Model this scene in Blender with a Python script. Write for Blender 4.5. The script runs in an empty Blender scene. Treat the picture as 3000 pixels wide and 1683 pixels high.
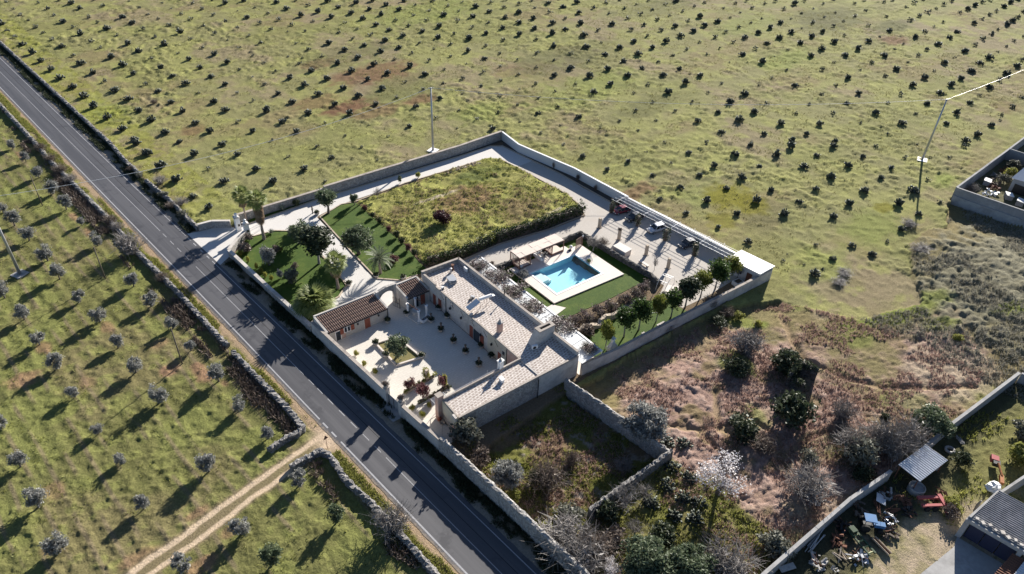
# Walled country estate seen from the air.  World X runs away from the road, world Y runs along the road, metres.
import bpy, math, random
import numpy as np
from mathutils import Matrix, Vector
R = math.radians
SC = bpy.context.scene
COL = SC.collection
random.seed(7)
rng = np.random.default_rng(11)

# ---------------------------------------------------------------- camera
cd = bpy.data.cameras.new('camera'); cam = bpy.data.objects.new('camera', cd); COL.objects.link(cam); SC.camera = cam
cd.sensor_width = 36; cd.sensor_fit = 'HORIZONTAL'; cd.lens = 36 * 2126 / 3000; cd.clip_start = 1; cd.clip_end = 6000
HEAD, PITCH, ROLL = R(45.2), R(36.83), R(2.39)
_f = Vector((math.cos(HEAD) * math.cos(PITCH), math.sin(HEAD) * math.cos(PITCH), -math.sin(PITCH)))
_r = Vector((math.sin(HEAD), -math.cos(HEAD), 0)); _u = _r.cross(_f)
_R = _r * math.cos(ROLL) + _u * math.sin(ROLL); _U = _u * math.cos(ROLL) - _r * math.sin(ROLL)
cam.matrix_world = Matrix(((_R.x, _U.x, -_f.x, 0), (_R.y, _U.y, -_f.y, 0), (_R.z, _U.z, -_f.z, 82), (0, 0, 0, 1)))

# ---------------------------------------------------------------- sky, sun, exposure
SUN_AZ, SUN_EL = R(20), R(22)
wd = bpy.data.worlds.new('World'); SC.world = wd; wd.use_nodes = True
_nt = wd.node_tree; _s = _nt.nodes.new('ShaderNodeTexSky'); _s.sky_type = 'NISHITA'; _s.sun_disc = False
_s.sun_elevation = SUN_EL; _s.sun_rotation = R(90) - SUN_AZ; _s.air_density = 0.65; _s.dust_density = 0.3; _s.ozone_density = 2.0
_nt.links.new(_s.outputs[0], _nt.nodes['Background'].inputs[0]); _nt.nodes['Background'].inputs[1].default_value = 0.058
sl = bpy.data.lights.new('sun', 'SUN'); sl.energy = 5.0; sl.angle = R(0.5); sl.color = (1.0, 0.94, 0.855)
so = bpy.data.objects.new('sun', sl); COL.objects.link(so)
_d = Vector((math.cos(SUN_AZ) * math.cos(SUN_EL), math.sin(SUN_AZ) * math.cos(SUN_EL), math.sin(SUN_EL)))
so.rotation_euler = _d.to_track_quat('Z', 'Y').to_euler(); so.location = (120, 120, 120)
vs = SC.view_settings; vs.view_transform = 'Standard'; vs.look = 'None'; vs.gamma = 1; vs.exposure = 1.32; vs.use_curve_mapping = False
SC.cycles.max_bounces = 6; SC.cycles.transparent_max_bounces = 12; SC.cycles.diffuse_bounces = 3

# ---------------------------------------------------------------- helpers
def tag(o, label=None, cat=None, group=None, kind=None):
    if label: o['label'] = label
    if cat: o['category'] = cat
    if group: o['group'] = group
    if kind: o['kind'] = kind
    return o
def thing(name, label, cat, loc, rz=0, group=None, sc=None):
    o = bpy.data.objects.new(name, None); COL.objects.link(o); o.empty_display_size = .3
    o.location = (loc[0], loc[1], loc[2] if len(loc) > 2 else 0); o.rotation_euler = (0, 0, rz)
    if sc: o.scale = (sc, sc, sc) if not isinstance(sc, tuple) else sc
    o['kind'] = 'thing'
    return tag(o, label, cat, group)
def link(name, me, parent=None, loc=None, rot=None, sc=None):
    o = bpy.data.objects.new(name, me); COL.objects.link(o)
    if parent: o.parent = parent
    if loc: o.location = loc
    if rot: o.rotation_euler = rot
    if sc: o.scale = sc
    return o
def np_mesh(name, V, F, mat=None, smooth=False):
    V = np.ascontiguousarray(V, dtype=np.float32); F = np.ascontiguousarray(F, dtype=np.int32)
    me = bpy.data.meshes.new(name); k = F.shape[1]
    me.vertices.add(len(V)); me.vertices.foreach_set('co', V.ravel())
    me.loops.add(F.size); me.loops.foreach_set('vertex_index', F.ravel())
    me.polygons.add(len(F)); me.polygons.foreach_set('loop_start', np.arange(0, F.size, k, dtype=np.int32))
    me.polygons.foreach_set('loop_total', np.full(len(F), k, dtype=np.int32))
    if smooth: me.polygons.foreach_set('use_smooth', np.ones(len(F), dtype=bool))
    me.update(calc_edges=True)
    if mat: me.materials.append(mat)
    return me
class MB:
    """collects shapes; build() links them as one mesh object"""
    def __init__(s): s.v = []; s.f = []
    def add(s, v, f):
        b = len(s.v); s.v += [tuple(p) for p in v]; s.f += [tuple(i + b for i in q) for q in f]; return s
    def box(s, c, d, rz=0, tilt=None):
        x, y, z = d[0] / 2, d[1] / 2, d[2] / 2
        P = [(-x, -y, -z), (x, -y, -z), (x, y, -z), (-x, y, -z), (-x, -y, z), (x, -y, z), (x, y, z), (-x, y, z)]
        M = Matrix.Rotation(rz, 3, 'Z')
        if tilt: M = M @ Matrix.Rotation(tilt[0], 3, 'X') @ Matrix.Rotation(tilt[1], 3, 'Y')
        P = [M @ Vector(p) + Vector(c) for p in P]
        return s.add(P, [(3, 2, 1, 0), (4, 5, 6, 7), (0, 1, 5, 4), (1, 2, 6, 5), (2, 3, 7, 6), (3, 0, 4, 7)])
    def bx(s, x0, x1, y0, y1, z0, z1): return s.box(((x0 + x1) / 2, (y0 + y1) / 2, (z0 + z1) / 2), (x1 - x0, y1 - y0, z1 - z0))
    def prism(s, poly, z0, z1, top=None):
        n = len(poly); a = sum(poly[i][0] * poly[(i + 1) % n][1] - poly[(i + 1) % n][0] * poly[i][1] for i in range(n))
        if a < 0: poly = poly[::-1]; top = top[::-1] if top else None
        t = top or poly
        P = [(p[0], p[1], z0 if len(p) < 3 else p[2]) for p in poly] + [(p[0], p[1], z1 if len(p) < 3 else p[2]) for p in t]
        return s.add(P, [tuple(range(n))[::-1], tuple(range(n, 2 * n))] + [(i, (i + 1) % n, n + (i + 1) % n, n + i) for i in range(n)])
    def tube(s, p0, p1, r0, r1=None, n=8, cap=True):
        r1 = r0 if r1 is None else r1; p0 = Vector(p0); p1 = Vector(p1); d = (p1 - p0).normalized()
        a = d.orthogonal().normalized(); b = d.cross(a); P = []
        for p, r in ((p0, r0), (p1, r1)):
            P += [p + (a * math.cos(2 * math.pi * i / n) + b * math.sin(2 * math.pi * i / n)) * r for i in range(n)]
        F = [(i, (i + 1) % n, n + (i + 1) % n, n + i) for i in range(n)]
        if cap: F += [tuple(range(n))[::-1], tuple(range(n, 2 * n))]
        return s.add(P, F)
    def path(s, pts, rs, n=6):
        for i in range(len(pts) - 1): s.tube(pts[i], pts[i + 1], rs[i], rs[i + 1], n)
        return s
    def lathe(s, prof, c=(0, 0, 0), n=12):
        P = []; m = len(prof)
        for r, z in prof: P += [(c[0] + r * math.cos(2 * math.pi * i / n), c[1] + r * math.sin(2 * math.pi * i / n), c[2] + z) for i in range(n)]
        F = [(j * n + i, j * n + (i + 1) % n, (j + 1) * n + (i + 1) % n, (j + 1) * n + i) for j in range(m - 1) for i in range(n)]
        F += [tuple(range(n))[::-1], tuple((m - 1) * n + i for i in range(n))]
        return s.add(P, F)
    def blob(s, c, r, seed=0, amp=.2, nu=10, nv=7):
        rg = random.Random(seed); P = []; rx, ry, rz = r if isinstance(r, tuple) else (r, r, r)
        ph = [rg.uniform(0, 6.28) for _ in range(6)]
        for j in range(nv + 1):
            t = math.pi * j / nv
            for i in range(nu):
                a = 2 * math.pi * i / nu
                k = 1 + amp * (math.sin(2 * a + ph[0] + t) * .4 + math.sin(3 * a + ph[1] + 2 * t) * .4 + math.sin(4 * t + ph[2] + a) * .4) + rg.uniform(-amp, amp) * .4
                P.append((c[0] + rx * k * math.sin(t) * math.cos(a), c[1] + ry * k * math.sin(t) * math.sin(a), c[2] - rz * k * math.cos(t)))
        F = [(j * nu + i, j * nu + (i + 1) % nu, (j + 1) * nu + (i + 1) % nu, (j + 1) * nu + i) for j in range(nv) for i in range(nu)]
        return s.add(P, F)
    def mesh(s, name, mat, o=(0, 0, 0), smooth=False):
        me = bpy.data.meshes.new(name)
        me.from_pydata([(p[0] - o[0], p[1] - o[1], p[2] - (o[2] if len(o) > 2 else 0)) for p in s.v], [], s.f)
        if mat: me.materials.append(mat)
        if smooth: me.polygons.foreach_set('use_smooth', [True] * len(me.polygons))
        return me
    def build(s, name, mat, parent=None, smooth=False, label=None):
        o = (0, 0, 0)
        p = parent
        while p is not None: o = tuple(a + b for a, b in zip(o, p.location)); p = p.parent
        ob = link(name, s.mesh(name, mat, o if s.plan else (0, 0, 0), smooth), parent)
        if label: ob['label'] = label
        return ob
    plan = True          # vertices given in plan metres (False: in the parent's own frame)
def LMB():
    m = MB(); m.plan = False; return m

# ---------------------------------------------------------------- procedural materials
def _base(name):
    m = bpy.data.materials.new(name); m.use_nodes = True
    return m, m.node_tree, m.node_tree.nodes, m.node_tree.links, m.node_tree.nodes['Principled BSDF']
def _mix(nt, fac, a, b, mode='MIX'):
    n = nt.nodes.new('ShaderNodeMix'); n.data_type = 'RGBA'; n.blend_type = mode
    for sock, val in ((n.inputs['Factor'], fac), (n.inputs[6], a), (n.inputs[7], b)):
        if isinstance(val, (int, float)): sock.default_value = val
        elif isinstance(val, tuple): sock.default_value = (*val[:3], 1)
        else: nt.links.new(val, sock)
    return n.outputs[2]
def _noise(nt, scale, detail=5, rough=.6, vec=None, dist=0):
    n = nt.nodes.new('ShaderNodeTexNoise'); n.inputs['Scale'].default_value = scale; n.inputs['Detail'].default_value = detail
    n.inputs['Roughness'].default_value = rough; n.inputs['Distortion'].default_value = dist
    if vec: nt.links.new(vec, n.inputs['Vector'])
    return n.outputs[0]
def _ramp(nt, fac, p0, p1, c0=(0, 0, 0), c1=(1, 1, 1)):
    n = nt.nodes.new('ShaderNodeValToRGB'); n.color_ramp.elements[0].position = p0; n.color_ramp.elements[1].position = p1
    n.color_ramp.elements[0].color = (*c0, 1); n.color_ramp.elements[1].color = (*c1, 1); nt.links.new(fac, n.inputs[0]); return n.outputs[0]
def _bump(nt, bs, h, strength, dist=.1):
    n = nt.nodes.new('ShaderNodeBump'); n.inputs['Strength'].default_value = strength; n.inputs['Distance'].default_value = dist
    nt.links.new(h, n.inputs['Height']); nt.links.new(n.outputs[0], bs.inputs['Normal']); return n
def _pos(nt):
    g = nt.nodes.new('ShaderNodeNewGeometry'); return g.outputs['Position']
def pm(name, c1, c2, scale=1.5, rough=.85, bump=.3, bscale=6, bdist=.05, stain=None, sscale=.25, spec=.25, metal=0):
    m, nt, N, L, bs = _base(name); P = _pos(nt)
    col = _mix(nt, _ramp(nt, _noise(nt, scale, 6, .65, P), .3, .7), c1, c2)
    if stain: col = _mix(nt, _ramp(nt, _noise(nt, sscale, 5, .7, P), .48, .68), col, stain)
    L.new(col, bs.inputs['Base Color']); bs.inputs['Roughness'].default_value = rough; bs.inputs['Specular IOR Level'].default_value = spec
    bs.inputs['Metallic'].default_value = metal
    if bump: _bump(nt, bs, _noise(nt, bscale, 5, .65, P), bump, bdist)
    return m
def leaf(name, c1, c2, trans=.35, c3=None):
    """foliage: every leaf its own tone, some light passing through"""
    m, nt, N, L, bs = _base(name); g = N.new('ShaderNodeNewGeometry')
    col = _mix(nt, g.outputs['Random Per Island'], c1, c2)
    if c3: col = _mix(nt, _ramp(nt, _noise(nt, .9, 3, .6, g.outputs['Position']), .45, .65), col, c3)
    L.new(col, bs.inputs['Base Color']); bs.inputs['Roughness'].default_value = .55; bs.inputs['Specular IOR Level'].default_value = .25
    t = N.new('ShaderNodeBsdfTranslucent'); L.new(col, t.inputs['Color'])
    x = N.new('ShaderNodeMixShader'); x.inputs[0].default_value = trans
    L.new(bs.outputs[0], x.inputs[1]); L.new(t.outputs[0], x.inputs[2]); L.new(x.outputs[0], N['Material Output'].inputs['Surface'])
    return m
def stone(name, c1, c2, joint, scale=3.0, bump=.8, patch=None):
    """rubble masonry: irregular stones in joints"""
    m, nt, N, L, bs = _base(name); P = _pos(nt)
    v = N.new('ShaderNodeTexVoronoi'); v.inputs['Scale'].default_value = scale; L.new(P, v.inputs['Vector'])
    v2 = N.new('ShaderNodeTexVoronoi'); v2.feature = 'DISTANCE_TO_EDGE'; v2.inputs['Scale'].default_value = scale; L.new(P, v2.inputs['Vector'])
    sx = N.new('ShaderNodeSeparateColor'); L.new(v.outputs['Color'], sx.inputs[0])
    col = _mix(nt, sx.outputs[0], c1, c2)
    col = _mix(nt, _ramp(nt, _noise(nt, 7, 4, .6, P), .35, .75), col, joint)
    if patch: col = _mix(nt, _ramp(nt, _noise(nt, .45, 5, .7, P), .5, .62), col, patch)
    e = _ramp(nt, v2.outputs[0], 0, .09); col = _mix(nt, e, joint, col)
    L.new(col, bs.inputs['Base Color']); bs.inputs['Roughness'].default_value = .95; bs.inputs['Specular IOR Level'].default_value = .1
    _bump(nt, bs, e, bump, .08); return m
def bricks(name, c1, c2, mortar, bw, bh, ang=0, mort=.04, stain=None, bump=.5, vert=False):
    """coursed blocks or paving slabs"""
    m, nt, N, L, bs = _base(name)
    mp = N.new('ShaderNodeMapping'); mp.inputs['Rotation'].default_value = (R(90) if vert else 0, 0, ang); P = _pos(nt)
    if vert:
        sp = N.new('ShaderNodeSeparateXYZ'); L.new(P, sp.inputs[0]); ad = N.new('ShaderNodeMath'); L.new(sp.outputs[0], ad.inputs[0]); L.new(sp.outputs[1], ad.inputs[1])
        cb = N.new('ShaderNodeCombineXYZ'); L.new(ad.outputs[0], cb.inputs[0]); L.new(sp.outputs[2], cb.inputs[1]); vec = cb.outputs[0]
    else: L.new(P, mp.inputs[0]); vec = mp.outputs[0]
    b = N.new('ShaderNodeTexBrick'); L.new(vec, b.inputs['Vector']); b.inputs['Scale'].default_value = 1
    b.inputs['Brick Width'].default_value = bw; b.inputs['Row Height'].default_value = bh; b.inputs['Mortar Size'].default_value = mort; b.inputs['Mortar Smooth'].default_value = .3
    b.inputs['Bias'].default_value = 0; b.inputs['Color1'].default_value = (*c1, 1); b.inputs['Color2'].default_value = (*c2, 1); b.inputs['Mortar'].default_value = (*mortar, 1)
    col = _mix(nt, _ramp(nt, _noise(nt, 3, 5, .7, P), .3, .8), b.outputs[0], tuple(.75 * x for x in c1))
    if stain: col = _mix(nt, _ramp(nt, _noise(nt, .35, 5, .7, P), .45, .7), col, stain)
    L.new(col, bs.inputs['Base Color']); bs.inputs['Roughness'].default_value = .9; bs.inputs['Specular IOR Level'].default_value = .15
    _bump(nt, bs, b.outputs['Fac'], -bump, .03); return m
def plain(name, c, rough=.4, metal=0, spec=.5, coat=0):
    m, nt, N, L, bs = _base(name); col = _mix(nt, _ramp(nt, _noise(nt, 4, 4, .6, _pos(nt)), .35, .7), c, tuple(.85 * x for x in c))
    L.new(col, bs.inputs['Base Color']); bs.inputs['Roughness'].default_value = rough; bs.inputs['Metallic'].default_value = metal
    bs.inputs['Specular IOR Level'].default_value = spec; bs.inputs['Coat Weight'].default_value = coat; return m

M = {}
M['asphalt'] = pm('asphalt', (.058, .058, .065), (.080, .080, .088), 14, .58, .12, 40, .01, (.068, .068, .075), .3, .5)
def asphalt_mat():
    m, nt, N, L, bs = _base('asphalt'); P = _pos(nt); mp = N.new('ShaderNodeMapping'); mp.inputs['Scale'].default_value = (.9, .03, 1); L.new(P, mp.inputs[0])
    col = _mix(nt, _ramp(nt, _noise(nt, 18, 5, .7, P), .3, .7), (.046, .046, .052), (.064, .064, .071))
    col = _mix(nt, _ramp(nt, _noise(nt, 1.0, 4, .6, mp.outputs[0]), .42, .62), col, (.080, .079, .085))      # lanes polished by tyres
    col = _mix(nt, _ramp(nt, _noise(nt, .22, 5, .7, P), .56, .64), col, (.044, .044, .050))                   # old patches
    sp = N.new('ShaderNodeSeparateXYZ'); L.new(P, sp.inputs[0]); mr = N.new('ShaderNodeMapRange'); mr.inputs[1].default_value = 33.1; mr.inputs[2].default_value = 31.8; L.new(sp.outputs[0], mr.inputs[0])
    mu = N.new('ShaderNodeMath'); mu.operation = 'MULTIPLY'; L.new(mr.outputs[0], mu.inputs[0]); L.new(_noise(nt, 2.2, 5, .7, P), mu.inputs[1])
    col = _mix(nt, _ramp(nt, mu.outputs[0], .28, .5), col, (.20, .16, .12))                                   # dust blown in from the verge
    L.new(col, bs.inputs['Base Color']); bs.inputs['Roughness'].default_value = .62; bs.inputs['Specular IOR Level'].default_value = .45; _bump(nt, bs, _noise(nt, 40, 4, .6, P), .12, .01); return m
M['asphalt'] = asphalt_mat()
M['line'] = pm('road_paint', (.42, .42, .43), (.24, .24, .25), 9, .7, 0)
M['gravel'] = pm('white_gravel', (.62, .60, .57), (.50, .48, .455), 5, .95, .25, 25, .02, (.55, .525, .49), .3)
M['parking'] = pm('car_park_gravel', (.50, .465, .42), (.38, .35, .315), 4, .95, .4, 16, .03, (.43, .39, .345), .35)
M['court'] = bricks('courtyard_paving', (.68, .64, .575), (.62, .585, .525), (.48, .445, .39), .9, .45, R(5), .03, (.57, .53, .465), .2)
M['deck'] = pm('limestone_deck', (.66, .595, .535), (.60, .54, .48), 1.2, .75, .06, 30, .01, (.60, .55, .50), .3)
M['roofpav'] = bricks('roof_slabs', (.33, .275, .24), (.46, .40, .36), (.74, .69, .64), .66, .46, R(-5), .1, None, .25)
M['limew'] = pm('limewashed_stone', (.58, .545, .50), (.44, .405, .37), 2.2, .92, .35, 7, .05, (.33, .305, .28), .35)
M['ashlar'] = bricks('coursed_limestone', (.50, .46, .41), (.58, .54, .49), (.34, .31, .28), .55, .27, 0, .02, (.42, .385, .34), .5, True)
M['pinkpl'] = pm('pink_plaster', (.52, .33, .27), (.44, .30, .25), 1.5, .9, .1, 12, .02, (.50, .42, .36), .5)
M['yelpl'] = pm('cream_plaster', (.55, .50, .38), (.48, .43, .33), 1.5, .9, .1, 12, .02, (.42, .38, .31), .5)
M['copping'] = pm('coping_stone', (.42, .37, .32), (.31, .275, .245), 3, .92, .4, 10, .03, (.24, .21, .19), .6)
M['greystone'] = stone('grey_rubble', (.29, .28, .265), (.55, .53, .50), (.24, .225, .21), 2.4, .9, (.42, .395, .365))
M['drystone'] = stone('dry_stone', (.25, .24, .235), (.42, .405, .39), (.10, .095, .09), 3.4, 1.0)
M['darkstone'] = stone('dark_dry_stone', (.13, .125, .12), (.24, .23, .22), (.05, .048, .045), 3.0, 1.0)
M['concrete'] = pm('concrete', (.38, .375, .365), (.30, .295, .29), 1.1, .9, .2, 12, .02, (.24, .235, .23), .3)
M['greyrender'] = pm('grey_cement_wall', (.27, .27, .275), (.22, .22, .225), .8, .9, .15, 14, .02, (.33, .33, .325), .35)
M['whitewall'] = bricks('white_block_wall', (.68, .675, .665), (.62, .615, .605), (.50, .495, .48), .5, .25, 0, .02, (.55, .545, .53), .2, True)
M['white'] = pm('white_paint', (.80, .79, .77), (.72, .71, .69), 1.5, .6, .05, 10, .01, None)
M['poly'] = pm('milky_roof_sheet', (.56, .58, .59), (.46, .48, .49), .7, .45, .05, 6, .01, (.40, .41, .41), .5)
M['terracotta'] = pm('terracotta', (.29, .195, .16), (.185, .125, .105), 3, .85, .2, 15, .02, (.22, .15, .12), .8)
M['rust'] = pm('rusty_steel', (.19, .085, .05), (.11, .055, .04), 4, .85, .2, 14, .01)
M['door'] = plain('red_brown_wood', (.25, .065, .035), .55)
M['pgwood'] = plain('pergola_wood', (.22, .115, .085), .6)
M['cream'] = pm('cream_canvas', (.68, .575, .50), (.62, .52, .45), 2, .85, .05, 8, .01, (.60, .53, .47), .8)
M['bark'] = pm('bark', (.16, .13, .105), (.10, .083, .07), 5, .95, .5, 14, .03)
M['greybark'] = pm('grey_bark', (.27, .255, .24), (.18, .17, .16), 5, .95, .3, 14, .02)
M['palmbark'] = pm('palm_trunk', (.36, .29, .24), (.25, .20, .165), 4, .95, .5, 9, .04)
M['dirtywhite'] = pm('dirty_white', (.42, .41, .39), (.27, .26, .245), 2.5, .8, .2, 9, .02)
M['steel'] = plain('galvanised_steel', (.45, .46, .48), .45, .6)
M['whitesteel'] = plain('white_steel', (.74, .74, .74), .4, .1)
M['black'] = plain('black_iron', (.02, .02, .022), .5, .3)
M['glass'] = plain('dark_glass', (.02, .026, .034), .06, 0, .8)
M['rubber'] = plain('rubber', (.02, .02, .02), .8, 0, .3)
M['skylightgrey'] = plain('tin_sheet', (.66, .68, .70), .45, .25)
M['soil'] = pm('brown_soil', (.19, .125, .085), (.13, .09, .062), 2.5, .95, .5, 9, .05)
M['bedsoil'] = pm('dark_bed_soil', (.11, .09, .072), (.075, .062, .05), 2.5, .95, .5, 9, .05)
M['kerb'] = pm('tufa_kerb', (.48, .40, .31), (.36, .30, .235), 3, .9, .3, 9, .03)
M['lawn'] = pm('mown_lawn', (.050, .092, .007), (.032, .064, .005), 2.2, .9, .5, 16, .06, (.078, .112, .014), .35)
# foliage
M['olive'] = leaf('olive_leaves', (.175, .178, .165), (.30, .30, .285), .3)
M['greybush'] = leaf('grey_bush_leaves', (.095, .10, .075), (.185, .185, .15), .25)
M['olivegreen'] = leaf('olive_leaves_green', (.07, .10, .055), (.15, .18, .105), .3)
M['citrus'] = leaf('glossy_tree_leaves', (.028, .055, .014), (.075, .12, .03), .35)
M['citrusy'] = leaf('yellowish_tree_leaves', (.09, .115, .022), (.20, .21, .045), .4)
M['hedge'] = leaf('hedge_leaves', (.014, .028, .008), (.05, .075, .022), .25)
M['dark'] = leaf('dark_shrub_leaves', (.028, .04, .02), (.07, .085, .045), .25)
M['silver'] = leaf('silver_shrub_leaves', (.17, .175, .17), (.27, .27, .265), .25)
M['greytwig'] = leaf('grey_twigs', (.17, .155, .145), (.27, .25, .235), .1)
M['browntwig'] = leaf('brown_twigs', (.12, .092, .075), (.20, .16, .13), .1)
M['boug'] = leaf('faded_bougainvillea', (.10, .07, .07), (.23, .19, .185), .3, (.085, .085, .06))
M['boug_red'] = leaf('red_bougainvillea', (.10, .03, .035), (.19, .10, .10), .3)
M['burg'] = leaf('burgundy_leaves', (.035, .012, .016), (.075, .03, .035), .3)
M['palmleaf'] = leaf('palm_leaves', (.12, .155, .045), (.27, .30, .11), .4)
M['datepalm'] = leaf('date_palm_leaves', (.11, .135, .075), (.22, .25, .16), .3)
M['palmdead'] = leaf('dead_palm_leaves', (.17, .11, .065), (.28, .20, .13), .25)
M['pear'] = leaf('cactus_pads', (.055, .067, .054), (.165, .18, .145), .08)
M['agave'] = leaf('agave_leaves', (.15, .18, .14), (.26, .28, .22), .1)
M['blossom'] = leaf('white_blossom', (.60, .56, .56), (.78, .75, .75), .3)
M['fieldgrass'] = leaf('field_grass_blades', (.19, .175, .07), (.32, .30, .13), .4)
M['bramble'] = leaf('bramble_stems', (.22, .205, .16), (.34, .32, .26), .2)
M['weed'] = leaf('green_weeds', (.15, .165, .04), (.30, .30, .09), .45)
M['dryweed'] = leaf('dry_weeds', (.23, .175, .105), (.36, .29, .185), .3)
M['fern'] = leaf('dead_bracken', (.25, .16, .13), (.42, .30, .255), .3)
M['yellowplant'] = leaf('yellow_green_leaves', (.17, .18, .035), (.33, .32, .08), .4)
# ---------------------------------------------------------------- noise on arrays
def _h(ix, iy, sd):
    a = (ix.astype(np.int64) * 374761393 + iy.astype(np.int64) * 668265263 + sd * 982451653) & 0x7fffffff
    a = ((a ^ (a >> 13)) * 1274126177) & 0x7fffffff
    return ((a ^ (a >> 16)) & 0xffffff) / float(0xffffff)
def vn(x, y, sd=0):
    ix = np.floor(x); iy = np.floor(y); fx = x - ix; fy = y - iy; fx = fx * fx * (3 - 2 * fx); fy = fy * fy * (3 - 2 * fy)
    a = _h(ix, iy, sd); b = _h(ix + 1, iy, sd); c = _h(ix, iy + 1, sd); d = _h(ix + 1, iy + 1, sd)
    return (a + (b - a) * fx) * (1 - fy) + (c + (d - c) * fx) * fy
def fbm(x, y, o=4, sd=0):
    t = 0; a = .5; s = 0
    for i in range(o): t = t + a * vn(x, y, sd + i * 17); s += a; a *= .5; x = x * 2.03 + 5.1; y = y * 2.03 + 1.7
    return t / s
def worley(x, y, sd=0):
    ix = np.floor(x); iy = np.floor(y); f = np.full(x.shape, 9.); idv = np.zeros(x.shape)
    for dx in (-1, 0, 1):
        for dy in (-1, 0, 1):
            cx = ix + dx; cy = iy + dy; px = cx + .1 + .8 * _h(cx, cy, sd); py = cy + .1 + .8 * _h(cx, cy, sd + 5)
            d = (x - px) ** 2 + (y - py) ** 2; m = d < f; f = np.where(m, d, f); idv = np.where(m, _h(cx, cy, sd + 9), idv)
    return np.sqrt(f), idv
def inside(x, y, poly):
    r = np.zeros(x.shape, bool); n = len(poly)
    for i in range(n):
        x0, y0 = poly[i]; x1, y1 = poly[(i + 1) % n]
        if y0 == y1: continue
        r ^= ((y0 > y) != (y1 > y)) & (x < (x1 - x0) * (y - y0) / (y1 - y0) + x0)
    return r
def ss(a, b, x): t = np.clip((x - a) / (b - a), 0, 1); return t * t * (3 - 2 * t)
def spot(x, y, cx, cy, rx, ry, ang=0, sd=3):
    r = np.zeros(x.shape); k = 1.7 * max(rx, ry); m = (np.abs(x - cx) < k) & (np.abs(y - cy) < k)
    if m.any(): r[m] = _spot(x[m], y[m], cx, cy, rx, ry, ang, sd)
    return r
def _spot(x, y, cx, cy, rx, ry, ang, sd):
    dx = x - cx; dy = y - cy; c, s = math.cos(ang), math.sin(ang)
    d = np.sqrt(((dx * c + dy * s) / rx) ** 2 + ((-dx * s + dy * c) / ry) ** 2) + (fbm(x * .5, y * .5, 3, sd) - .5) * .9
    return 1 - ss(.55, 1.15, d)

COMPOUND = [(42.2, 52), (42.2, 133.5), (44.6, 132.9), (47.4, 130.8), (48.5, 131.5), (68.8, 129.6), (118.8, 125.8), (117.2, 46.5), (76.4, 51.2), (69, 52)]
MEADOW = [(72.4, 122.6), (100.8, 121), (108.4, 120.2), (110.9, 117.6), (111.2, 112), (111, 95), (109, 89.6), (106.8, 86.8), (97, 88.6), (85, 91), (76, 91.2), (69.3, 94.3), (70.8, 103)]
SPLOT = [(42.4, 33.4), (42.4, 55), (60.5, 54.2), (65.5, 53.5), (65.6, 32.8), (49.5, 33.6)]
YARD = [(40, 14.6), (59.1, 13.1), (77, 11.3), (101.7, 7.2), (122.2, 4.2), (123, -60), (20, -60)]
NEYARD = [(178.9, 35.4), (222, 34), (330, 30), (330, -20), (180, -20)]
def edge_field(x): return np.interp(x, [40, 66, 76, 100, 112, 118, 131, 142, 151, 165, 178, 400], [52, 52, 51, 48, 42, 29.5, 23, 29, 34.5, 31.5, 35, 33])

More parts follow.
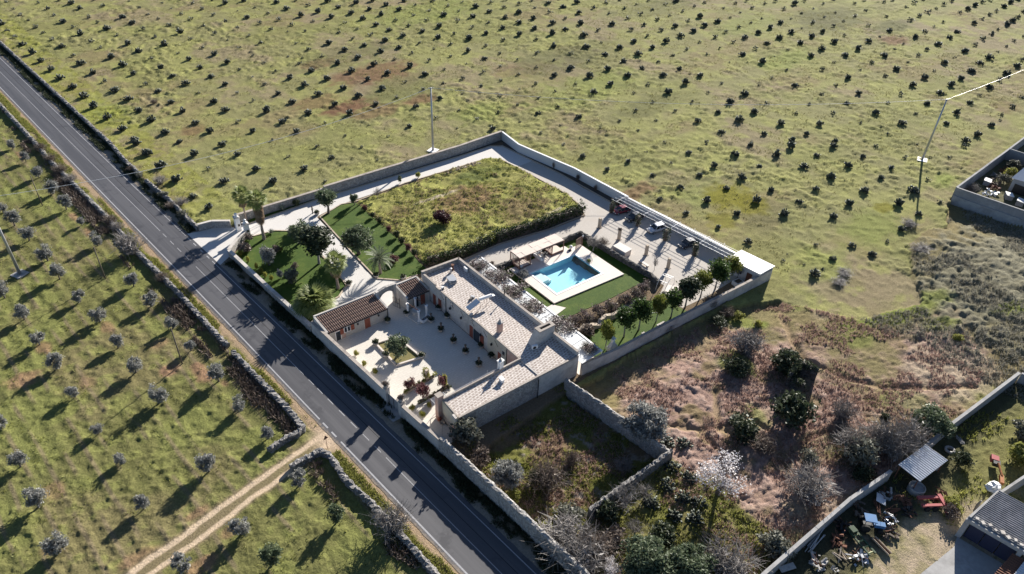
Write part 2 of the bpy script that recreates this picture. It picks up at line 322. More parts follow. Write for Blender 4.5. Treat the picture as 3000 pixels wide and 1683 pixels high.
def ground_props(x, y):
    """height and colour of the open ground"""
    h = np.zeros(x.shape); C = np.zeros(x.shape + (3,))
    def put(mask, col):
        nonlocal C
        C = C * (1 - mask[..., None]) + np.asarray(col) * mask[..., None]
    big = fbm(x * .03, y * .03, 4, 1); mid = fbm(x * .12, y * .12, 4, 2); fine = fbm(x * .6, y * .6, 3, 3)
    comp = inside(x, y, COMPOUND); ne = inside(x, y, NEYARD); yard = inside(x, y, YARD); meadow = inside(x, y, MEADOW); splot = inside(x, y, SPLOT)
    ef = edge_field(x) + (fbm(x * .2, y * .2, 3, 8) - .5) * 3
    field = (x > 42.3) & (y > ef) & ~comp
    # ---- grass field
    put(np.ones(x.shape), (.205, .198, .092))
    put(ss(.42, .62, mid) * .7, (.24, .242, .09))
    put(ss(.5, .7, fbm(x * .05 + 9, y * .08, 4, 12)) * .75, (.20, .165, .09))
    put(ss(.56, .7, fbm(x * .09, y * .06 + 4, 4, 13)) * .75, (.225, .185, .12))
    put(ss(.54, .72, fbm(x * .06 + 3, y * .06, 4, 14)) * .7, (.185, .19, .072))
    put(ss(.58, .75, fbm(x * .3, y * .3, 3, 15)) * .6, (.272, .278, .098))
    for cx, cy, rx, ry, k in FIELD_BROWN: put(spot(x, y, cx, cy, rx, ry, 0, int(cx) & 63) * k, (.155, .088, .055))
    for cx, cy, rx, ry, k in FIELD_DARK: put(spot(x, y, cx, cy, rx, ry, 0, int(cx) & 63) * k, (.115, .115, .055))
    for cx, cy, rx, ry, k in FIELD_GREEN: put(spot(x, y, cx, cy, rx, ry, 0, int(cx) & 63) * k, (.185, .215, .06))
    for cx, cy, rx, ry, k in FIELD_OCHRE: put(spot(x, y, cx, cy, rx, ry, 0, int(cx) & 63) * k, (.165, .155, .02))
    put(((x > 42) & (x < 52)) * ss(130, 150, y) * ss(.3, .6, fine) * .6, (.215, .225, .045))
    lump = np.clip(fbm(x * .8, y * .8, 3, 21) - .45, 0, 1) * 1.0 + np.clip(fbm(x * 1.7, y * 1.7, 2, 22) - .5, 0, 1) * .5
    tuft = .45 + .9 * ss(.4, .65, fbm(x * .07, y * .07, 3, 23))
    h = np.where(field, lump * tuft, h)
    # ---- orchard
    orch = x < 31.5
    put(orch * 1., (.138, .138, .054))
    put(orch * ss(.45, .62, mid), (.158, .168, .058))
    put(orch * ss(.52, .68, fbm(x * .1 + 7, y * .1, 4, 31)) * .85, (.165, .145, .072))
    put(orch * ss(.55, .7, fbm(x * .5, y * .5, 3, 32)) * .6, (.198, .208, .07))
    fur = .5 + .5 * np.sin(x * 2 * math.pi / 2.4 + 2 * fbm(y * .1, x * .1, 2, 33))
    put(orch * ss(.75, 1, fur) * ss(.45, .6, fbm(x * .4, y * .15, 3, 34)) * .8, (.19, .155, .10))
    for cx, cy, rx, ry, k in ORCH_SOIL: put(orch * spot(x, y, cx, cy, rx, ry, 0, int(abs(cx) * 3) & 63) * k, (.25, .155, .10))
    h = np.where(orch, np.clip(fbm(x * 1.3, y * 1.3, 3, 35) - .42, 0, 1) * .5 + .09 * fur, h)
    # ---- brush land
    brush = (x > 42.3) & (y <= ef) & ~comp & ~yard & ~ne
    wx = x + (fbm(x * .5, y * .5, 3, 41) - .5) * 4.2; wy = y + (fbm(x * .5 + 9, y * .5, 3, 42) - .5) * 4.2
    f1, cid = worley(wx * .72, wy * .95, 43)
    fernz = spot(x, y, 82, 30, 24, 19, -.15, 44); fernz = np.maximum(fernz, spot(x, y, 82, 17, 18, 8, 0, 45)); fernz = np.maximum(fernz, spot(x, y, 117, 14, 16, 8, .2, 46) * .9)
    put(brush * 1., (.18, .155, .08))
    put(brush * ss(.5, .66, mid) * .8, (.20, .165, .085))
    put(brush * fernz, (.285, .195, .165)); put(brush * fernz * ss(.3, .9, cid) * .6, (.35, .262, .23)); put(brush * fernz * ss(.55, .7, fbm(x * .25, y * .25, 3, 50)) * .8, (.15, .12, .058))
    bram = np.maximum(spot(x, y, 152, 16, 28, 15, 0, 47), spot(x, y, 168, 4, 20, 16, 0, 53)); put(brush * bram * .9, (.155, .148, .108)); put(brush * bram * ss(.5, .65, fbm(x * .5, y * .5, 3, 51)), (.195, .185, .135))
    for cx, cy, rx, ry, k in BRUSH_GREEN: put(brush * spot(x, y, cx, cy, rx, ry, -.5, int(cx) & 63) * k, (.15, .175, .045))
    for cx, cy, rx, ry, k in BRUSH_PALE: put(brush * spot(x, y, cx, cy, rx, ry, .2, int(cx) & 63) * k, (.33, .27, .205))
    mound = np.clip(1 - f1 * f1 * 1.35, 0, 1)
    hb = mound * (.14 + .30 * cid) * np.clip(fernz + .25, 0, 1) + fbm(x * 1.5, y * 2.6, 4, 48) * .42 + bram * fbm(x * .8, y * .8, 4, 49) * 1.3
    h = np.where(brush, hb, h)
    # ---- walled weed plot behind the wing
    put(splot * 1., (.125, .125, .038)); put(splot * ss(.48, .62, fbm(x * .35, y * .35, 4, 61)), (.165, .12, .075)); put(splot * ss(.6, .72, fbm(x * .9, y * .9, 3, 62)) * .8, (.27, .235, .21))
    h = np.where(splot, np.clip(fbm(x * 1.4, y * 1.4, 3, 63) - .35, 0, 1) * .6, h)
    put(((x > 42.3) & (x < 66) & (y < 33.2) & ~yard) * .8, (.12, .12, .042))
    h = np.where(brush, h - 1.4 * ss(158, 176, x), h); h = np.where(splot, h - 1.1, h); ly = np.interp(x, [60, 69, 88.5, 117, 125], [54, 53, 50.4, 46.6, 45]); h = np.where(brush & (x > 64), h - 1.0 * (1 - ss(4.5, 10, ly - y)) * ss(64, 66, x) * (1 - ss(112, 120, x)), h)
    # ---- scrap yard
    put(yard * 1., (.165, .16, .066)); put(yard * ss(1.5, 5, y - (x - 100) * -.09 - 0) * (1 - ss(92, 100, x)), (.065, .06, .04)); put(yard * ss(-.4, -.1, (y - (17.6 - x * .107)) / 12) * .85, (.06, .06, .038)); sand = np.maximum(_spot(x, y, 70, -5, 24, 12, 0, 64), _spot(x, y, 84, -1, 8, 5, 0, 69) * .8)  # ground by the wall darkened: wall and bush shade painted in over dark soil
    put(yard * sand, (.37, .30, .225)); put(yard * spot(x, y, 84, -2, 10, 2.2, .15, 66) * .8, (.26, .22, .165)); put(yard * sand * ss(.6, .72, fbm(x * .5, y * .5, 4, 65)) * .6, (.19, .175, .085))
    h = np.where(yard, np.clip(fbm(x * 1.2, y * 1.2, 3, 67) - .4, 0, 1) * .5 * (1 - sand), h)
    put(ne * 1., (.13, .125, .075)); h = np.where(ne, fbm(x * .9, y * .9, 3, 68) * .3, h)
    # ---- meadow inside the walls
    put(meadow * 1., (.235, .228, .08)); put(meadow * ss(.45, .6, fbm(x * .2, y * .2, 4, 71)), (.28, .28, .09))
    put(meadow * spot(x, y, 92, 108, 10, 6, .1, 72), (.215, .15, .08)); put(meadow * spot(x, y, 99, 98, 8, 6, 0, 73) * .8, (.17, .125, .07)); put(meadow * spot(x, y, 101, 115, 8, 3.5, 0, 74) * .8, (.10, .125, .04)); put(meadow * spot(x, y, 77, 113, 3, 3, 0, 75) * .7, (.17, .12, .07))
    put(meadow * ss(.58, .7, fbm(x * .6, y * .6, 3, 77)) * .35, (.16, .175, .045)); put(meadow * spot(x, y, 88, 113, 6, .7, -.1, 76) * .9, (.40, .34, .27)); put(meadow * spot(x, y, 101, 91.5, 6, .5, .1, 78) * .7, (.38, .33, .26))
    h = np.where(meadow, np.clip(fbm(x * .9, y * .9, 3, 79) - .35, 0, 1) * .9 + np.clip(fbm(x * 2.2, y * 2.2, 2, 80) - .4, 0, 1) * .3, h)
    # ---- verges of the road
    v = (x > 30.2) & (x < 32.6); put(v * ss(30.2, 31.2, x + (fine - .5) * 1.6) * 1., (.30, .225, .155))
    h = np.where((x > 30.4) & (x < 31.95), h * .2, h)
    v = (x > 39) & (x < 42.2); put(v * 1., (.27, .235, .195)); put(v * ss(40.2, 41.6, x + (fine - .5) * 2) * .85, (.17, .135, .085))
    h = np.where((x > 31.8) & (x < 42.2), 0, h)
    # ---- dirt track
    cy = np.interp(x, [-40, 2.7, 4.3, 9, 19.5, 28.7, 32], [61.5, 64.9, 65.2, 65.7, 67.3, 68.2, 68.6]); d = np.abs(y - cy) + (fine - .5) * .5
    tr = (x < 32.2); put(tr * (1 - ss(1.5, 2.0, d)) * .8, (.20, .16, .10)); rut = np.exp(-((d - .98) / .52) ** 2); put(tr * ss(.35, .75, rut), (.52, .41, .30))
    put(tr * (1 - ss(0, 3.2, np.hypot(x - 31.2, (y - 68.4) * .75)) ) * 1., (.50, .39, .29)); h = np.where(tr & (d < 2), h * ss(.8, 2, d), h)
    put((comp & ~meadow) * 1., (.17, .13, .09)); h = np.where(comp & ~meadow, 0, h)
    h = np.where(inside(x, y, [(82.6, 79), (93.2, 77.6), (92.9, 69), (82.4, 70.2)]), -1.3, h)
    # footpaths trodden through the brush
    for pts in BRUSH_PATHS:
        dm = np.full(x.shape, 99.)
        for (ax, ay), (bx_, by_) in zip(pts[:-1], pts[1:]):
            t = np.clip(((x - ax) * (bx_ - ax) + (y - ay) * (by_ - ay)) / ((bx_ - ax) ** 2 + (by_ - ay) ** 2), 0, 1)
            dm = np.minimum(dm, np.hypot(x - ax - t * (bx_ - ax), y - ay - t * (by_ - ay)))
        dm = dm + (fine - .5) * .7; k = brush * (1 - ss(.2, .8, dm)); put(k * .8, (.27, .20, .125)); h = h * (1 - k * .9)
    return h, C

FIELD_BROWN = [(*p, rx, ry, k) for p, rx, ry, k in (((120.18,184.00), 16, 8, .75), ((100.22,167.18), 9, 5, .95), ((94.67,176.08), 8, 5, .6), ((118.10,159.08), 6, 4, .8), ((103.58,160.14), 9, 4, .6), ((285.15,95.56), 7, 5, .8), ((121.74,85.51), 10, 3, .7), ((157.90,158.62), 12, 7, .4), ((110.62,201.25), 7, 4, .6), ((60.79,179.50), 4, 3, .6), ((250.54,46.07), 7, 4, .4), ((115.62,69.68), 7, 3, .5))]
FIELD_DARK = [(*p, rx, ry, k) for p, rx, ry, k in (((289.42,123.38), 22, 13, .8), ((301.76,103.21), 16, 6, .8), ((174.44,157.05), 26, 10, .6), ((251.12,174.95), 30, 9, .5), ((122.25,203.57), 18, 9, .5), ((118.54,169.10), 14, 8, .5), ((165.13,114.88), 16, 6, .6), ((139.02,59.46), 10, 6, .5))]
FIELD_GREEN = [(*p, rx, ry, k) for p, rx, ry, k in (((235.10,109.71), 16, 6, .7), ((170.27,223.79), 24, 14, .6), ((160.52,135.65), 24, 10, .5), ((46.84,204.33), 9, 8, .7), ((124.91,141.18), 10, 6, .6), ((257.29,139.93), 22, 9, .5), ((151.83,42.08), 12, 6, .6), ((186.93,40.21), 5, 2.5, .9), ((130.65,42.28), 10, 5, .5), ((135.90,74.83), 8, 6, .5))]
FIELD_OCHRE = [(*p, rx, ry, k) for p, rx, ry, k in (((138.70,70.09), 7, 6, .9), ((139.16,64.09), 5, 4, .8), ((162.14,44.03), 3.5, 2.5, .8), ((128.60,65.65), 4, 4, .7))]
ORCH_SOIL = [(*p, rx, ry, k) for p, rx, ry, k in (((2.74,110.13), 2.6, 2.2, .8), ((17.01,114.63), 1.2, 2.4, .7), ((7.47,115.56), 1.2, 2.2, .7), ((20.66,97.36), 2.0, 1.6, .9), ((24.09,93.72), 1.5, 3.2, .9), ((21.65,104.45), 2.5, 1.5, .5), ((25.56,88.83), .8, 1.4, .7), ((9.96,103.18), 1.4, 2.2, .5), ((24.62,155.12), .8, 2.6, .8), ((24.95,146.79), .8, 2.6, .8), ((24.49,191.78), .7, 2, .8), ((-0.47,84.45), 1.6, 1.6, .5), ((3.74,67.31), 2.6, 1.4, .6), ((12.00,68.82), 1.8, 1.0, .6), ((9.33,60.98), 2.2, 1.4, .7), ((-3.60,76.00), 1.2, 1.2, .4), ((26.76,81.76), .7, 2, .6), ((13.84,63.33), 1.3, 1.0, .6))]
BRUSH_GREEN = [(*p, rx, ry, k) for p, rx, ry, k in (((119.22,36.33), 9, 3, .9), ((122.25,26.17), 12, 2.5, .9), ((130.89,24.28), 8, 3, .8), ((143.12,10.80), 6, 2, .9), ((101.77,43.99), 3, 2.5, .8), ((102.62,40.57), 2.5, 1.6, 1.), ((90.52,37.51), 3, 4, .8), ((82.79,28.89), 2.5, 3, .7), ((103.61,14.89), 6, 2.5, .6), ((114.64,6.92), 7, 2.2, .6), ((112.49,27.18), 4, 3, .6), ((127.40,18.52), 4, 2, .8), ((65.40,24.31), 3, 3, .9), ((57.32,28.29), 2, 2, .8), ((85.95,19.03), 5, 3, .4))]
BRUSH_PALE = [(*p, rx, ry, k) for p, rx, ry, k in (((115.60,11.98), 8, 4.5, .8), ((118.23,8.16), 7, 3, .6), ((114.76,16.59), 6, 3, .6), ((107.09,15.40), 10, 3, .35), ((70.94,15.78), 3, 2, .6), ((75.57,13.12), 3, 1.2, .5), ((115.79,34.55), 6, 2, .4))]
BRUSH_PATHS = [[(76.22,31.47), (77.37,26.99), (78.87,21.71), (85.47,20.71), (88.56,19.22)], [(115.87,42.18), (108.54,39.46), (100.32,30.86), (101.20,23.17), (104.09,18.04), (111.44,11.37), (115.66,8.20)], [(70.66,36.86), (73.71,32.80), (78.11,30.57), (81.81,29.36)], [(73.71,32.80), (72.71,29.44)], [(78.87,21.71), (81.59,24.47), (81.40,27.83)], [(75.72,31.01), (82.48,36.01)]]

# ---------------------------------------------------------------- the ground: one sheet, finer near, out to the horizon
NU, NV = 740, 740
_t = np.linspace(0, 1, NV); F_ = 26 * (352 / 26.) ** (_t ** .9)
_sx = np.linspace(-1, 1, NU)
LX = _sx[None, :] * (F_ * .70 + 34)[:, None]; FY = np.repeat(F_[:, None], NU, 1)
LX[:, 0] = -2400; LX[:, -1] = 2400; FY[0, :] = -1500; FY[-1, :] = 3200
ch, sh = math.cos(HEAD), math.sin(HEAD)
GX = FY * ch + LX * sh; GY = FY * sh - LX * ch
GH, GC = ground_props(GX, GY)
for a in (GH,): a[0, :] = 0; a[-1, :] = 0; a[:, 0] = 0; a[:, -1] = 0
idx = np.arange(NU * NV).reshape(NV, NU)
Fq = np.stack([idx[:-1, :-1], idx[:-1, 1:], idx[1:, 1:], idx[1:, :-1]], -1).reshape(-1, 4)
gm, nt, N, L, bs = _base('open_ground'); P = _pos(nt)
at = N.new('ShaderNodeAttribute'); at.attribute_name = 'Col'
c_ = _mix(nt, 1.0, at.outputs['Color'], _ramp(nt, _noise(nt, 3.2, 6, .7, P), .25, .8, (.62, .62, .62), (1.4, 1.38, 1.3)), 'MULTIPLY')
L.new(c_, bs.inputs['Base Color']); bs.inputs['Roughness'].default_value = .95; bs.inputs['Specular IOR Level'].default_value = .05
_bump(nt, bs, _noise(nt, 3.6, 5, .7, P), .9, .16)
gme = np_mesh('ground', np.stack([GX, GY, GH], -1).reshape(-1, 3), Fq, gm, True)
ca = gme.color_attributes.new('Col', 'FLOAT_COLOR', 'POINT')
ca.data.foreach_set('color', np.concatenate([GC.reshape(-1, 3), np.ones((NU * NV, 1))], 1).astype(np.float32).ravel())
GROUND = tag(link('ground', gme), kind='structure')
def gz(x, y):
    h, _ = ground_props(np.array([float(x)]), np.array([float(y)])); return float(h[0])

# ---------------------------------------------------------------- road
def sheet(name, poly, z, mat, kind='structure', thick=0.0, parent=None):
    mb = MB()
    if thick: mb.prism(poly, z - thick, z)
    else:
        a = sum(poly[i][0] * poly[(i + 1) % len(poly)][1] - poly[(i + 1) % len(poly)][0] * poly[i][1] for i in range(len(poly)))
        if a < 0: poly = poly[::-1]
        mb.add([(p[0], p[1], z) for p in poly], [tuple(range(len(poly)))])
    o = mb.build(name, mat, parent)
    if kind and not parent: o['kind'] = kind
    return o
_rg = random.Random(2); _ys = [-300, 0] + [10 + i * 1.1 for i in range(260)] + [500]
road = sheet('road', [(31.93 + _rg.uniform(-.1, .08), y) for y in _ys] + [(39.5 + _rg.uniform(-.08, .12), y) for y in _ys[::-1]], .03, M['asphalt'], thick=.2)
def lx(b, y): return b + {32.45: .25, 35.65: .2, 38.75: .2}[b] * math.exp(-((y - 115) / 55) ** 2)
def stripe(b, y0, y1, w=.14):
    mb = MB(); n = max(1, int((y1 - y0) / 8)); ys = [y0 + (y1 - y0) * i / n for i in range(n + 1)]
    mb.add([(lx(b, y) + sg * w / 2, y, .036) for y in ys for sg in (-1, 1)], [(2 * i, 2 * i + 1, 2 * i + 3, 2 * i + 2) for i in range(n)])
    o = mb.build('road_marking', M['line'], road); return o
stripe(32.45, 72.5, 400, .2); stripe(32.45, 70.2, 71.6, .24); stripe(32.45, 67.9, 69.2, .24); stripe(32.45, -60, 66.7, .22)
stripe(38.75, 133.5, 400, .13); stripe(38.75, -60, 121.6, .13)
for y in (131.8, 129.3, 126.2, 123.4): stripe(38.75, y - .6, y + .6, .2)
stripe(35.65, 138.5, 400, .1); stripe(35.65, 82.5, 122, .1); stripe(35.65, -60, 60, .1)
for y in (136.3, 132.8, 129.4, 125.9): stripe(35.65, y - .9, y + .9, .11)
for y in (80.2, 77.6, 74.6, 71.4, 68.2, 65, 62): stripe(35.65, y - .8, y + .8, .11)
for y0, y1 in ((-60, 60), (60, 130), (140, 260)):     # worn sealed joint in the right lane
    mb = MB(); mb.add([(37.05, y0, .034), (37.14, y0, .034), (37.2, y1, .034), (37.11, y1, .034)], [(0, 1, 2, 3)]); mb.build('tar_seam', M['rubber'], road)
# ---------------------------------------------------------------- walls
def resample(pts, step):
    out = [pts[0]]
    for a, b in zip(pts[:-1], pts[1:]):
        n = max(1, round(math.hypot(b[0] - a[0], b[1] - a[1]) / step))
        out += [tuple(a[k] + (b[k] - a[k]) * i / n for k in range(len(a))) for i in range(1, n + 1)]
    return out
def run(pts, w, z0, z1, jit=0, step=.6, seed=1, batter=.94, crown=0):
    """a wall body along a line; pts (x,y[,top height])"""
    rg = random.Random(seed); p = resample(pts, step); V = []; F = []
    for i, q in enumerate(p):
        a = p[max(0, i - 1)]; b = p[min(len(p) - 1, i + 1)]; d = Vector((b[0] - a[0], b[1] - a[1])).normalized(); nx, ny = -d.y, d.x
        top = q[2] if len(q) > 2 else z1; j = lambda k=1: rg.uniform(-jit, jit) * k
        prof = [(-w / 2, z0), (-w / 2 * .98, z0 + (top - z0) * .5), (-w / 2 * batter, top)] + ([(0, top + crown)] if crown else []) + [(w / 2 * batter, top), (w / 2 * .98, z0 + (top - z0) * .5), (w / 2, z0)]
        m = len(prof)
        for o, z in prof: V.append((q[0] + nx * (o + j()) + d.x * j(.5), q[1] + ny * (o + j()) + d.y * j(.5), z + (j() if z > z0 else 0)))
    for i in range(len(p) - 1):
        for k in range(m - 1): F.append((i * m + k, i * m + k + 1, (i + 1) * m + k + 1, (i + 1) * m + k))
    F += [tuple(range(m)), tuple((len(p) - 1) * m + k for k in range(m))[::-1]]
    mb = MB(); mb.v = V; mb.f = F; return mb
def wall(name, label, pts, w, h, mat, jit=0, step=.6, seed=1, coping=None, cw=.08, ch=.12, crown=0, z0=-.05, cat='wall', group=None):
    t = thing(name, label, cat, (pts[0][0], pts[0][1], 0), group=group); t['kind'] = 'thing'
    run(pts, w, z0, h, jit, step, seed, crown=crown).build('wall_face', mat, t)
    if coping:
        P = [(q[0], q[1], (q[2] if len(q) > 2 else h) + ch) for q in pts]
        mb = MB(); pr = resample(P, 2.5)
        for a, b in zip(pr[:-1], pr[1:]):
            L_ = math.hypot(b[0] - a[0], b[1] - a[1]); zt = (a[2] + b[2]) / 2
            mb.box(((a[0] + b[0]) / 2, (a[1] + b[1]) / 2, zt - ch / 2 + random.uniform(-.012, .012)), (L_ - .015, w + cw * 2, ch), math.atan2(b[1] - a[1], b[0] - a[0]))
        mb.build('coping', coping, t)
    return t
# along the road
wall('dry_stone_wall', 'long grey dry stone wall between the road and the cactus field', [(42.3, 330), (42.4, 229), (42.4, 184), (41.7, 172), (41.7, 163.5)], .75, .95, M['drystone'], .13, .35, 2, crown=.12)
wall('dry_stone_wall', 'overgrown grey dry stone wall beside the road just above the gate apron', [(41.6, 160), (42, 148.4), (41.8, 140), (41.7, 133.4)], .75, .9, M['drystone'], .14, .35, 3, crown=.12)
wall('dry_stone_wall', 'long dry stone wall on the orchard side of the road', [(28.9, 330), (28.9, 196), (28.7, 183), (29.3, 159), (29.5, 150), (29.3, 131), (29.7, 117.4), (29.7, 96.2)], .8, .9, M['drystone'], .14, .35, 4, crown=.12)
wall('dry_stone_wall', 'pale dry stone wall ending at the corner of the dirt track', [(29.65, 94.2), (29.75, 86.4), (29.9, 76.4), (29.7, 72.2), (28.6, 71.7), (26.9, 72), (23.9, 71.6)], .8, .95, M['drystone'], .15, .33, 5, crown=.12)
wall('dry_stone_wall', 'dry stone wall below the dirt track running down the roadside', [(24.6, 66.9), (26.5, 66.9), (29.2, 66.6), (29.8, 65.2), (29.1, 60), (29.5, 55), (29.5, 45.5), (29.35, 38), (29.3, 10)], .8, .95, M['drystone'], .15, .33, 6, crown=.12)
# round the estate
wall('boundary_wall', 'low rubble wing wall left of the white gate pier', [(41.7, 133.4), (44.5, 132.9), (47.3, 130.6)], .45, 1.6, M['greystone'], .03, .5, 7, M['limew'])
wall('boundary_wall', 'low rubble wing wall curving from the road to the second gate pier', [(42.3, 121.1), (45.2, 123.4), (47.8, 125.2)], .5, 1.5, M['greystone'], .03, .5, 8, M['limew'])
wall('boundary_wall', 'roadside garden wall with a pale capping below the lawn', [(42.3, 121), (42.2, 105), (42.25, 90.6)], .5, 1.5, M['greystone'], .02, .6, 9, M['limew'])
wall('boundary_wall', 'tall rendered courtyard wall facing the road', [(42.3, 90.3, 2.6), (42.3, 85.9, 2.6), (42.25, 69.3, 2.5)], .45, 2.6, M['limew'], .02, .6, 10, M['copping'], .05)
wall('boundary_wall', 'rendered wall between the courtyard gate and the weed plot', [(42.2, 64.7, 2.4), (42.3, 55.9, 2.4)], .45, 2.4, M['limew'], .02, .6, 11, M['copping'], .05)
wall('boundary_wall', 'long tall rubble wall beside the road past the farmhouse', [(42.3, 55.7, 3), (42.25, 42, 3), (42.1, 32, 2.9), (42.2, 26, 2.6), (42.4, 10, 2.4), (42.4, -40, 2.4)], .65, 3, M['greystone'], .07, .45, 12, crown=.1, z0=-1.5)
wall('boundary_wall', 'low stone capped wall behind the palms left of the drive', [(48.6, 131.6), (55.6, 130.9), (68.7, 129.7)], .5, 1.8, M['greystone'], .03, .6, 13, M['copping'])
wall('boundary_wall', 'dark stained wall running along the drive to the far corner', [(68.8, 129.6), (105.4, 126.1), (118.7, 125.7)], .5, 2.3, M['greystone'], .03, .6, 14, M['copping'])
wall('boundary_wall', 'white block wall along the back of the estate beside the cactus field', [(118.8, 125.6), (117, 117.5), (118.4, 100), (117.6, 83)], .35, 2.2, M['whitewall'], .01, .8, 15, M['white'], .04, .08)
wall('boundary_wall', 'white wall behind the parked cars', [(117.5, 82.9), (117.1, 60), (116.9, 53.9)], .35, 2.0, M['whitewall'], .01, .8, 16, M['white'], .04, .08)
wall('boundary_wall', 'weathered white wall along the tree strip facing the brush land', [(116.6, 46.7, 2.6), (112, 47.3, 2.3), (88.5, 50.4, 2.2), (76.4, 51.8, 2.2), (69.2, 53, 2.4)], .45, 2.2, M['limew'], .03, .5, 17, M['copping'], .03, .1, z0=-1.6)
wall('dry_stone_wall', 'dark dry stone wall between the parking place and the pool lawn', [(100.2, 81.2), (99.7, 72), (99.4, 62), (98.6, 59.6)], .7, 1.1, M['darkstone'], .1, .4, 18, crown=.1)
wall('dry_stone_wall', 'dark dry stone wall behind the pool pergola', [(77.6, 83.8), (83, 82.95), (92, 82.2), (100.2, 81.3)], .65, 1.1, M['darkstone'], .1, .4, 19, crown=.1)
wall('field_wall', 'ragged rubble wall closing the weed plot on the brush side', [(65.1, 52.6, 2.0), (65.2, 47.7, 2.1), (65.6, 32.6, 1.9)], .6, 2, M['greystone'], .1, .4, 20, crown=.1, z0=-1.5)
wall('field_wall', 'pale cresting rubble wall across the end of the weed plot', [(65.8, 32.6, 2.2), (58, 33.2, 2.1), (49.5, 33.7, 2.2)], .6, 2, M['drystone'], .11, .4, 21, crown=.12, z0=-1.5)
wall('boundary_wall', 'long concrete wall between the scrap yard and the brush land', [(40, 15.2), (59.1, 13.2), (77, 11.3), (86, 9.6)], .4, 2.1, M['concrete'], .01, .8, 22, M['concrete'], .03, .08)
wall('boundary_wall', 'concrete wall from the tin roof shelter up to the corner post', [(94, 8.2), (101.7, 7.3), (122.2, 4.1)], .4, 2.1, M['concrete'], .01, .8, 23, M['concrete'], .03, .08)
wall('boundary_wall', 'concrete wall turning away at the far corner of the scrap yard', [(122.4, 3.8), (124, -12), (126, -40)], .4, 2.1, M['concrete'], .01, .8, 24, M['concrete'], .03, .08)
wall('boundary_wall', 'grey cement wall of the far yard along the cactus field', [(179, 35.3), (211.3, 34.3), (260, 33)], .35, 3.0, M['greyrender'], .01, .8, 25, M['greyrender'], .03, .07)
t = wall('boundary_wall', 'tall grey cement retaining wall of the far yard above the brambles', [(179, 35.2), (179.4, 24.7), (180.4, 5), (182, -30)], .35, 3.0, M['greyrender'], .01, .8, 26, M['greyrender'], .03, .07, z0=-2)
run([(178.75, 35.2), (179.15, 24.7), (180.15, 5), (181.7, -30)], .5, -2, 1.1, .02, 1.5, 27).build('plinth', M['concrete'], t)
wall('boundary_wall', 'low grey cross wall inside the far yard', [(211.4, 34.2), (211.6, 20), (212, -10)], .3, 3.2, M['greyrender'], .01, 1, 28)

# ---------------------------------------------------------------- paved and planted ground inside the walls
sheet('forecourt', [(39.45, 134), (41.5, 133.4), (44.5, 132.7), (47.6, 130.4), (48.2, 125.6), (45.2, 123.3), (42.2, 121), (39.5, 119.4)], .035, M['gravel'])
sheet('driveway', [(47.9, 125.6), (48, 130.7), (50.6, 129.5), (66.25, 129.15), (72.6, 128.55), (104.5, 125.05), (113.9, 124.45), (116.6, 123), (117, 112), (111.2, 111.9), (111, 117.6), (108.4, 120.2), (100.8, 121), (85.6, 122.9), (69.5, 124.1), (63.3, 123.1), (62.7, 122.8), (60.5, 105.6), (59.2, 96.8), (62.6, 92.8), (63.3, 88), (54, 88.9), (46, 90), (46, 122)], .03, M['gravel'])
sheet('car_park', [(116.9, 112), (111.2, 112), (111, 95), (109.6, 89.8), (107, 86), (97, 87.2), (85, 89.9), (76, 90.3), (70.6, 91), (71, 86.2), (77.6, 84.1), (83, 83.2), (100.4, 81.6), (99.5, 59), (96, 57.6), (96.5, 52.5), (103, 51.5), (114, 51), (117, 54)], .03, M['parking'])
LAWN_A = [(42.8, 120.6), (47.9, 124.9), (49.1, 124.5), (53.3, 123.6), (55.2, 121.9), (55.6, 120.5), (56.6, 117), (55.2, 105), (54, 98.3), (51.1, 96.3), (49.4, 96.1), (45, 92.4), (42.6, 91)]
LAWN_B = [(63.3, 122.2), (69.5, 123.8), (72.3, 122.6), (72, 113.8), (70.6, 103), (68.9, 95.7), (68.5, 92), (62.6, 93), (59.6, 96.5), (60.8, 105.6)]
sheet('lawn', LAWN_A, .07, M['lawn'], thick=.08); sheet('lawn', LAWN_B, .07, M['lawn'], thick=.08)
for pl_ in ([(97.4, 79), (99.9, 80.9), (99.2, 62.3), (96.2, 66.3)], [(79.3, 68.85), (96.35, 66.3), (99.2, 62.25), (89.4, 63), (78, 64.6), (75.5, 65), (75.7, 69.4)], [(77.2, 83.4), (80.6, 82.9), (79.3, 68.9), (75.7, 69.45), (76.4, 75)], [(80.65, 82.9), (99.85, 80.95), (97.45, 78.85), (94.5, 79.25), (94.6, 80.45), (80.5, 81.95)]): sheet('lawn', pl_, .06, M['lawn'], thick=.07)
sheet('lawn', [(74.4, 59.4), (85, 58.6), (96, 57.4), (96.3, 50), (88.5, 50.9), (74, 52.6)], .06, M['lawn'], thick=.07)
sheet('lawn', [(51.4, 131), (68.6, 129.6), (67.5, 129.2), (51, 129.8)], .06, M['lawn'], thick=.07)
sheet('flower_bed', [(68.6, 129.4), (105, 125.9), (118.3, 125.4), (118.2, 124.3), (113.9, 125), (104.5, 125.5), (72.6, 128.9)], .05, M['bedsoil'])
sheet('flower_bed', [(118.4, 125), (117.1, 117.5), (118.3, 100), (117.5, 84), (115.8, 84.4), (116, 95), (117.0, 103), (116.7, 122.6)], .05, M['bedsoil'])
sheet('flower_bed', [(69.3, 94.8), (76, 91.4), (85, 91.1), (97, 88.7), (107, 87), (107, 85.9), (97, 87.1), (85, 89.8), (75.5, 90.2), (70.2, 91.2), (68.4, 92.2)], .045, M['soil'])
sheet('flower_bed', [(72.4, 122.4), (73.4, 122), (73, 113.6), (71.7, 102.8), (70, 95.2), (69, 95.4), (70.7, 103), (72.1, 113.8)], .075, M['soil'])
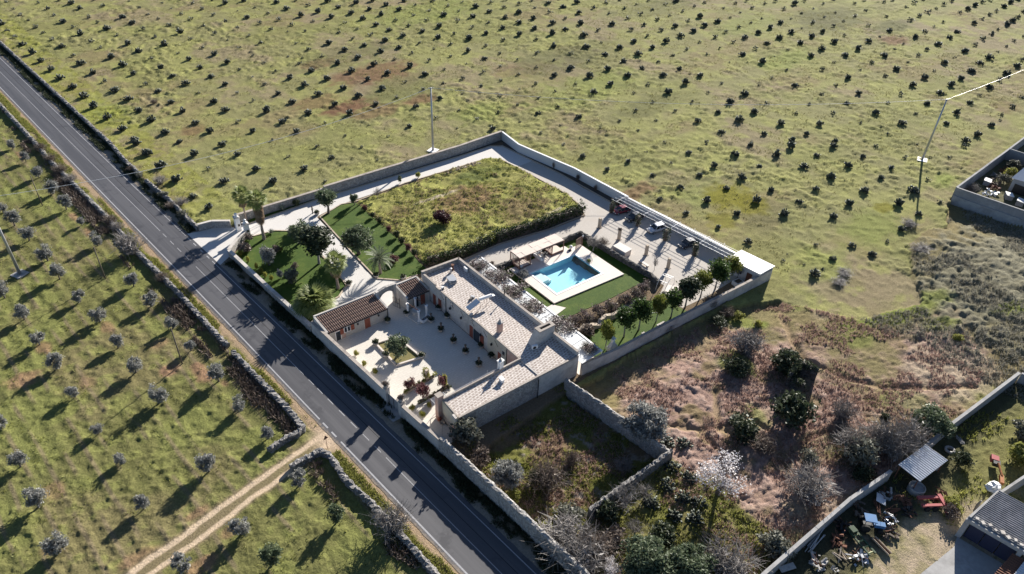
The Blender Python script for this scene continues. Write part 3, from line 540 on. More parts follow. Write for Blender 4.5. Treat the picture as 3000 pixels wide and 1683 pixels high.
sheet('courtyard', [(42.5, 55.8), (46, 60), (60.9, 59.2), (63, 86), (62.8, 88), (54, 88.6), (54, 85.6), (42.5, 86)], .04, M['court'])
sheet('courtyard', [(42.5, 55.8), (46, 59.9), (46.3, 56)], .045, M['court'])
sheet('gate_apron', [(40.5, 69.4), (42.4, 69.2), (42.4, 64.6), (40.45, 64.8)], .04, M['concrete'])
sheet('terrace', [(69, 53), (76, 52.2), (76.6, 84.4), (71.3, 86)], .04, M['deck'])
KERBS = (([(50.6, 129.5), (66.25, 129.15), (72.6, 128.6), (104.5, 125.15), (113.9, 124.5), (116.2, 122.5), (116.8, 103), (115.8, 86.5)], 'kerb edging the beds below the far boundary walls'),
         ([(49, 124.6), (53.3, 123.7), (55.3, 121.9), (56.7, 117), (55.3, 105), (54.1, 98.3), (51.1, 96.2), (49.3, 96)], 'tufa kerb round the palm lawn beside the gate'),
         ([(72.3, 123), (69.5, 124), (63.2, 122.4), (60.7, 105.6), (59.5, 96.4), (62.6, 92.9), (66, 92.2)], 'tufa kerb round the lawn with the old olive tree'),
         ([(72.6, 123), (85.6, 122.8), (100.8, 120.9), (108.4, 120.1), (110.9, 117.5), (111.1, 112), (110.9, 95), (109.5, 90)], 'kerb along the top of the weedy meadow'),
         ([(107, 86.3), (97, 87.3), (85, 90), (76, 90.4), (70.6, 91.1)], 'kerb along the foot of the hedge'))
for pts, lb in KERBS:
    t = thing('kerb', lb, 'kerb', (pts[0][0], pts[0][1], 0)); pr = resample(pts, 1.6); mb = MB(); random.seed(len(pts))
    for a, b in zip(pr[:-1], pr[1:]):
        L_ = math.hypot(b[0] - a[0], b[1] - a[1])
        mb.box(((a[0] + b[0]) / 2, (a[1] + b[1]) / 2, .09 + random.uniform(-.02, .02)), (L_ - .04, .28, .2), math.atan2(b[1] - a[1], b[0] - a[0]))
    o = mb.build('kerb_stone', M['kerb'], t); o['kind'] = 'stuff'

# ---------------------------------------------------------------- farmhouse
def fx(y): return 61.0 + (y - 59.1) * .078
def rx_(y): return 68.7 + (y - 53.4) * .0772
hb = thing('farmhouse', 'long flat roofed limestone farmhouse with paved roof and courtyard front', 'house', (65, 70, 0))
MP = [(fx(87.1), 87.1), (rx_(86.1), 86.05), (68.7, 53.4), (60.6, 54.25), (61, 59.1)]
WP = [(60.98, 59.05), (60.58, 54.27), (45.7, 55.85), (46.4, 60.35)]
MB().prism([(fx(87.1), 87.1), (rx_(86.1), 86.05), (68.7, 53.4), (60.62, 54.25), (61, 59.1)], -1.7, 4.2).build('wall', M['limew'], hb)
MB().prism([(60.96, 59.04), (60.58, 54.28), (45.7, 55.85), (46.4, 60.35)], -1.7, 4.05).build('wing_wall', M['greystone'], hb)
r = MB(); r.add([(p[0], p[1], 4.21) for p in [(fx(87) + .1, 86.9), (60.9, 54.4), (68.5, 53.6), (rx_(86) - .1, 85.9)]], [(0, 1, 2, 3)]); r.build('roof_paving', M['roofpav'], hb)
r = MB(); r.add([(p[0], p[1], 4.06) for p in [(61.3, 58.8), (46.6, 60.1), (45.9, 56.05), (61.3, 54.4)]], [(0, 1, 2, 3)]); r.build('roof_paving', M['roofpav'], hb)
def edge(a, b, w, z0, z1, mat, nm='parapet', capm=None):
    L_ = math.hypot(b[0] - a[0], b[1] - a[1]); an = math.atan2(b[1] - a[1], b[0] - a[0]); c = ((a[0] + b[0]) / 2, (a[1] + b[1]) / 2)
    o = MB().box((*c, (z0 + z1) / 2), (L_, w, z1 - z0), an).build(nm, mat, hb)
    if capm: MB().box((*c, z1 + .04), (L_ + .06, w + .1, .08), an).build('coping', capm, o)
edge((rx_(86.1) - .2, 86.0), (68.6, 53.6), .35, 4.15, 5.05, M['limew'], capm=M['copping'])
edge((fx(87.1) - .02, 86.93), (rx_(86.1) - .1, 85.88), .38, 4.15, 5.05, M['greystone'], capm=M['copping'])
edge((fx(86.9) + .12, 86.9), (fx(82.6) + .12, 82.6), .28, 4.15, 4.75, M['limew'], capm=M['copping'])
edge((fx(82.6) + .12, 82.6), (60.98 + .12, 59.2), .26, 4.15, 4.36, M['copping'])
edge((61.2, 58.98), (46.5, 60.2), .26, 4.0, 4.5, M['copping'], 'wing_parapet')
edge((68.6, 53.55), (45.9, 55.98), .32, 3.98, 4.33, M['copping'], 'wing_parapet')
edge((45.95, 55.9), (46.5, 60.1), .24, 4.0, 4.16, M['copping'], 'wing_parapet')
edge((45.6, 56.9), (45.45, 55.95), .35, 3.7, 4.38, M['limew'], 'corner_block')
# end wall of the wing: pink plaster and a pilaster
MB().prism([(46.38, 60.3), (45.72, 55.9), (45.66, 55.92), (46.32, 60.3)], 1.5, 4.0).build('end_plaster', M['yelpl'], hb)
MB().prism([(46.3, 58.6), (45.74, 55.95), (45.62, 55.95), (46.18, 58.6)], 0, 1.6).build('end_plaster', M['pinkpl'], hb, label='worn pink patch at the foot of the end wall')
MB().box((46.15, 60.75, 2.5), (.95, .85, 5.0), R(-5)).build('end_pillar', M['pinkpl'], hb)
MB().box((46.15, 60.75, 5.04), (1.1, 1.0, .08), R(-5)).build('pillar_cap', M['copping'], hb)
# courtyard front in three colours
def front(y0, y1, z0, z1, mat, nm, off=.04, lab=None, parent=None):
    e0, e1 = (y0 - 59.1), (y1 - 59.1)
    return MB().prism([(fx(y0), y0), (fx(y1), y1), (fx(y1) - off, y1), (fx(y0) - off, y0)], z0, z1).build(nm, mat, parent or hb, label=lab)
front(59.3, 62.3, .02, 4.14, M['pinkpl'], 'front_plaster', lab='pink plastered bay at the inner corner')
front(62.3, 67.3, .02, 4.13, M['yelpl'], 'front_plaster', .035, 'pale yellow plastered bay')
def opening(y, w, z0, z1, kind, sh=None):
    d = front(y - w / 2 - .14, y + w / 2 + .14, z0, z1 + .16, M['limew'], 'door_frame' if kind == 'door' else 'window_frame', .07)
    front(y - w / 2, y + w / 2, z0, z1, M['glass'] if kind != 'solid' else M['door'], 'pane' if kind != 'solid' else 'door', .09, parent=d)
    if sh:
        for sg in (-1, 1): front(y + sg * (w / 2 + sh / 2 + .16) - sh / 2, y + sg * (w / 2 + sh / 2 + .16) + sh / 2, z0, z1, M['door'], 'shutter', .1)
opening(70.3, 1.7, .03, 2.5, 'door', .95); opening(64.0, .9, .03, 2.1, 'solid'); opening(63.0, .6, 2.3, 3.1, 'window'); opening(81.2, 1.0, .03, 2.4, 'solid'); opening(82.9, .9, .03, 2.4, 'solid')
for y in (66, 69, 74.5, 77.8):
    lm = MB(); lm.lathe([(.04, -.25), (.16, -.2), (.2, .1), (.06, .22)], (fx(y) - .28, y, 2.6), 8); lm.tube((fx(y), y, 2.85), (fx(y) - .28, y, 2.85), .03); lm.build('wall_lantern', M['black'], hb)
for y in (62.2, 79.3): MB().tube((fx(y) - .08, y, .1), (fx(y) - .08, y, 4.1), .06).build('downpipe', M['black'], hb)
for y in (64.5, 67.5, 71, 74, 77, 80): MB().tube((fx(y) - .05, y + .8, 3.9), (fx(y) - .05, y, 3.0), .03, n=5).build('cable', M['black'], hb)
for y in (71.3, 77.2): MB().tube((fx(y) - .1, y, 4.0), (fx(y) - .6, y - .2, 4.15), .08).build('water_spout', M['greystone'], hb)
MB().tube((60.25,53.99) + (-.2,), (60.25,53.99) + (4.0,), .07).build('downpipe', M['black'], hb)
# things on the roof
t = thing('chimney', 'pink chimney with a grey pointed cap on the farmhouse roof', 'chimney', (63.2, 66.1, 4.21)); l = LMB()
l.box((0, 0, .95), (.85, .62, 1.9)).build('stack', M['pinkpl'], t); LMB().box((0, 0, 1.93), (1, .76, .1)).build('rim', M['concrete'], t); LMB().lathe([(.42, 1.98), (.2, 2.4), (.03, 2.95)], n=4).build('cap', M['concrete'], t)
t = thing('chimney', 'big tapering stone chimney hood near the roof corner', 'chimney', (67, 60.2, 4.21)); l = LMB()
bot = [(-2.3, -.6, 0), (2.3, -.75, 0), (2.4, .75, 0), (-2.3, .85, 0)]; mid_ = [(-.95, -.45, 2.2), (2.25, -.75, 2.2), (2.35, .5, 2.2), (-.85, .85, 2.2)]
l.add(bot + mid_, [(0, 1, 5, 4), (1, 2, 6, 5), (2, 3, 7, 6), (3, 0, 4, 7)]); l.build('hood', M['limew'], t)
rim = LMB(); A4 = [(-.95, -.45), (2.25, -.75), (2.35, .5), (-.85, .85)]; B4 = [(-.3, -.12), (1.75, -.32), (1.82, .15), (-.25, .42)]
rim.add([(p[0] * 1.03, p[1] * 1.06, z) for z in (2.2, 2.38) for p in A4] + [(p[0], p[1], z) for z in (2.2, 2.38) for p in B4],
        [(4 + i, 4 + (i + 1) % 4, 12 + (i + 1) % 4, 12 + i) for i in range(4)] + [(i, (i + 1) % 4, 4 + (i + 1) % 4, 4 + i) for i in range(4)] + [(8 + (i + 1) % 4, 8 + i, 12 + i, 12 + (i + 1) % 4) for i in range(4)])
rim.build('rim', M['copping'], t); LMB().box((.75, .05, 1.6), (2.2, .6, .05), R(-5)).build('flue', M['black'], t)
t = thing('chimney', 'white chimney with a pointed cap at the inner corner of the wing', 'chimney', (57.3, 59.5, 4.06)); LMB().box((0, 0, .9), (.75, .6, 1.8)).build('stack', M['white'], t); LMB().box((0, 0, 1.85), (1, .8, .12)).build('rim', M['white'], t); LMB().lathe([(.35, 1.9), (.14, 2.2), (.03, 2.6)], n=4).build('cap', M['concrete'], t)
def ac(x, y, z, rz, lb):
    t = thing('air_conditioner', lb, 'air conditioner', (x, y, z), rz); LMB().box((0, 0, .42), (.95, .38, .7)).build('casing', M['white'], t)
    LMB().lathe([(.28, 0), (.28, .02)], n=14).build('fan_grille', M['black'], t).rotation_euler = (R(90), 0, 0); t.children[-1].location = (-.12, -.2, .42)
    for sx in (-.35, .35): LMB().box((sx, 0, .04), (.06, .4, .08)).build('foot', M['black'], t)
ac(*(64.56,59.27), 4.21, R(-20), 'white air conditioner unit beside the big chimney hood'); ac(*(70.15,82.83), 4.21, R(82), 'white air conditioner unit by the rear parapet')
t = thing('skylight', 'white tilted skylight box on the farmhouse roof', 'skylight', (*(66.08,81.87), 4.21), R(-5)); LMB().box((0, 0, .22), (1.1, 1.5, .44)).build('curb', M['concrete'], t); LMB().box((.1, .25, .62), (1.35, 1.5, .09), 0, (R(14), R(-8))).build('lid', M['white'], t); LMB().box((-.1, -.5, .46), (.9, .9, .05)).build('pane', M['glass'], t)
t = thing('roof_vent', 'small white vent box on the wing roof', 'vent', (*(55.62,57.39), 4.07), R(-5)); LMB().box((0, 0, .3), (.5, .7, .6)).build('box', M['white'], t); LMB().box((0, 0, .66), (.7, .9, .08), 0, (R(8), 0)).build('lid', M['white'], t)
t = thing('vent_pipe', 'pair of stubby vent cowls near the rear corner of the roof', 'vent', (*(67.56,84.07), 4.21))
LMB().tube((0, 0, 0), (0, 0, .9), .16).lathe([(.26, .85), (.26, 1.05), (.1, 1.15)]).build('cowl', M['steel'], t); LMB().tube((.9, .5, 0), (.9, .5, 1.1), .2).lathe([(.3, 1.05), (.3, 1.25)], (.9, .5, 0)).build('cowl', M['rust'], t)
t = thing('vent_pipe', 'thin black flue standing against the rear parapet', 'vent', (*(69.86,72.16), 4.21)); LMB().tube((0, 0, 0), (0, 0, 2.0), .09).lathe([(.15, 1.9), (.15, 2.1)]).build('pipe', M['black'], t)
t = thing('solar_heater', 'white solar water heater tilted on a frame on the roof', 'solar heater', (64.9, 73.35, 4.21), R(-8))
LMB().box((-1.1, 0, .95), (2.4, 1.25, .08), 0, (0, R(-24))).build('panel', M['white'], t); LMB().box((-1.1, 0, 1.0), (2.2, 1.1, .04), 0, (0, R(-24))).build('panel_glass', M['skylightgrey'], t)
LMB().tube((.15, 0, 1.55), (2.6, -.15, 1.55), .3, n=14).build('tank', M['white'], t); LMB().box((2.9, -.15, 1.45), (.5, .6, .05), 0, (0, R(10))).build('tray', M['white'], t)
for x, y in ((-2, .5), (-2, -.5), (.1, .5), (.1, -.5), (1.4, .4), (1.4, -.5), (2.5, .3), (2.5, -.5)): LMB().tube((x, y, 0), (x, y * .8, 1.3 if x > 0 else .6), .03, n=5).build('leg', M['rust'], t)
t = thing('pump_motor', 'small dark pump lying on the roof behind the solar heater', 'pump', (*(65.29,75.72), 4.21), R(20)); LMB().tube((-.4, 0, .2), (.4, 0, .2), .2, n=10).build('motor', M['black'], t); LMB().box((.55, 0, .2), (.4, .7, .35)).build('housing', M['steel'], t)
t = thing('wall_box', 'white meter box on the front edge of the roof', 'box', (*(63.45,81.33), 4.3)); LMB().box((0, 0, .2), (.5, .35, .4)).build('box', M['white'], t); LMB().box((-.05, -.25, .1), (.3, .15, .25)).build('pipe_stub', M['black'], t)
t = thing('wall_box', 'pale box on the roof edge below the solar heater', 'box', (*(62.46,72.43), 4.22)); LMB().box((0, 0, .15), (.6, .4, .3), R(10)).build('box', M['limew'], t); LMB().tube((.3, -.3, .05), (1.6, -.1, .05), .04).build('pipe', M['rust'], t)
# wires over the courtyard
mb = MB()
for a, b, z in (((47.3, 60.2), (57, 59.4), 4.75),): mb.tube((*a, z), (*b, z), .02, n=4)
for x in (48.2, 52, 55): mb.tube((x, 60.0, 4.4), (x, 60.0, 5.0), .025, n=4)
mb.build('clothes_wire', M['whitesteel'], hb)

# ---------------------------------------------------------------- annexes with tiled roofs and the arched gateway
def annex(label, x0, x1, y0, y1, ze, zr, dx=.0):
    t = thing('annex', label, 'outbuilding', ((x0 + x1) / 2, (y0 + y1) / 2, 0)); sk = lambda x: -(x - x0) * .095
    P = [(x0, y0 + sk(x0)), (x1, y0 + sk(x1)), (x1, y1 + sk(x1)), (x0, y1 + sk(x0))]
    MB().prism([(P[0][0], P[0][1], 0), (P[1][0], P[1][1], 0), (P[2][0], P[2][1], 0), (P[3][0], P[3][1], 0)], 0, 0, [(P[0][0], P[0][1], ze), (P[1][0], P[1][1], ze), (P[2][0], P[2][1], zr), (P[3][0], P[3][1], zr)]).build('wall', M['ashlar'], t)
    n = int((x1 - x0 - .5) / .36); mb = MB()
    for i in range(n):
        x = x0 + .4 + i * (x1 - x0 - .8) / (n - 1)
        for k in range(5):
            ya = y0 - .25 + (y1 - y0 + .05) * k / 5; yb = y0 - .25 + (y1 - y0 + .05) * (k + 1.1) / 5; za = ze + .1 + (zr - ze) * k / 5; zb = ze + .06 + (zr - ze) * (k + 1.1) / 5
            mb.tube((x, ya + sk(x), za), (x + random.uniform(-.02, .02), yb + sk(x), zb), .12, .1, 6)
    mb.build('tile_rows', M['terracotta'], t, True)
    MB().prism([(P[0][0], P[0][1] - .2, ze - .03), (P[1][0], P[1][1] - .2, ze - .03), (P[2][0], P[2][1], zr - .02), (P[3][0], P[3][1], zr - .02)], 0, 0, [(P[0][0], P[0][1] - .2, ze + .05), (P[1][0], P[1][1] - .2, ze + .05), (P[2][0], P[2][1], zr + .05), (P[3][0], P[3][1], zr + .05)]).build('roof_deck', M['bedsoil'], t)
    MB().prism([(x0 - .05, y1 + sk(x0) - .02), (x1 + .05, y1 + sk(x1) - .02), (x1 + .05, y1 + sk(x1) + .28), (x0 - .05, y1 + sk(x0) + .28)], 0, zr + .3).build('back_parapet', M['limew'], t)
    for x in (x0, x1):
        MB().prism([(x - .18, y0 - .1 + sk(x), 0), (x + .18, y0 - .1 + sk(x), 0), (x + .18, y1 + sk(x), 0), (x - .18, y1 + sk(x), 0)], 0, 0, [(x - .18, y0 - .1 + sk(x), ze + .2), (x + .18, y0 - .1 + sk(x), ze + .2), (x + .18, y1 + sk(x), zr + .25), (x - .18, y1 + sk(x), zr + .25)]).build('gable_wall', M['limew'], t)
    MB().tube((x0, y0 - .3 + sk(x0), ze), (x1, y0 - .3 + sk(x1), ze), .07, n=6).build('gutter', M['black'], t)
    return t, (lambda x: y0 + sk(x))
an, yf = annex('low annex with a ribbed terracotta tile roof by the courtyard wall', 42.75, 54.1, 86.2, 90.0, 2.45, 3.4)
def fr(t, x, w, z0, z1, mat, nm, o, parent=None): return MB().prism([(x - w / 2, yf(x - w / 2)), (x + w / 2, yf(x + w / 2)), (x + w / 2, yf(x + w / 2) - o), (x - w / 2, yf(x - w / 2) - o)], z0, z1).build(nm, mat, parent or t)
d_ = fr(an, 50.1, 1.35, .03, 2.25, M['limew'], 'door_frame', .05); fr(an, 50.1, 1.05, .03, 2.1, M['door'], 'door', .08, d_)
w_ = fr(an, 46.3, 1.25, 1.0, 2.15, M['white'], 'window_frame', .05)
for dx in (-.3, .3): fr(an, 46.3 + dx, .42, 1.1, 2.05, M['glass'], 'pane', .07, w_)
for dx in (-1.0, 1.0): fr(an, 46.3 + dx, .62, 1.0, 2.15, M['door'], 'shutter', .09)
fr(an, 44.6, 1.1, .03, 2.0, M['white'], 'door_frame', .05); fr(an, 44.6, .8, .03, 1.85, M['glass'], 'glass_door', .08); fr(an, 45.0, 1.9, .03, 2.3, M['pinkpl'], 'front_plaster', .03)
for x in (48.2, 52.2): MB().lathe([(.05, -.2), (.15, -.12), (.16, .1), (.05, .2)], (x, yf(x) - .25, 1.9), 8).build('wall_lantern', M['black'], an)
MB().tube((54, yf(54) - .15, .05), (54, yf(54) - .15, 2.4), .06).build('downpipe', M['black'], an)
an2, yf2 = annex('short annex with a tiled roof joined to the farmhouse corner', 58.3, 62.7, 84.9, 88.3, 2.5, 3.4)
for x, m_, w in ((60.0, 'black', .9), (61.4, 'door', .9)): MB().prism([(x - w / 2, yf2(x) + .05), (x + w / 2, yf2(x) - .03), (x + w / 2, yf2(x) - .12), (x - w / 2, yf2(x) - .06)], .04, 2.1).build('door', M[m_], an2)
ar = thing('archway', 'stone archway between the two tiled annexes', 'arch', (56.2, 88.4, 0)); ao = LMB(); n = 14; HW, HR, HT = 1.55, 1.9, 4.3
out = []
for i in range(n + 1):
    a = math.pi * i / n; out.append((-HW * math.cos(a), HR + HW * .9 * math.sin(a)))
for y in (-.25, .25): ao.v += [(x, y, z) for x, z in out] + [(x, y, HT - .25 * abs(x) / 2) for x, z in out]
m = n + 1
for b in (0, 2 * m):
    for i in range(n): ao.f.append((b + i, b + i + 1, b + m + i + 1, b + m + i))
for i in range(n): ao.f.append((i, 2 * m + i, 2 * m + i + 1, i + 1)); ao.f.append((m + i, m + i + 1, 3 * m + i + 1, 3 * m + i))
ao.build('arch', M['greystone'], ar)
for sx in (-1, 1): LMB().box((sx * 1.85, 0, 2.05), (.6, .55, 4.1)).build('jamb', M['limew'], ar)
LMB().box((0, 0, .02), (3.1, .5, .06)).build('threshold', M['deck'], ar)
gt = thing('iron_gate', 'open black wrought iron gate leaf standing in the archway', 'gate', (57.0, 87.6, 0), R(-75)); g = LMB()
for x in (0, .5, 1.0, 1.5): g.tube((x, 0, .1), (x, 0, 2.1 + .25 * math.sin(x * 2)), .025, n=5)
for z in (.15, 1.0, 1.15, 2.0): g.tube((0, 0, z), (1.5, 0, z), .025, n=5)
g.build('bars', M['black'], gt); LMB().tube((1.55, 0, 0), (1.55, 0, 2.4), .045).build('gate_post', M['black'], gt)
# estate gate piers
for (x, y), h_, lb in (((48.0, 128.7), 3.0, 'white gate pier with a ball finial on the cactus field side'), ((48.4, 125.7), 2.8, 'white gate pier with a ball finial beside the palm lawn')):
    t = thing('gate_pier', lb, 'gate pier', (x, y, 0), R(-6)); LMB().box((0, 0, h_ / 2), (.95, .95, h_)).build('shaft', M['white'], t); LMB().box((0, 0, h_ + .08), (1.2, 1.2, .16)).build('capital', M['limew'], t)
    LMB().lathe([(.5, h_ + .16), (.3, h_ + .45), (.16, h_ + .55), (.3, h_ + .75), (.26, h_ + .95), (.08, h_ + 1.05)], n=10).build('finial', M['white'], t, True); LMB().box((.1, -.5, h_ * .45), (.35, .06, .5)).build('letter_box', M['black'], t)
t = thing('iron_gate', 'open thin iron gate leaf behind the white gate piers', 'gate', (48.9, 125.3, 0), R(12)); g = LMB()
for z in (.2, 1.0, 1.5): g.tube((0, 0, z), (2.4, 0, z), .03, n=5)
for x in (0, 2.4): g.tube((x, 0, .1), (x, 0, 1.9), .035, n=5)
for i in range(1, 12): g.tube((i * .2, 0, .2), (i * .2, 0, 1.5), .008, n=3)
g.build('bars', M['steel'], t)
# courtyard gate piers with clipped bushes
for y, lb in ((68.9, 'roadside courtyard pier with a dark bush on top, nearer the annex'), (65.1, 'roadside courtyard pier with a dark bush on top, nearer the wing')):
    t = thing('gate_pier', lb, 'gate pier', (42.35, y, 0)); LMB().box((0, 0, 1.5), (.75, .7, 3.0)).build('shaft', M['limew'], t); LMB().box((0, 0, 3.05), (.9, .85, .12)).build('capital', M['copping'], t); LMB().lathe([(.3, 3.1), (.42, 3.5)], n=10).build('flower_pot', M['limew'], t)
t = thing('metal_gate', 'grey sheet metal gate between the courtyard piers', 'gate', (42.3, 67, 0)); LMB().box((0, 0, 1.1), (.06, 3.0, 2.1)).build('leaf', M['greyrender'], t)
for y in (-1.2, 0, 1.2): LMB().box((-.05, y, 1.1), (.06, .08, 2.1)).build('stile', M['black'], t)
# well
t = thing('stone_well', 'white four columned stone well with a trough in the courtyard', 'well', (58.6, 82.5, 0), R(5))
LMB().box((0, 0, .1), (3.2, 4.2, .2)).build('plinth', M['court'], t)
for x, y in ((-1, 1.4), (1, 1.6), (-1, -1.5), (1, -1.3)): LMB().lathe([(.3, .2), (.3, .35), (.2, .4), (.2, 2.3), (.3, 2.4), (.3, 2.55)], (x, y, 0), 12).build('column', M['white'], t)
LMB().lathe([(.7, .2), (.7, 1.0), (.8, 1.05), (.8, 1.15)], (0, .3, 0), 16).build('well_head', M['limew'], t); LMB().tube((-1, 1.4, 2.6), (-1, -1.5, 2.6), .06).build('beam', M['rust'], t); LMB().tube((1, 1.6, 2.6), (1, -1.3, 2.6), .06).build('beam', M['rust'], t)
tr = LMB(); tr.box((0, -2.1, .45), (2.0, .8, .5)).build('trough', M['white'], t); LMB().box((0, -2.1, .705), (1.7, .55, .02)).build('trough_water', M['glass'], t)
# planter bed with kerb
t = thing('planter_bed', 'square stone edged tree bed in the courtyard', 'planter', (50.2, 77.3, 0)); PB = [(48.6, 81), (48.1, 74.4), (52.3, 73.2), (52.2, 80.1)]
MB().prism(PB, 0, .12).build('grass_top', pm('dry_lawn', (.20, .17, .07), (.14, .13, .05), 3, .95, .4, 14, .05), t)
for a, b in zip(PB, PB[1:] + PB[:1]): MB().box(((a[0] + b[0]) / 2, (a[1] + b[1]) / 2, .18), (math.hypot(b[0] - a[0], b[1] - a[1]) + .25, .3, .36), math.atan2(b[1] - a[1], b[0] - a[0])).build('kerb_stone', M['deck'], t)

# ---------------------------------------------------------------- milky pergola roof behind the house
t = thing('sheet_canopy', 'long white translucent sheet canopy along the back of the farmhouse', 'canopy', (73, 69, 0))
def cxl(y): return rx_(y) + .1
def cxr(y): return 73.7 + (y - 52.2) * .088
ys = [52.6 + i * (85.6 - 52.6) / 16 for i in range(17)]
for a, b in zip(ys[:-1], ys[1:]):
    MB().prism([(cxl(a), a + .02, 3.02), (cxr(a), a + .02, 2.86), (cxr(b), b - .02, 2.86), (cxl(b), b - .02, 3.02)], 0, 0, [(cxl(a), a + .02, 3.05), (cxr(a), a + .02, 2.89), (cxr(b), b - .02, 2.89), (cxl(b), b - .02, 3.05)]).build('roof_sheet', M['poly'], t)
for y in ys: MB().tube((cxl(y), y, 3.08), (cxr(y), y, 2.92), .04, n=5).build('rafter', M['whitesteel'], t)
MB().prism([(cxr(52.5), 52.5), (cxr(85.7), 85.7), (cxr(85.7) - .35, 85.7), (cxr(52.5) - .35, 52.5)], 2.9, 2.98).build('eaves_board', M['white'], t)
for y in ys[::3]: MB().tube((cxr(y) - .15, y, 0), (cxr(y) - .15, y, 2.88), .06).build('post', M['whitesteel'], t)

# ---------------------------------------------------------------- pool
PA = R(-6); pc = (87.85, 73.75)
def pr_(x, y): c, s = math.cos(PA), math.sin(PA); return (pc[0] + x * c - y * s, pc[1] + x * s + y * c)
PX, PY = 5.65, 3.85
t = thing('swimming_pool', 'rectangular blue swimming pool with a white coping', 'pool', (*pc, 0), PA); DZ = .3
basin = pm('aqua_basin', (.46, .76, .84), (.42, .73, .82), 1, .5, 0, 6, .01)
q_ = LMB(); q_.add([(-PX, -PY, DZ), (PX, -PY, DZ), (PX, PY, DZ), (-PX, PY, DZ), (-PX, -PY, -.75), (PX, -PY, -.95), (PX, PY, -.95), (-PX, PY, -.75)], [(4, 5, 6, 7), (0, 4, 7, 3), (1, 2, 6, 5), (0, 1, 5, 4), (3, 7, 6, 2)]); q_.build('basin', basin, t)
wm, nt, N, L, bs = _base('pool_water'); tr_ = N.new('ShaderNodeBsdfTransparent'); tr_.inputs[0].default_value = (.82, .945, .97, 1); gl = N.new('ShaderNodeBsdfGlossy'); gl.inputs['Roughness'].default_value = .03
fr_ = N.new('ShaderNodeLayerWeight'); fr_.inputs[0].default_value = .5; pw = N.new('ShaderNodeMath'); pw.operation = 'POWER'; pw.inputs[1].default_value = 4; L.new(fr_.outputs['Facing'], pw.inputs[0]); mx = N.new('ShaderNodeMixShader'); L.new(pw.outputs[0], mx.inputs[0]); L.new(tr_.outputs[0], mx.inputs[1]); L.new(gl.outputs[0], mx.inputs[2]); L.new(mx.outputs[0], N['Material Output'].inputs[0])
bn = N.new('ShaderNodeBump'); bn.inputs['Strength'].default_value = .25; bn.inputs['Distance'].default_value = .05; L.new(_noise(nt, 2.5, 3, .6, _pos(nt)), bn.inputs['Height']); L.new(bn.outputs[0], gl.inputs['Normal']); L.new(bn.outputs[0], fr_.inputs['Normal'])
q_ = LMB(); q_.add([(-PX, -PY, .16), (PX, -PY, .16), (PX, PY, .16), (-PX, PY, .16)], [(0, 1, 2, 3)]); q_.build('water', wm, t)
LMB().box((-PX + .9, PY - 2.0, -.28), (1.75, 2.6, .8)).build('entry_step', M['white'], t); LMB().box((-PX + 2.1, PY - 2.0, -.5), (.7, 2.6, .5)).build('entry_step', M['white'], t)
CW = .42
for sx, sy, cx_, cy_ in ((2 * PX + 2 * CW, CW, 0, PY + CW / 2), (2 * PX + 2 * CW, CW, 0, -PY - CW / 2), (CW, 2 * PY, PX + CW / 2, 0), (CW, 2 * PY, -PX - CW / 2, 0)): LMB().box((cx_, cy_, .22), (sx - .01, sy - .01, .24)).build('coping', M['white'], t)
DECK = [(97.5, 78.9), (96.3, 66.25), (79.35, 68.78), (80.5, 82.0), (94.6, 80.5), (94.5, 79.3)]
hole = [pr_(-PX - CW, -PY - CW), pr_(PX + CW, -PY - CW), pr_(PX + CW, PY + CW), pr_(-PX - CW, PY + CW)]
def deckpiece(poly): sheet('pool_deck', poly, .3, M['deck'], thick=.3)
deckpiece([DECK[2], DECK[1], hole[1], hole[0]]); deckpiece([DECK[1], DECK[0], hole[2], hole[1]]); deckpiece([DECK[0], DECK[5], DECK[4], DECK[3], hole[3], hole[2]]); deckpiece([DECK[3], DECK[2], hole[0], hole[3]])
sheet('stepping_path', [(79.1, 68.7), (80.2, 66.6), (76.2, 66.2), (75.6, 69.2), (79, 68.9)], .1, M['deck'], thick=.1)
# pergola by the pool
t = thing('pool_pergola', 'wooden pergola with a cream canvas roof and lattice sides beside the pool', 'pergola', (87.5, 81.4, .3), R(-6))
L2, D2, Z2 = 5.6, 1.45, 2.55
for x in (-L2, -2.9, 2.6, L2):
    for y in (-D2, D2): LMB().box((x, y, Z2 / 2), (.14, .14, Z2)).build('post', M['pgwood'], t)
for y in (-D2, D2): LMB().box((0, y, Z2 + .06), (2 * L2 + .3, .12, .14)).build('beam', M['pgwood'], t)
for x in (-L2, L2): LMB().box((x, 0, Z2 + .05), (.12, 2 * D2, .12)).build('beam', M['pgwood'], t)
for i in range(8):
    x = -L2 + (i + .5) * 2 * L2 / 8
    for y in (-.72, .72): LMB().box((x, y, Z2 + .17 + .02 * math.sin(i * 2.3 + y)), (2 * L2 / 8 + .02 * (1 if i < 7 else 0) - .025, 1.42, .05), 0, (R(1.5) * math.sin(i), 0)).build('roof_panel', M['cream'], t)
for x0, x1 in ((-L2, -2.9), (2.6, L2)):
    LMB().box(((x0 + x1) / 2, 0, .18), (x1 - x0, 2 * D2, .28)).build('platform', M['pgwood'], t); LMB().box(((x0 + x1) / 2, 0, .36), (x1 - x0 - .2, 2 * D2 - .2, .1)).build('mattress', M['cream'], t)
def lattice(p0, p1, z0, z1, nx, nz, par, mat=None, nm='lattice'):
    g = LMB(); p0 = Vector(p0); p1 = Vector(p1)
    for i in range(nx + 1): p = p0.lerp(p1, i / nx); g.box((p.x, p.y, (z0 + z1) / 2), (.05, .05, z1 - z0))
    for k in range(nz + 1):
        z = z0 + (z1 - z0) * k / nz; c = (p0 + p1) / 2; g.box((c.x, c.y, z), ((p1 - p0).length, .05, .05), math.atan2(p1.y - p0.y, p1.x - p0.x))
    g.build(nm, mat or M['pgwood'], par)
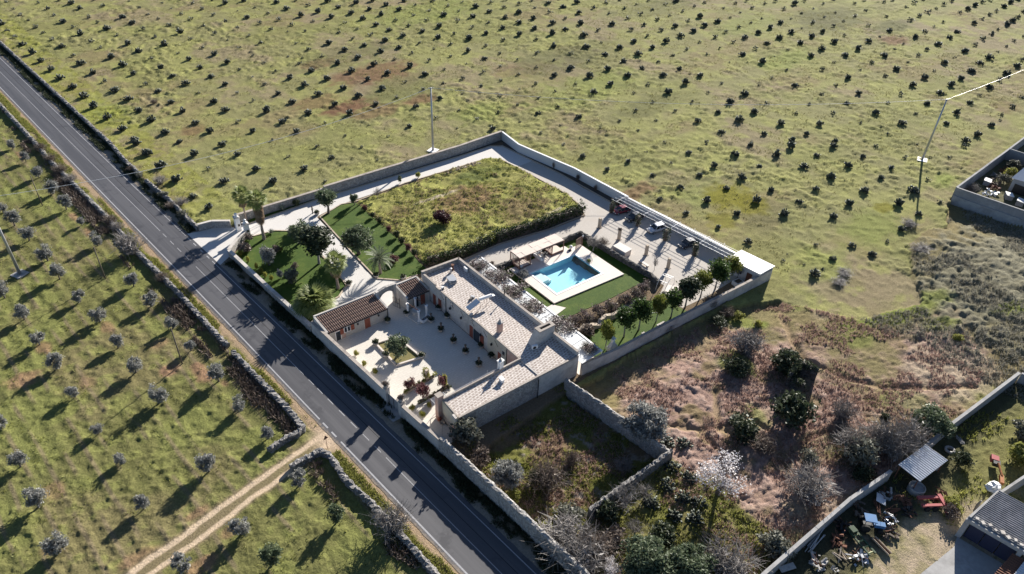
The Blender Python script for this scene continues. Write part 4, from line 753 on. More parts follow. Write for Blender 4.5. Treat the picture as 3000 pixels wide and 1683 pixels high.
for x in (-2.9, 2.6): lattice((x, -D2), (x, D2), .3, 2.3, 9, 8, t)
lattice((-L2, -D2), (-L2, D2), .3, 2.3, 6, 8, t)
t = thing('trellis', 'free standing brown wooden trellis at the pool corner', 'trellis', (*(96.36,78.23), .3), R(5)); lattice((-1.0, 0), (1.0, 0), .05, 2.4, 7, 9, t)
for x in (-1.05, 1.05): LMB().box((x, 0, 1.2), (.12, .12, 2.4)).build('post', M['pgwood'], t)
LMB().lathe([(.1, 2.1), (.16, 2.2), (.16, 2.45), (.08, 2.55)], (1.05, 0, 0), 8).build('lamp', M['white'], t)
t = thing('sofa', 'white corner sofa under the pool pergola', 'sofa', (*(87.46,80.68), .3), R(-6)); LMB().box((0, 0, .22), (1.0, 2.1, .34)).build('seat', M['white'], t); LMB().box((-.42, 0, .55), (.18, 2.1, .5)).build('backrest', M['white'], t); LMB().box((.95, .85, .22), (.95, .8, .34)).build('seat', M['white'], t); LMB().box((.4, 1.15, .55), (2.1, .18, .5)).build('backrest', M['white'], t)
for x, y in ((.1, -.5), (.1, .4), (1.0, .8)): LMB().blob((x, y, .48), (.28, .28, .14), 3).build('cushion', M['cream'], t, True)
t = thing('coffee_table', 'low dark table in front of the sofa under the pergola', 'table', (*(89.25,80.91), .3), R(-6)); LMB().box((0, 0, .4), (1.3, .8, .06)).build('table_top', M['black'], t)
for x in (-.55, .55):
    for y in (-.3, .3): LMB().box((x, y, .2), (.06, .06, .4)).build('leg', M['black'], t)
for p, lb in (((82.38,80.74), 'white globe lamp at the left end of the pergola'), ((94.87,79.04), 'white globe lamp between the pergola and the trellis')):
    t = thing('globe_lamp', lb, 'lamp', (*p, .3)); LMB().lathe([(.12, 0), (.12, .1)], n=10).build('base', M['black'], t); LMB().blob((0, 0, .42), .36, 1, 0).build('globe', M['white'], t, True)
t = thing('flower_pot', 'grey planter pot with a leafy plant on the pool deck', 'pot', (*(93.89,73.42), .3)); LMB().lathe([(.35, 0), (.55, .35), (.6, .75), (.5, .78)], n=12).build('pot', M['concrete'], t, True)
t = thing('drain_cover', 'dark round cover set in the pool deck', 'cover', (*(94.15,78.63), .3)); LMB().lathe([(.36, 0), (.36, .02)], n=16).build('lid', M['black'], t)
# cream hut
t = thing('tool_hut', 'small cream flat roofed hut between the pool lawn and the parking', 'hut', (101.8, 71.4, 0), R(-1)); LMB().box((0, 0, .7), (1.9, 3.1, 1.4)).build('wall', M['cream'], t); LMB().box((0, 0, 1.44), (2.1, 3.3, .09)).build('roof', M['deck'], t); LMB().box((-.97, -.6, .6), (.05, .9, 1.1)).build('door', M['deck'], t)
t = thing('stone_bench', 'pale stone bench along the dark wall by the parking', 'bench', (*(102.06,65.96), 0), R(85)); LMB().box((0, 0, .4), (2.6, .6, .12)).build('seat', M['deck'], t); [LMB().box((x, 0, .17), (.3, .5, .34)).build('leg', M['deck'], t) for x in (-1, 1)]
# white flat roofed store
t = thing('white_store', 'small white store with a bright flat roof at the end of the parking', 'outbuilding', (114.8, 50.4, 0))
WB = [(116.95, 53.75), (117.05, 46.6), (112.8, 47.05), (112.75, 53.75)]
MB().prism(WB, 0, 2.95).build('wall', M['whitewall'], t); MB().prism([(117.2, 53.9), (117.3, 46.45), (112.6, 46.9), (112.55, 53.9)], 2.96, 3.12).build('roof', M['white'], t)
MB().prism([(112.74, 48.4), (112.74, 49.5), (112.68, 49.5), (112.68, 48.4)], 0.05, 2.1).build('door', M['rust'], t); MB().prism([(112.75, 50.6), (112.75, 51.8), (112.69, 51.8), (112.69, 50.6)], 1.0, 2.0).build('window', M['glass'], t)
# curved rubble wall and bbq in the tree strip
wall('garden_wall', 'curved cream rubble wall under the bougainvillea', [(76.5, 60.2, .9), (78, 60.3, 1.2), (79.6, 59.6, 1.0), (80.6, 59.0, .7), (81.4, 59.5, 1.1), (83, 59.6, 1.2), (84.7, 59, 1), (87, 59.3, .9), (89.3, 58.9, .9), (92, 58.4, .8)], .7, 1, M['kerb'], .06, .4, 31)
t = thing('barbecue', 'white brick barbecue with a chimney by the boundary wall', 'barbecue', (77.7, 53.6, 0), R(-6)); LMB().box((0, 0, .5), (1.7, .9, 1.0)).build('hearth', M['white'], t)
l = LMB(); l.add([(-.8, -.4, 1), (.8, -.4, 1), (.8, .4, 1), (-.8, .4, 1), (-.3, -.25, 1.8), (.3, -.25, 1.8), (.3, .25, 1.8), (-.3, .25, 1.8)], [(0, 1, 5, 4), (1, 2, 6, 5), (2, 3, 7, 6), (3, 0, 4, 7), (4, 5, 6, 7)]); l.build('hood', M['white'], t)
LMB().box((0, 0, 2.2), (.55, .45, .8)).build('chimney', M['white'], t); LMB().box((0, 0, 2.62), (.8, .7, .1)).build('cap', M['white'], t)
for p, lb in (((89.23,51.92), 'long pale stone block seat against the strip wall'), ((84.78,52.37), 'single pale stone block against the strip wall')):
    t = thing('stone_block', lb, 'block', (*p, 0), R(-6)); LMB().box((0, 0, .3), (1.9 if 'long' in lb else .7, .6, .6)).build('block', M['limew'], t)
t = thing('garden_hose_stand', 'white forked clothes line frame between the strip trees', 'frame', (*(90.05,53.50), 0), R(-20)); LMB().tube((0, 0, 0), (0, 0, 1.7), .04).build('post', M['whitesteel'], t); LMB().tube((-1.1, .3, 1.75), (0, 0, 1.7), .05).tube((0, 0, 1.7), (.9, .25, 1.7), .05).tube((0, 0, 1.7), (.8, -.35, 1.7), .05).build('arms', M['whitesteel'], t)
t = thing('garden_steps', 'pale stone steps up from the tree strip to the parking', 'steps', (*(99.21,57.89), 0), R(20)); [LMB().box((0, -i * .6, .05 + .06 * i), (2.4, .62, .1 + .12 * i)).build('step', M['deck'], t) for i in range(4)]
t = thing('garden_arch', 'white bent tube arch over the steps', 'arch', (99.2, 58.6, 0), R(10)); g = LMB()
for y in (-.9, .9):
    pts = [(2.1 * math.cos(math.pi * i / 10), y, .0 + 2.5 * math.sin(math.pi * i / 10)) for i in range(11)]; g.path(pts, [.05] * 11, 6)
for i in (3, 5, 7): g.tube((2.1 * math.cos(math.pi * i / 10), -.9, 2.5 * math.sin(math.pi * i / 10)), (2.1 * math.cos(math.pi * i / 10), .9, 2.5 * math.sin(math.pi * i / 10)), .04, n=5)
g.build('tubes', M['whitesteel'], t)
t = thing('stone_planter', 'white square stone trough planter by the store', 'planter', (*(110.65,49.82), 0), R(-10)); LMB().box((0, 0, .4), (1.9, 1.5, .8)).build('trough', M['white'], t); LMB().box((0, 0, .82), (1.4, 1.0, .06)).build('soil', M['bedsoil'], t)
# parking frame, pillars
t = thing('parking_pergola', 'white steel trellis frame over the parked cars', 'pergola', (115, 70, 0))
for y in (82.8, 75.4, 68.4, 61.1, 54.2):
    MB().tube((113.2, y, 2.75), (116.9, y - .1, 2.85), .05).build('rafter', M['whitesteel'], t)
    for x in (116.2, 116.7): MB().tube((x, y - .1, 0), (x, y - .1, 2.9), .045).build('post', M['whitesteel'], t)
for y in (79.1, 71.9, 64.8, 57.6): MB().tube((116.9, y, 1.9), (116.95, y, 2.9), .04).build('post', M['whitesteel'], t)
for x in (113.15, 114.3, 115.4, 116.5): MB().tube((x, 84, 2.8), (x + .1, 54, 2.8), .035, n=6).build('rod', M['whitesteel'], t)
for y, lb in ((75.9, 'ivy covered stone pillar between the black car and the silver car'), (68.55, 'ivy covered stone pillar between the silver car and the blue black car'), (61.3, 'ivy covered stone pillar nearest the white store'), (83.3, 'ivy covered stone pillar beside the red car')):
    t = thing('parking_pillar', lb, 'pillar', (112.6, y, 0)); LMB().box((0, 0, 1.3), (.55, .55, 2.6)).build('shaft', M['kerb'], t)
for i, ((x, y), lb) in enumerate((((105.65, 80.8), 'first free standing tufa pillar in the parking, nearest the hedge'), ((105.3, 75.1), 'second free standing tufa pillar in the parking, with a sprig on top'), ((105.1, 67.8), 'third free standing tufa pillar in the parking, beyond the cream hut'), ((104.7, 62), 'last free standing tufa pillar in the parking, entwined with bare stems'))):
    t = thing('parking_pillar', lb, 'pillar', (x, y, 0), R(3)); LMB().box((0, 0, 1.2), (.5, .55, 2.4)).build('shaft', M['kerb'], t); LMB().box((0, 0, .06), (.9, .9, .12)).build('base', M['copping'], t)
# four tufa pillars in the courtyard
for (x, y), lb in (((49.7, 68.4), 'courtyard tufa pillar with a yellow green climber'), ((46.4, 68.5), 'courtyard tufa pillar with a dark red climber nearest the road wall')):
    t = thing('courtyard_pillar', lb, 'pillar', (x, y, 0)); LMB().box((0, 0, 1.2), (.5, .45, 2.4)).build('shaft', M['kerb'], t)
t = thing('garden_hedge', 'low clipped border hedge across the courtyard between the pillars', 'hedge', (48, 68.4, 0)); LMB().box((0, 0, .2), (5.5, .5, .4)).build('kerb_bed', M['kerb'], t)
t = thing('metal_awning', 'small grey slatted metal awning beside the wing end pillar', 'awning', (47.2, 62.3, 0), R(-5)); g = LMB()
for i in range(6): g.tube((-1.0, -.6 + i * .25, 2.3), (1.3, -.6 + i * .25, 2.3), .03, n=5)
for x in (-1.0, .2, 1.3): g.tube((x, -.6, 2.3), (x, .7, 2.3), .03, n=5)
g.build('slats', M['steel'], t); [LMB().tube((x, .65, 0), (x, .65, 2.3), .04).build('post', M['rust'], t) for x in (-1, 1.3)]
for p, lb, sh_ in (((45.86,60.51), 'rusty red barrel standing against the wing end pillar', 1), ): 
    t = thing('barrel', lb, 'barrel', (*p, 0)); LMB().lathe([(.3, 0), (.33, .3), (.3, .9), (.05, .92)], n=12).build('drum', M['door'], t, True)
t = thing('broom_handle', 'thin pole leaning by the wing end', 'pole', (*(45.33,61.11), 0)); LMB().tube((-.5, .4, 0), (.5, -.3, .9), .04, n=5).build('pole', M['bark'], t)
t = thing('wheelbarrow_tray', 'round pale tub lying by the wing end', 'tub', (*(45.76,59.70), 0)); LMB().lathe([(.25, 0), (.45, .25), (.42, .26), (.2, .05)], n=12).build('tub', M['kerb'], t)
# ---------------------------------------------------------------- foliage builders
def leaves(clumps, size, seed=0, shell=.55, asp=1.9):
    """leaf-sized faces spread through the given ellipsoids: (cx,cy,cz,rx,ry,rz,n)"""
    g = np.random.default_rng(seed); C = []
    for cx, cy, cz, rx, ry, rz, n in clumps:
        d = g.normal(size=(n, 3)); d /= np.linalg.norm(d, axis=1)[:, None]; r = shell + (1 - shell) * g.random(n) ** .6; r *= 1 + .18 * g.normal(size=n)
        C.append(np.array([cx, cy, cz]) + d * r[:, None] * np.array([rx, ry, rz]))
    C = np.concatenate(C); n = len(C); a = g.normal(size=(n, 3)); a /= np.linalg.norm(a, axis=1)[:, None]; b = np.cross(a, g.normal(size=(n, 3))); b /= np.linalg.norm(b, axis=1)[:, None]
    s = size * g.uniform(.6, 1.35, n)[:, None]
    V = np.stack([C + a * s * asp / 2, C + b * s / 2, C - a * s * asp / 2, C - b * s / 2], 1).reshape(-1, 3)
    return V, np.arange(4 * n).reshape(-1, 4)
def twigs(n, h, w, seed=0, r0=.035, up=.75, base=.25, sub=3, z0=0):
    """bare stems fanning out of a base, each with side shoots"""
    g = np.random.default_rng(seed); S = []
    for i in range(n):
        a = g.uniform(0, 2 * math.pi); t = g.random() ** .5; p0 = np.array([math.cos(a) * base * g.random(), math.sin(a) * base * g.random(), z0])
        tip = np.array([math.cos(a) * w / 2 * t, math.sin(a) * w / 2 * t, z0 + h * (up + (1 - up) * g.random()) * math.sqrt(max(.08, 1 - .75 * t * t))])
        m = p0 * .45 + tip * .55 + np.array([g.normal() * .1 * w, g.normal() * .1 * w, h * .08]) * .6
        S += [(p0, m, r0, r0 * .6), (m, tip, r0 * .6, r0 * .25)]
        for _ in range(sub):
            q = m + (tip - m) * g.random(); e = q + (tip - p0) * .3 * g.random() + g.normal(size=3) * .13 * w; e[2] = max(e[2], .1); S.append((q, e, r0 * .45, r0 * .2))
    V = []; F = []
    for p, q, ra, rb_ in S:
        d = q - p; d = d / (np.linalg.norm(d) + 1e-6); a = np.cross(d, [.3, .5, .81]); a /= np.linalg.norm(a) + 1e-6; b = np.cross(d, a); k = len(V)
        for c, r in ((p, ra), (q, rb_)):
            for j in range(3): V.append(c + (a * math.cos(j * 2.094) + b * math.sin(j * 2.094)) * r)
        F += [(k + j, k + (j + 1) % 3, k + 3 + (j + 1) % 3, k + 3 + j) for j in range(3)]
    return np.array(V), np.array(F)
def crown_clumps(seed, w, h, z, n, per, lop=.35, cr=.36):
    g = np.random.default_rng(seed); out = []
    for i in range(n):
        d = g.normal(size=3); d /= np.linalg.norm(d); r = g.random() ** .33 * (1.12 - cr)
        k = cr * g.uniform(.65, 1.3); out.append((d[0] * r * w / 2, d[1] * r * w / 2, z + h / 2 + d[2] * r * h / 2, k * w / 2 * 1.15, k * w / 2 * 1.15, k * h / 2 * 1.1, int(per * g.uniform(.6, 1.3))))
    return out
def trunk(seed, h, r, limbs, spread, top, lean=.15, n=6):
    rg = random.Random(seed); m = LMB(); lx_, ly_ = rg.uniform(-lean, lean), rg.uniform(-lean, lean)
    p = [(0, 0, -.1), (lx_ * .3, ly_ * .3, h * .5), (lx_, ly_, h)]; m.path(p, [r * 1.35, r, r * .8], n)
    for i in range(limbs):
        a = 2 * math.pi * (i + rg.random() * .6) / limbs; s = spread * rg.uniform(.5, 1); e = (lx_ + math.cos(a) * s, ly_ + math.sin(a) * s, h + (top - h) * rg.uniform(.5, .95))
        c = (lx_ + math.cos(a) * s * .45, ly_ + math.sin(a) * s * .45, h + (e[2] - h) * .6); m.path([p[2], c, e], [r * .6, r * .38, r * .15], 5)
    return m
LIB = {}
def kind(name, var):
    """meshes (trunk, crown) of each sort of plant, a few variants each"""
    key = (name, var)
    if key in LIB: return LIB[key]
    sd = var * 31 + sum(map(ord, name)); parts = []
    if name in ('old_olive', 'old_olive_green'):        # unit: 6.5 m wide, 5 m high
        parts.append(('trunk', trunk(sd, 1.5, .3, 6, 2.0, 4.2, .3).mesh('trunk', M['bark'])))
        V, F = leaves(crown_clumps(sd, 6.2, 4.3, .9, 55, 125, cr=.26), .19, sd, .2, 2.4); parts.append(('crown', np_mesh('crown', V, F, M['olive' if name == 'old_olive' else 'olivegreen'])))
    elif name in ('olive', 'olive_green'):   # unit: ~3 m tree
        parts.append(('trunk', trunk(sd, .7, .13, 4, .8, 2.2).mesh('trunk', M['bark'])))
        V, F = leaves(crown_clumps(sd, 2.7, 2.5, .4, 20, 105, cr=.34), .115, sd, .15, 2.8); parts.append(('crown', np_mesh('crown', V, F, M['olive' if name != 'olive_green' else 'olivegreen'])))
    elif name in ('round', 'round_yellow', 'round_dark'):
        parts.append(('trunk', trunk(sd, 2.4, .1, 5, .8, 4.6, .1).mesh('trunk', M['greybark'])))
        V, F = leaves(crown_clumps(sd, 3.0, 4.1, 2.0, 28, 100, cr=.44), .2, sd, .3); parts.append(('crown', np_mesh('crown', V, F, M[{'round': 'citrus', 'round_yellow': 'citrusy', 'round_dark': 'dark'}[name]])))
    elif name in ('shrub_dark', 'shrub_silver', 'shrub_red', 'shrub_yellow', 'shrub_green', 'shrub_grey', 'shrub_brown', 'shrub_burg'):   # unit: 2 m wide, 1.6 m high
        mt = {'shrub_dark': 'dark', 'shrub_silver': 'silver', 'shrub_red': 'boug_red', 'shrub_yellow': 'yellowplant', 'shrub_green': 'weed', 'shrub_grey': 'greybush', 'shrub_brown': 'browntwig', 'shrub_burg': 'burg'}[name]
        parts.append(('stem', LMB().path([(0, 0, -.05), (.05, .03, .5), (.1, .1, .9)], [.08, .06, .03], 5).mesh('stem', M['bark'])))
        V, F = leaves(crown_clumps(sd, 2.0, 1.55, .05, 16, 95, cr=.42), .12, sd, .3); parts.append(('foliage', np_mesh('foliage', V, F, M[mt])))
    elif name in ('bare_grey', 'bare_brown'):           # unit: 2 m wide, 1.7 m high
        V, F = twigs(95, 1.75, 2.1, sd, .022, sub=4); parts.append(('stems', np_mesh('stems', V, F, M['greytwig' if name == 'bare_grey' else 'browntwig'])))
        V, F = leaves(crown_clumps(sd, 1.9, 1.4, .15, 10, 45, cr=.45), .06, sd, .1, 4.5); parts.append(('twig_tips', np_mesh('twig_tips', V, F, M['greytwig' if name == 'bare_grey' else 'browntwig'])))
    elif name == 'bare_tree':                           # unit: 4 m
        m = trunk(sd, 1.3, .12, 5, 1.4, 3.6, .4); parts.append(('trunk', m.mesh('trunk', M['greybark'])))
        V, F = twigs(45, 2.4, 3.4, sd, .04, .6, .5, 5, 1.2); parts.append(('branches', np_mesh('branches', V, F, M['greytwig'])))
    elif name == 'blossom':
        parts.append(('trunk', trunk(sd, 2.3, .14, 5, 1.5, 4.4, .5).mesh('trunk', M['bark'])))
        V, F = leaves(crown_clumps(sd, 4.6, 2.6, 2.6, 24, 70, cr=.32), .11, sd, .2, 1.2); parts.append(('blossom', np_mesh('blossom', V, F, M['blossom'])))
        V, F = twigs(40, 2.4, 4.2, sd, .03, .6, .6, 4, 2.2); parts.append(('branches', np_mesh('branches', V, F, M['browntwig'])))
    elif name == 'boug':                                # unit: 3 m wide, 1.4 m high
        parts.append(('stem', LMB().path([(0, 0, 0), (.1, 0, .6), (.2, .1, 1.0)], [.08, .06, .03], 5).mesh('stem', M['bark'])))
        V, F = leaves(crown_clumps(sd, 3.0, 1.5, .0, 18, 85, cr=.36), .13, sd, .3, 1.4); parts.append(('foliage', np_mesh('foliage', V, F, M['boug'])))
    elif name == 'pear':                                # prickly pear, unit ~1.5 m
        parts.append(('pads', pear_mesh(sd, 80)))
    elif name == 'agave':
        m = LMB(); rg = random.Random(sd)
        for i in range(26):
            a = i * 2.4; e = .25 + .9 * (i / 26); L_ = .9; d = Vector((math.cos(a) * math.cos(e), math.sin(a) * math.cos(e), math.sin(e))); s = Vector((-math.sin(a), math.cos(a), 0)) * .07
            b = Vector((0, 0, .1)); mi = b + d * L_ * .5; m.add([b + s, b - s, mi - s * 1.2 + Vector((0, 0, -.03)), b + d * L_ + Vector((0, 0, .02)), mi + s * 1.2 + Vector((0, 0, -.03))], [(0, 1, 2, 3, 4)])
        parts.append(('leaves', m.mesh('leaves', M['agave'])))
    LIB[key] = parts; return parts
def pear_mesh(sd, npads, seg=7):
    """a dome of pads, each growing outwards"""
    g = random.Random(sd); V = []; F = []; wx, wy = g.uniform(.85, 1.15), g.uniform(.85, 1.15)
    for j in range(npads):
        a0 = j * 2.399 + g.uniform(-.4, .4); u_ = (j + .5) / npads; el = math.asin(min(1, .05 + .95 * u_)); rr = g.uniform(.1, 1.0)
        d = Vector((math.cos(a0) * math.cos(el), math.sin(a0) * math.cos(el), math.sin(el) * .9 + .15)).normalized(); b = Vector((d.x * .55 * rr * wx, d.y * .55 * rr * wy, d.z * .55 * rr)); d = (d + Vector((g.uniform(-.5, .5), g.uniform(-.5, .5), g.uniform(0, .6)))).normalized()
        s = g.uniform(.24, .36); a = d.orthogonal().normalized(); a.rotate(Matrix.Rotation(g.uniform(0, 6.28), 3, d)); nrm = d.cross(a); c = b + d * s * .5; k = len(V)
        for i in range(seg):
            t = 2 * math.pi * i / seg; V.append(c + d * math.cos(t) * s * .55 + a * math.sin(t) * s * .38)
        V += [c + nrm * s * .08, c - nrm * s * .08]
        for i in range(seg): F += [(k + i, k + (i + 1) % seg, k + seg), (k + (i + 1) % seg, k + i, k + seg + 1)]
    return np_mesh('prickly_pear', np.array([tuple(v) for v in V]), np.array(F), M['pear'])
def plant(name, kd, x, y, label, cat, sx, sz=None, var=0, z=0, group=None, rz=None):
    parts = kind(kd, var); rz = random.uniform(0, 6.28) if rz is None else rz; sz = sz or sx
    if len(parts) == 1:
        o = link(name, parts[0][1], None, (x, y, z), (0, 0, rz), (sx, sx, sz)); return tag(o, label, cat, group)
    t = thing(name, label, cat, (x, y, z), rz, group, (sx, sx, sz))
    for nm, me in parts:
        o = link(nm, me, t)
        if nm == 'twig_tips': o['kind'] = 'stuff'
    return t

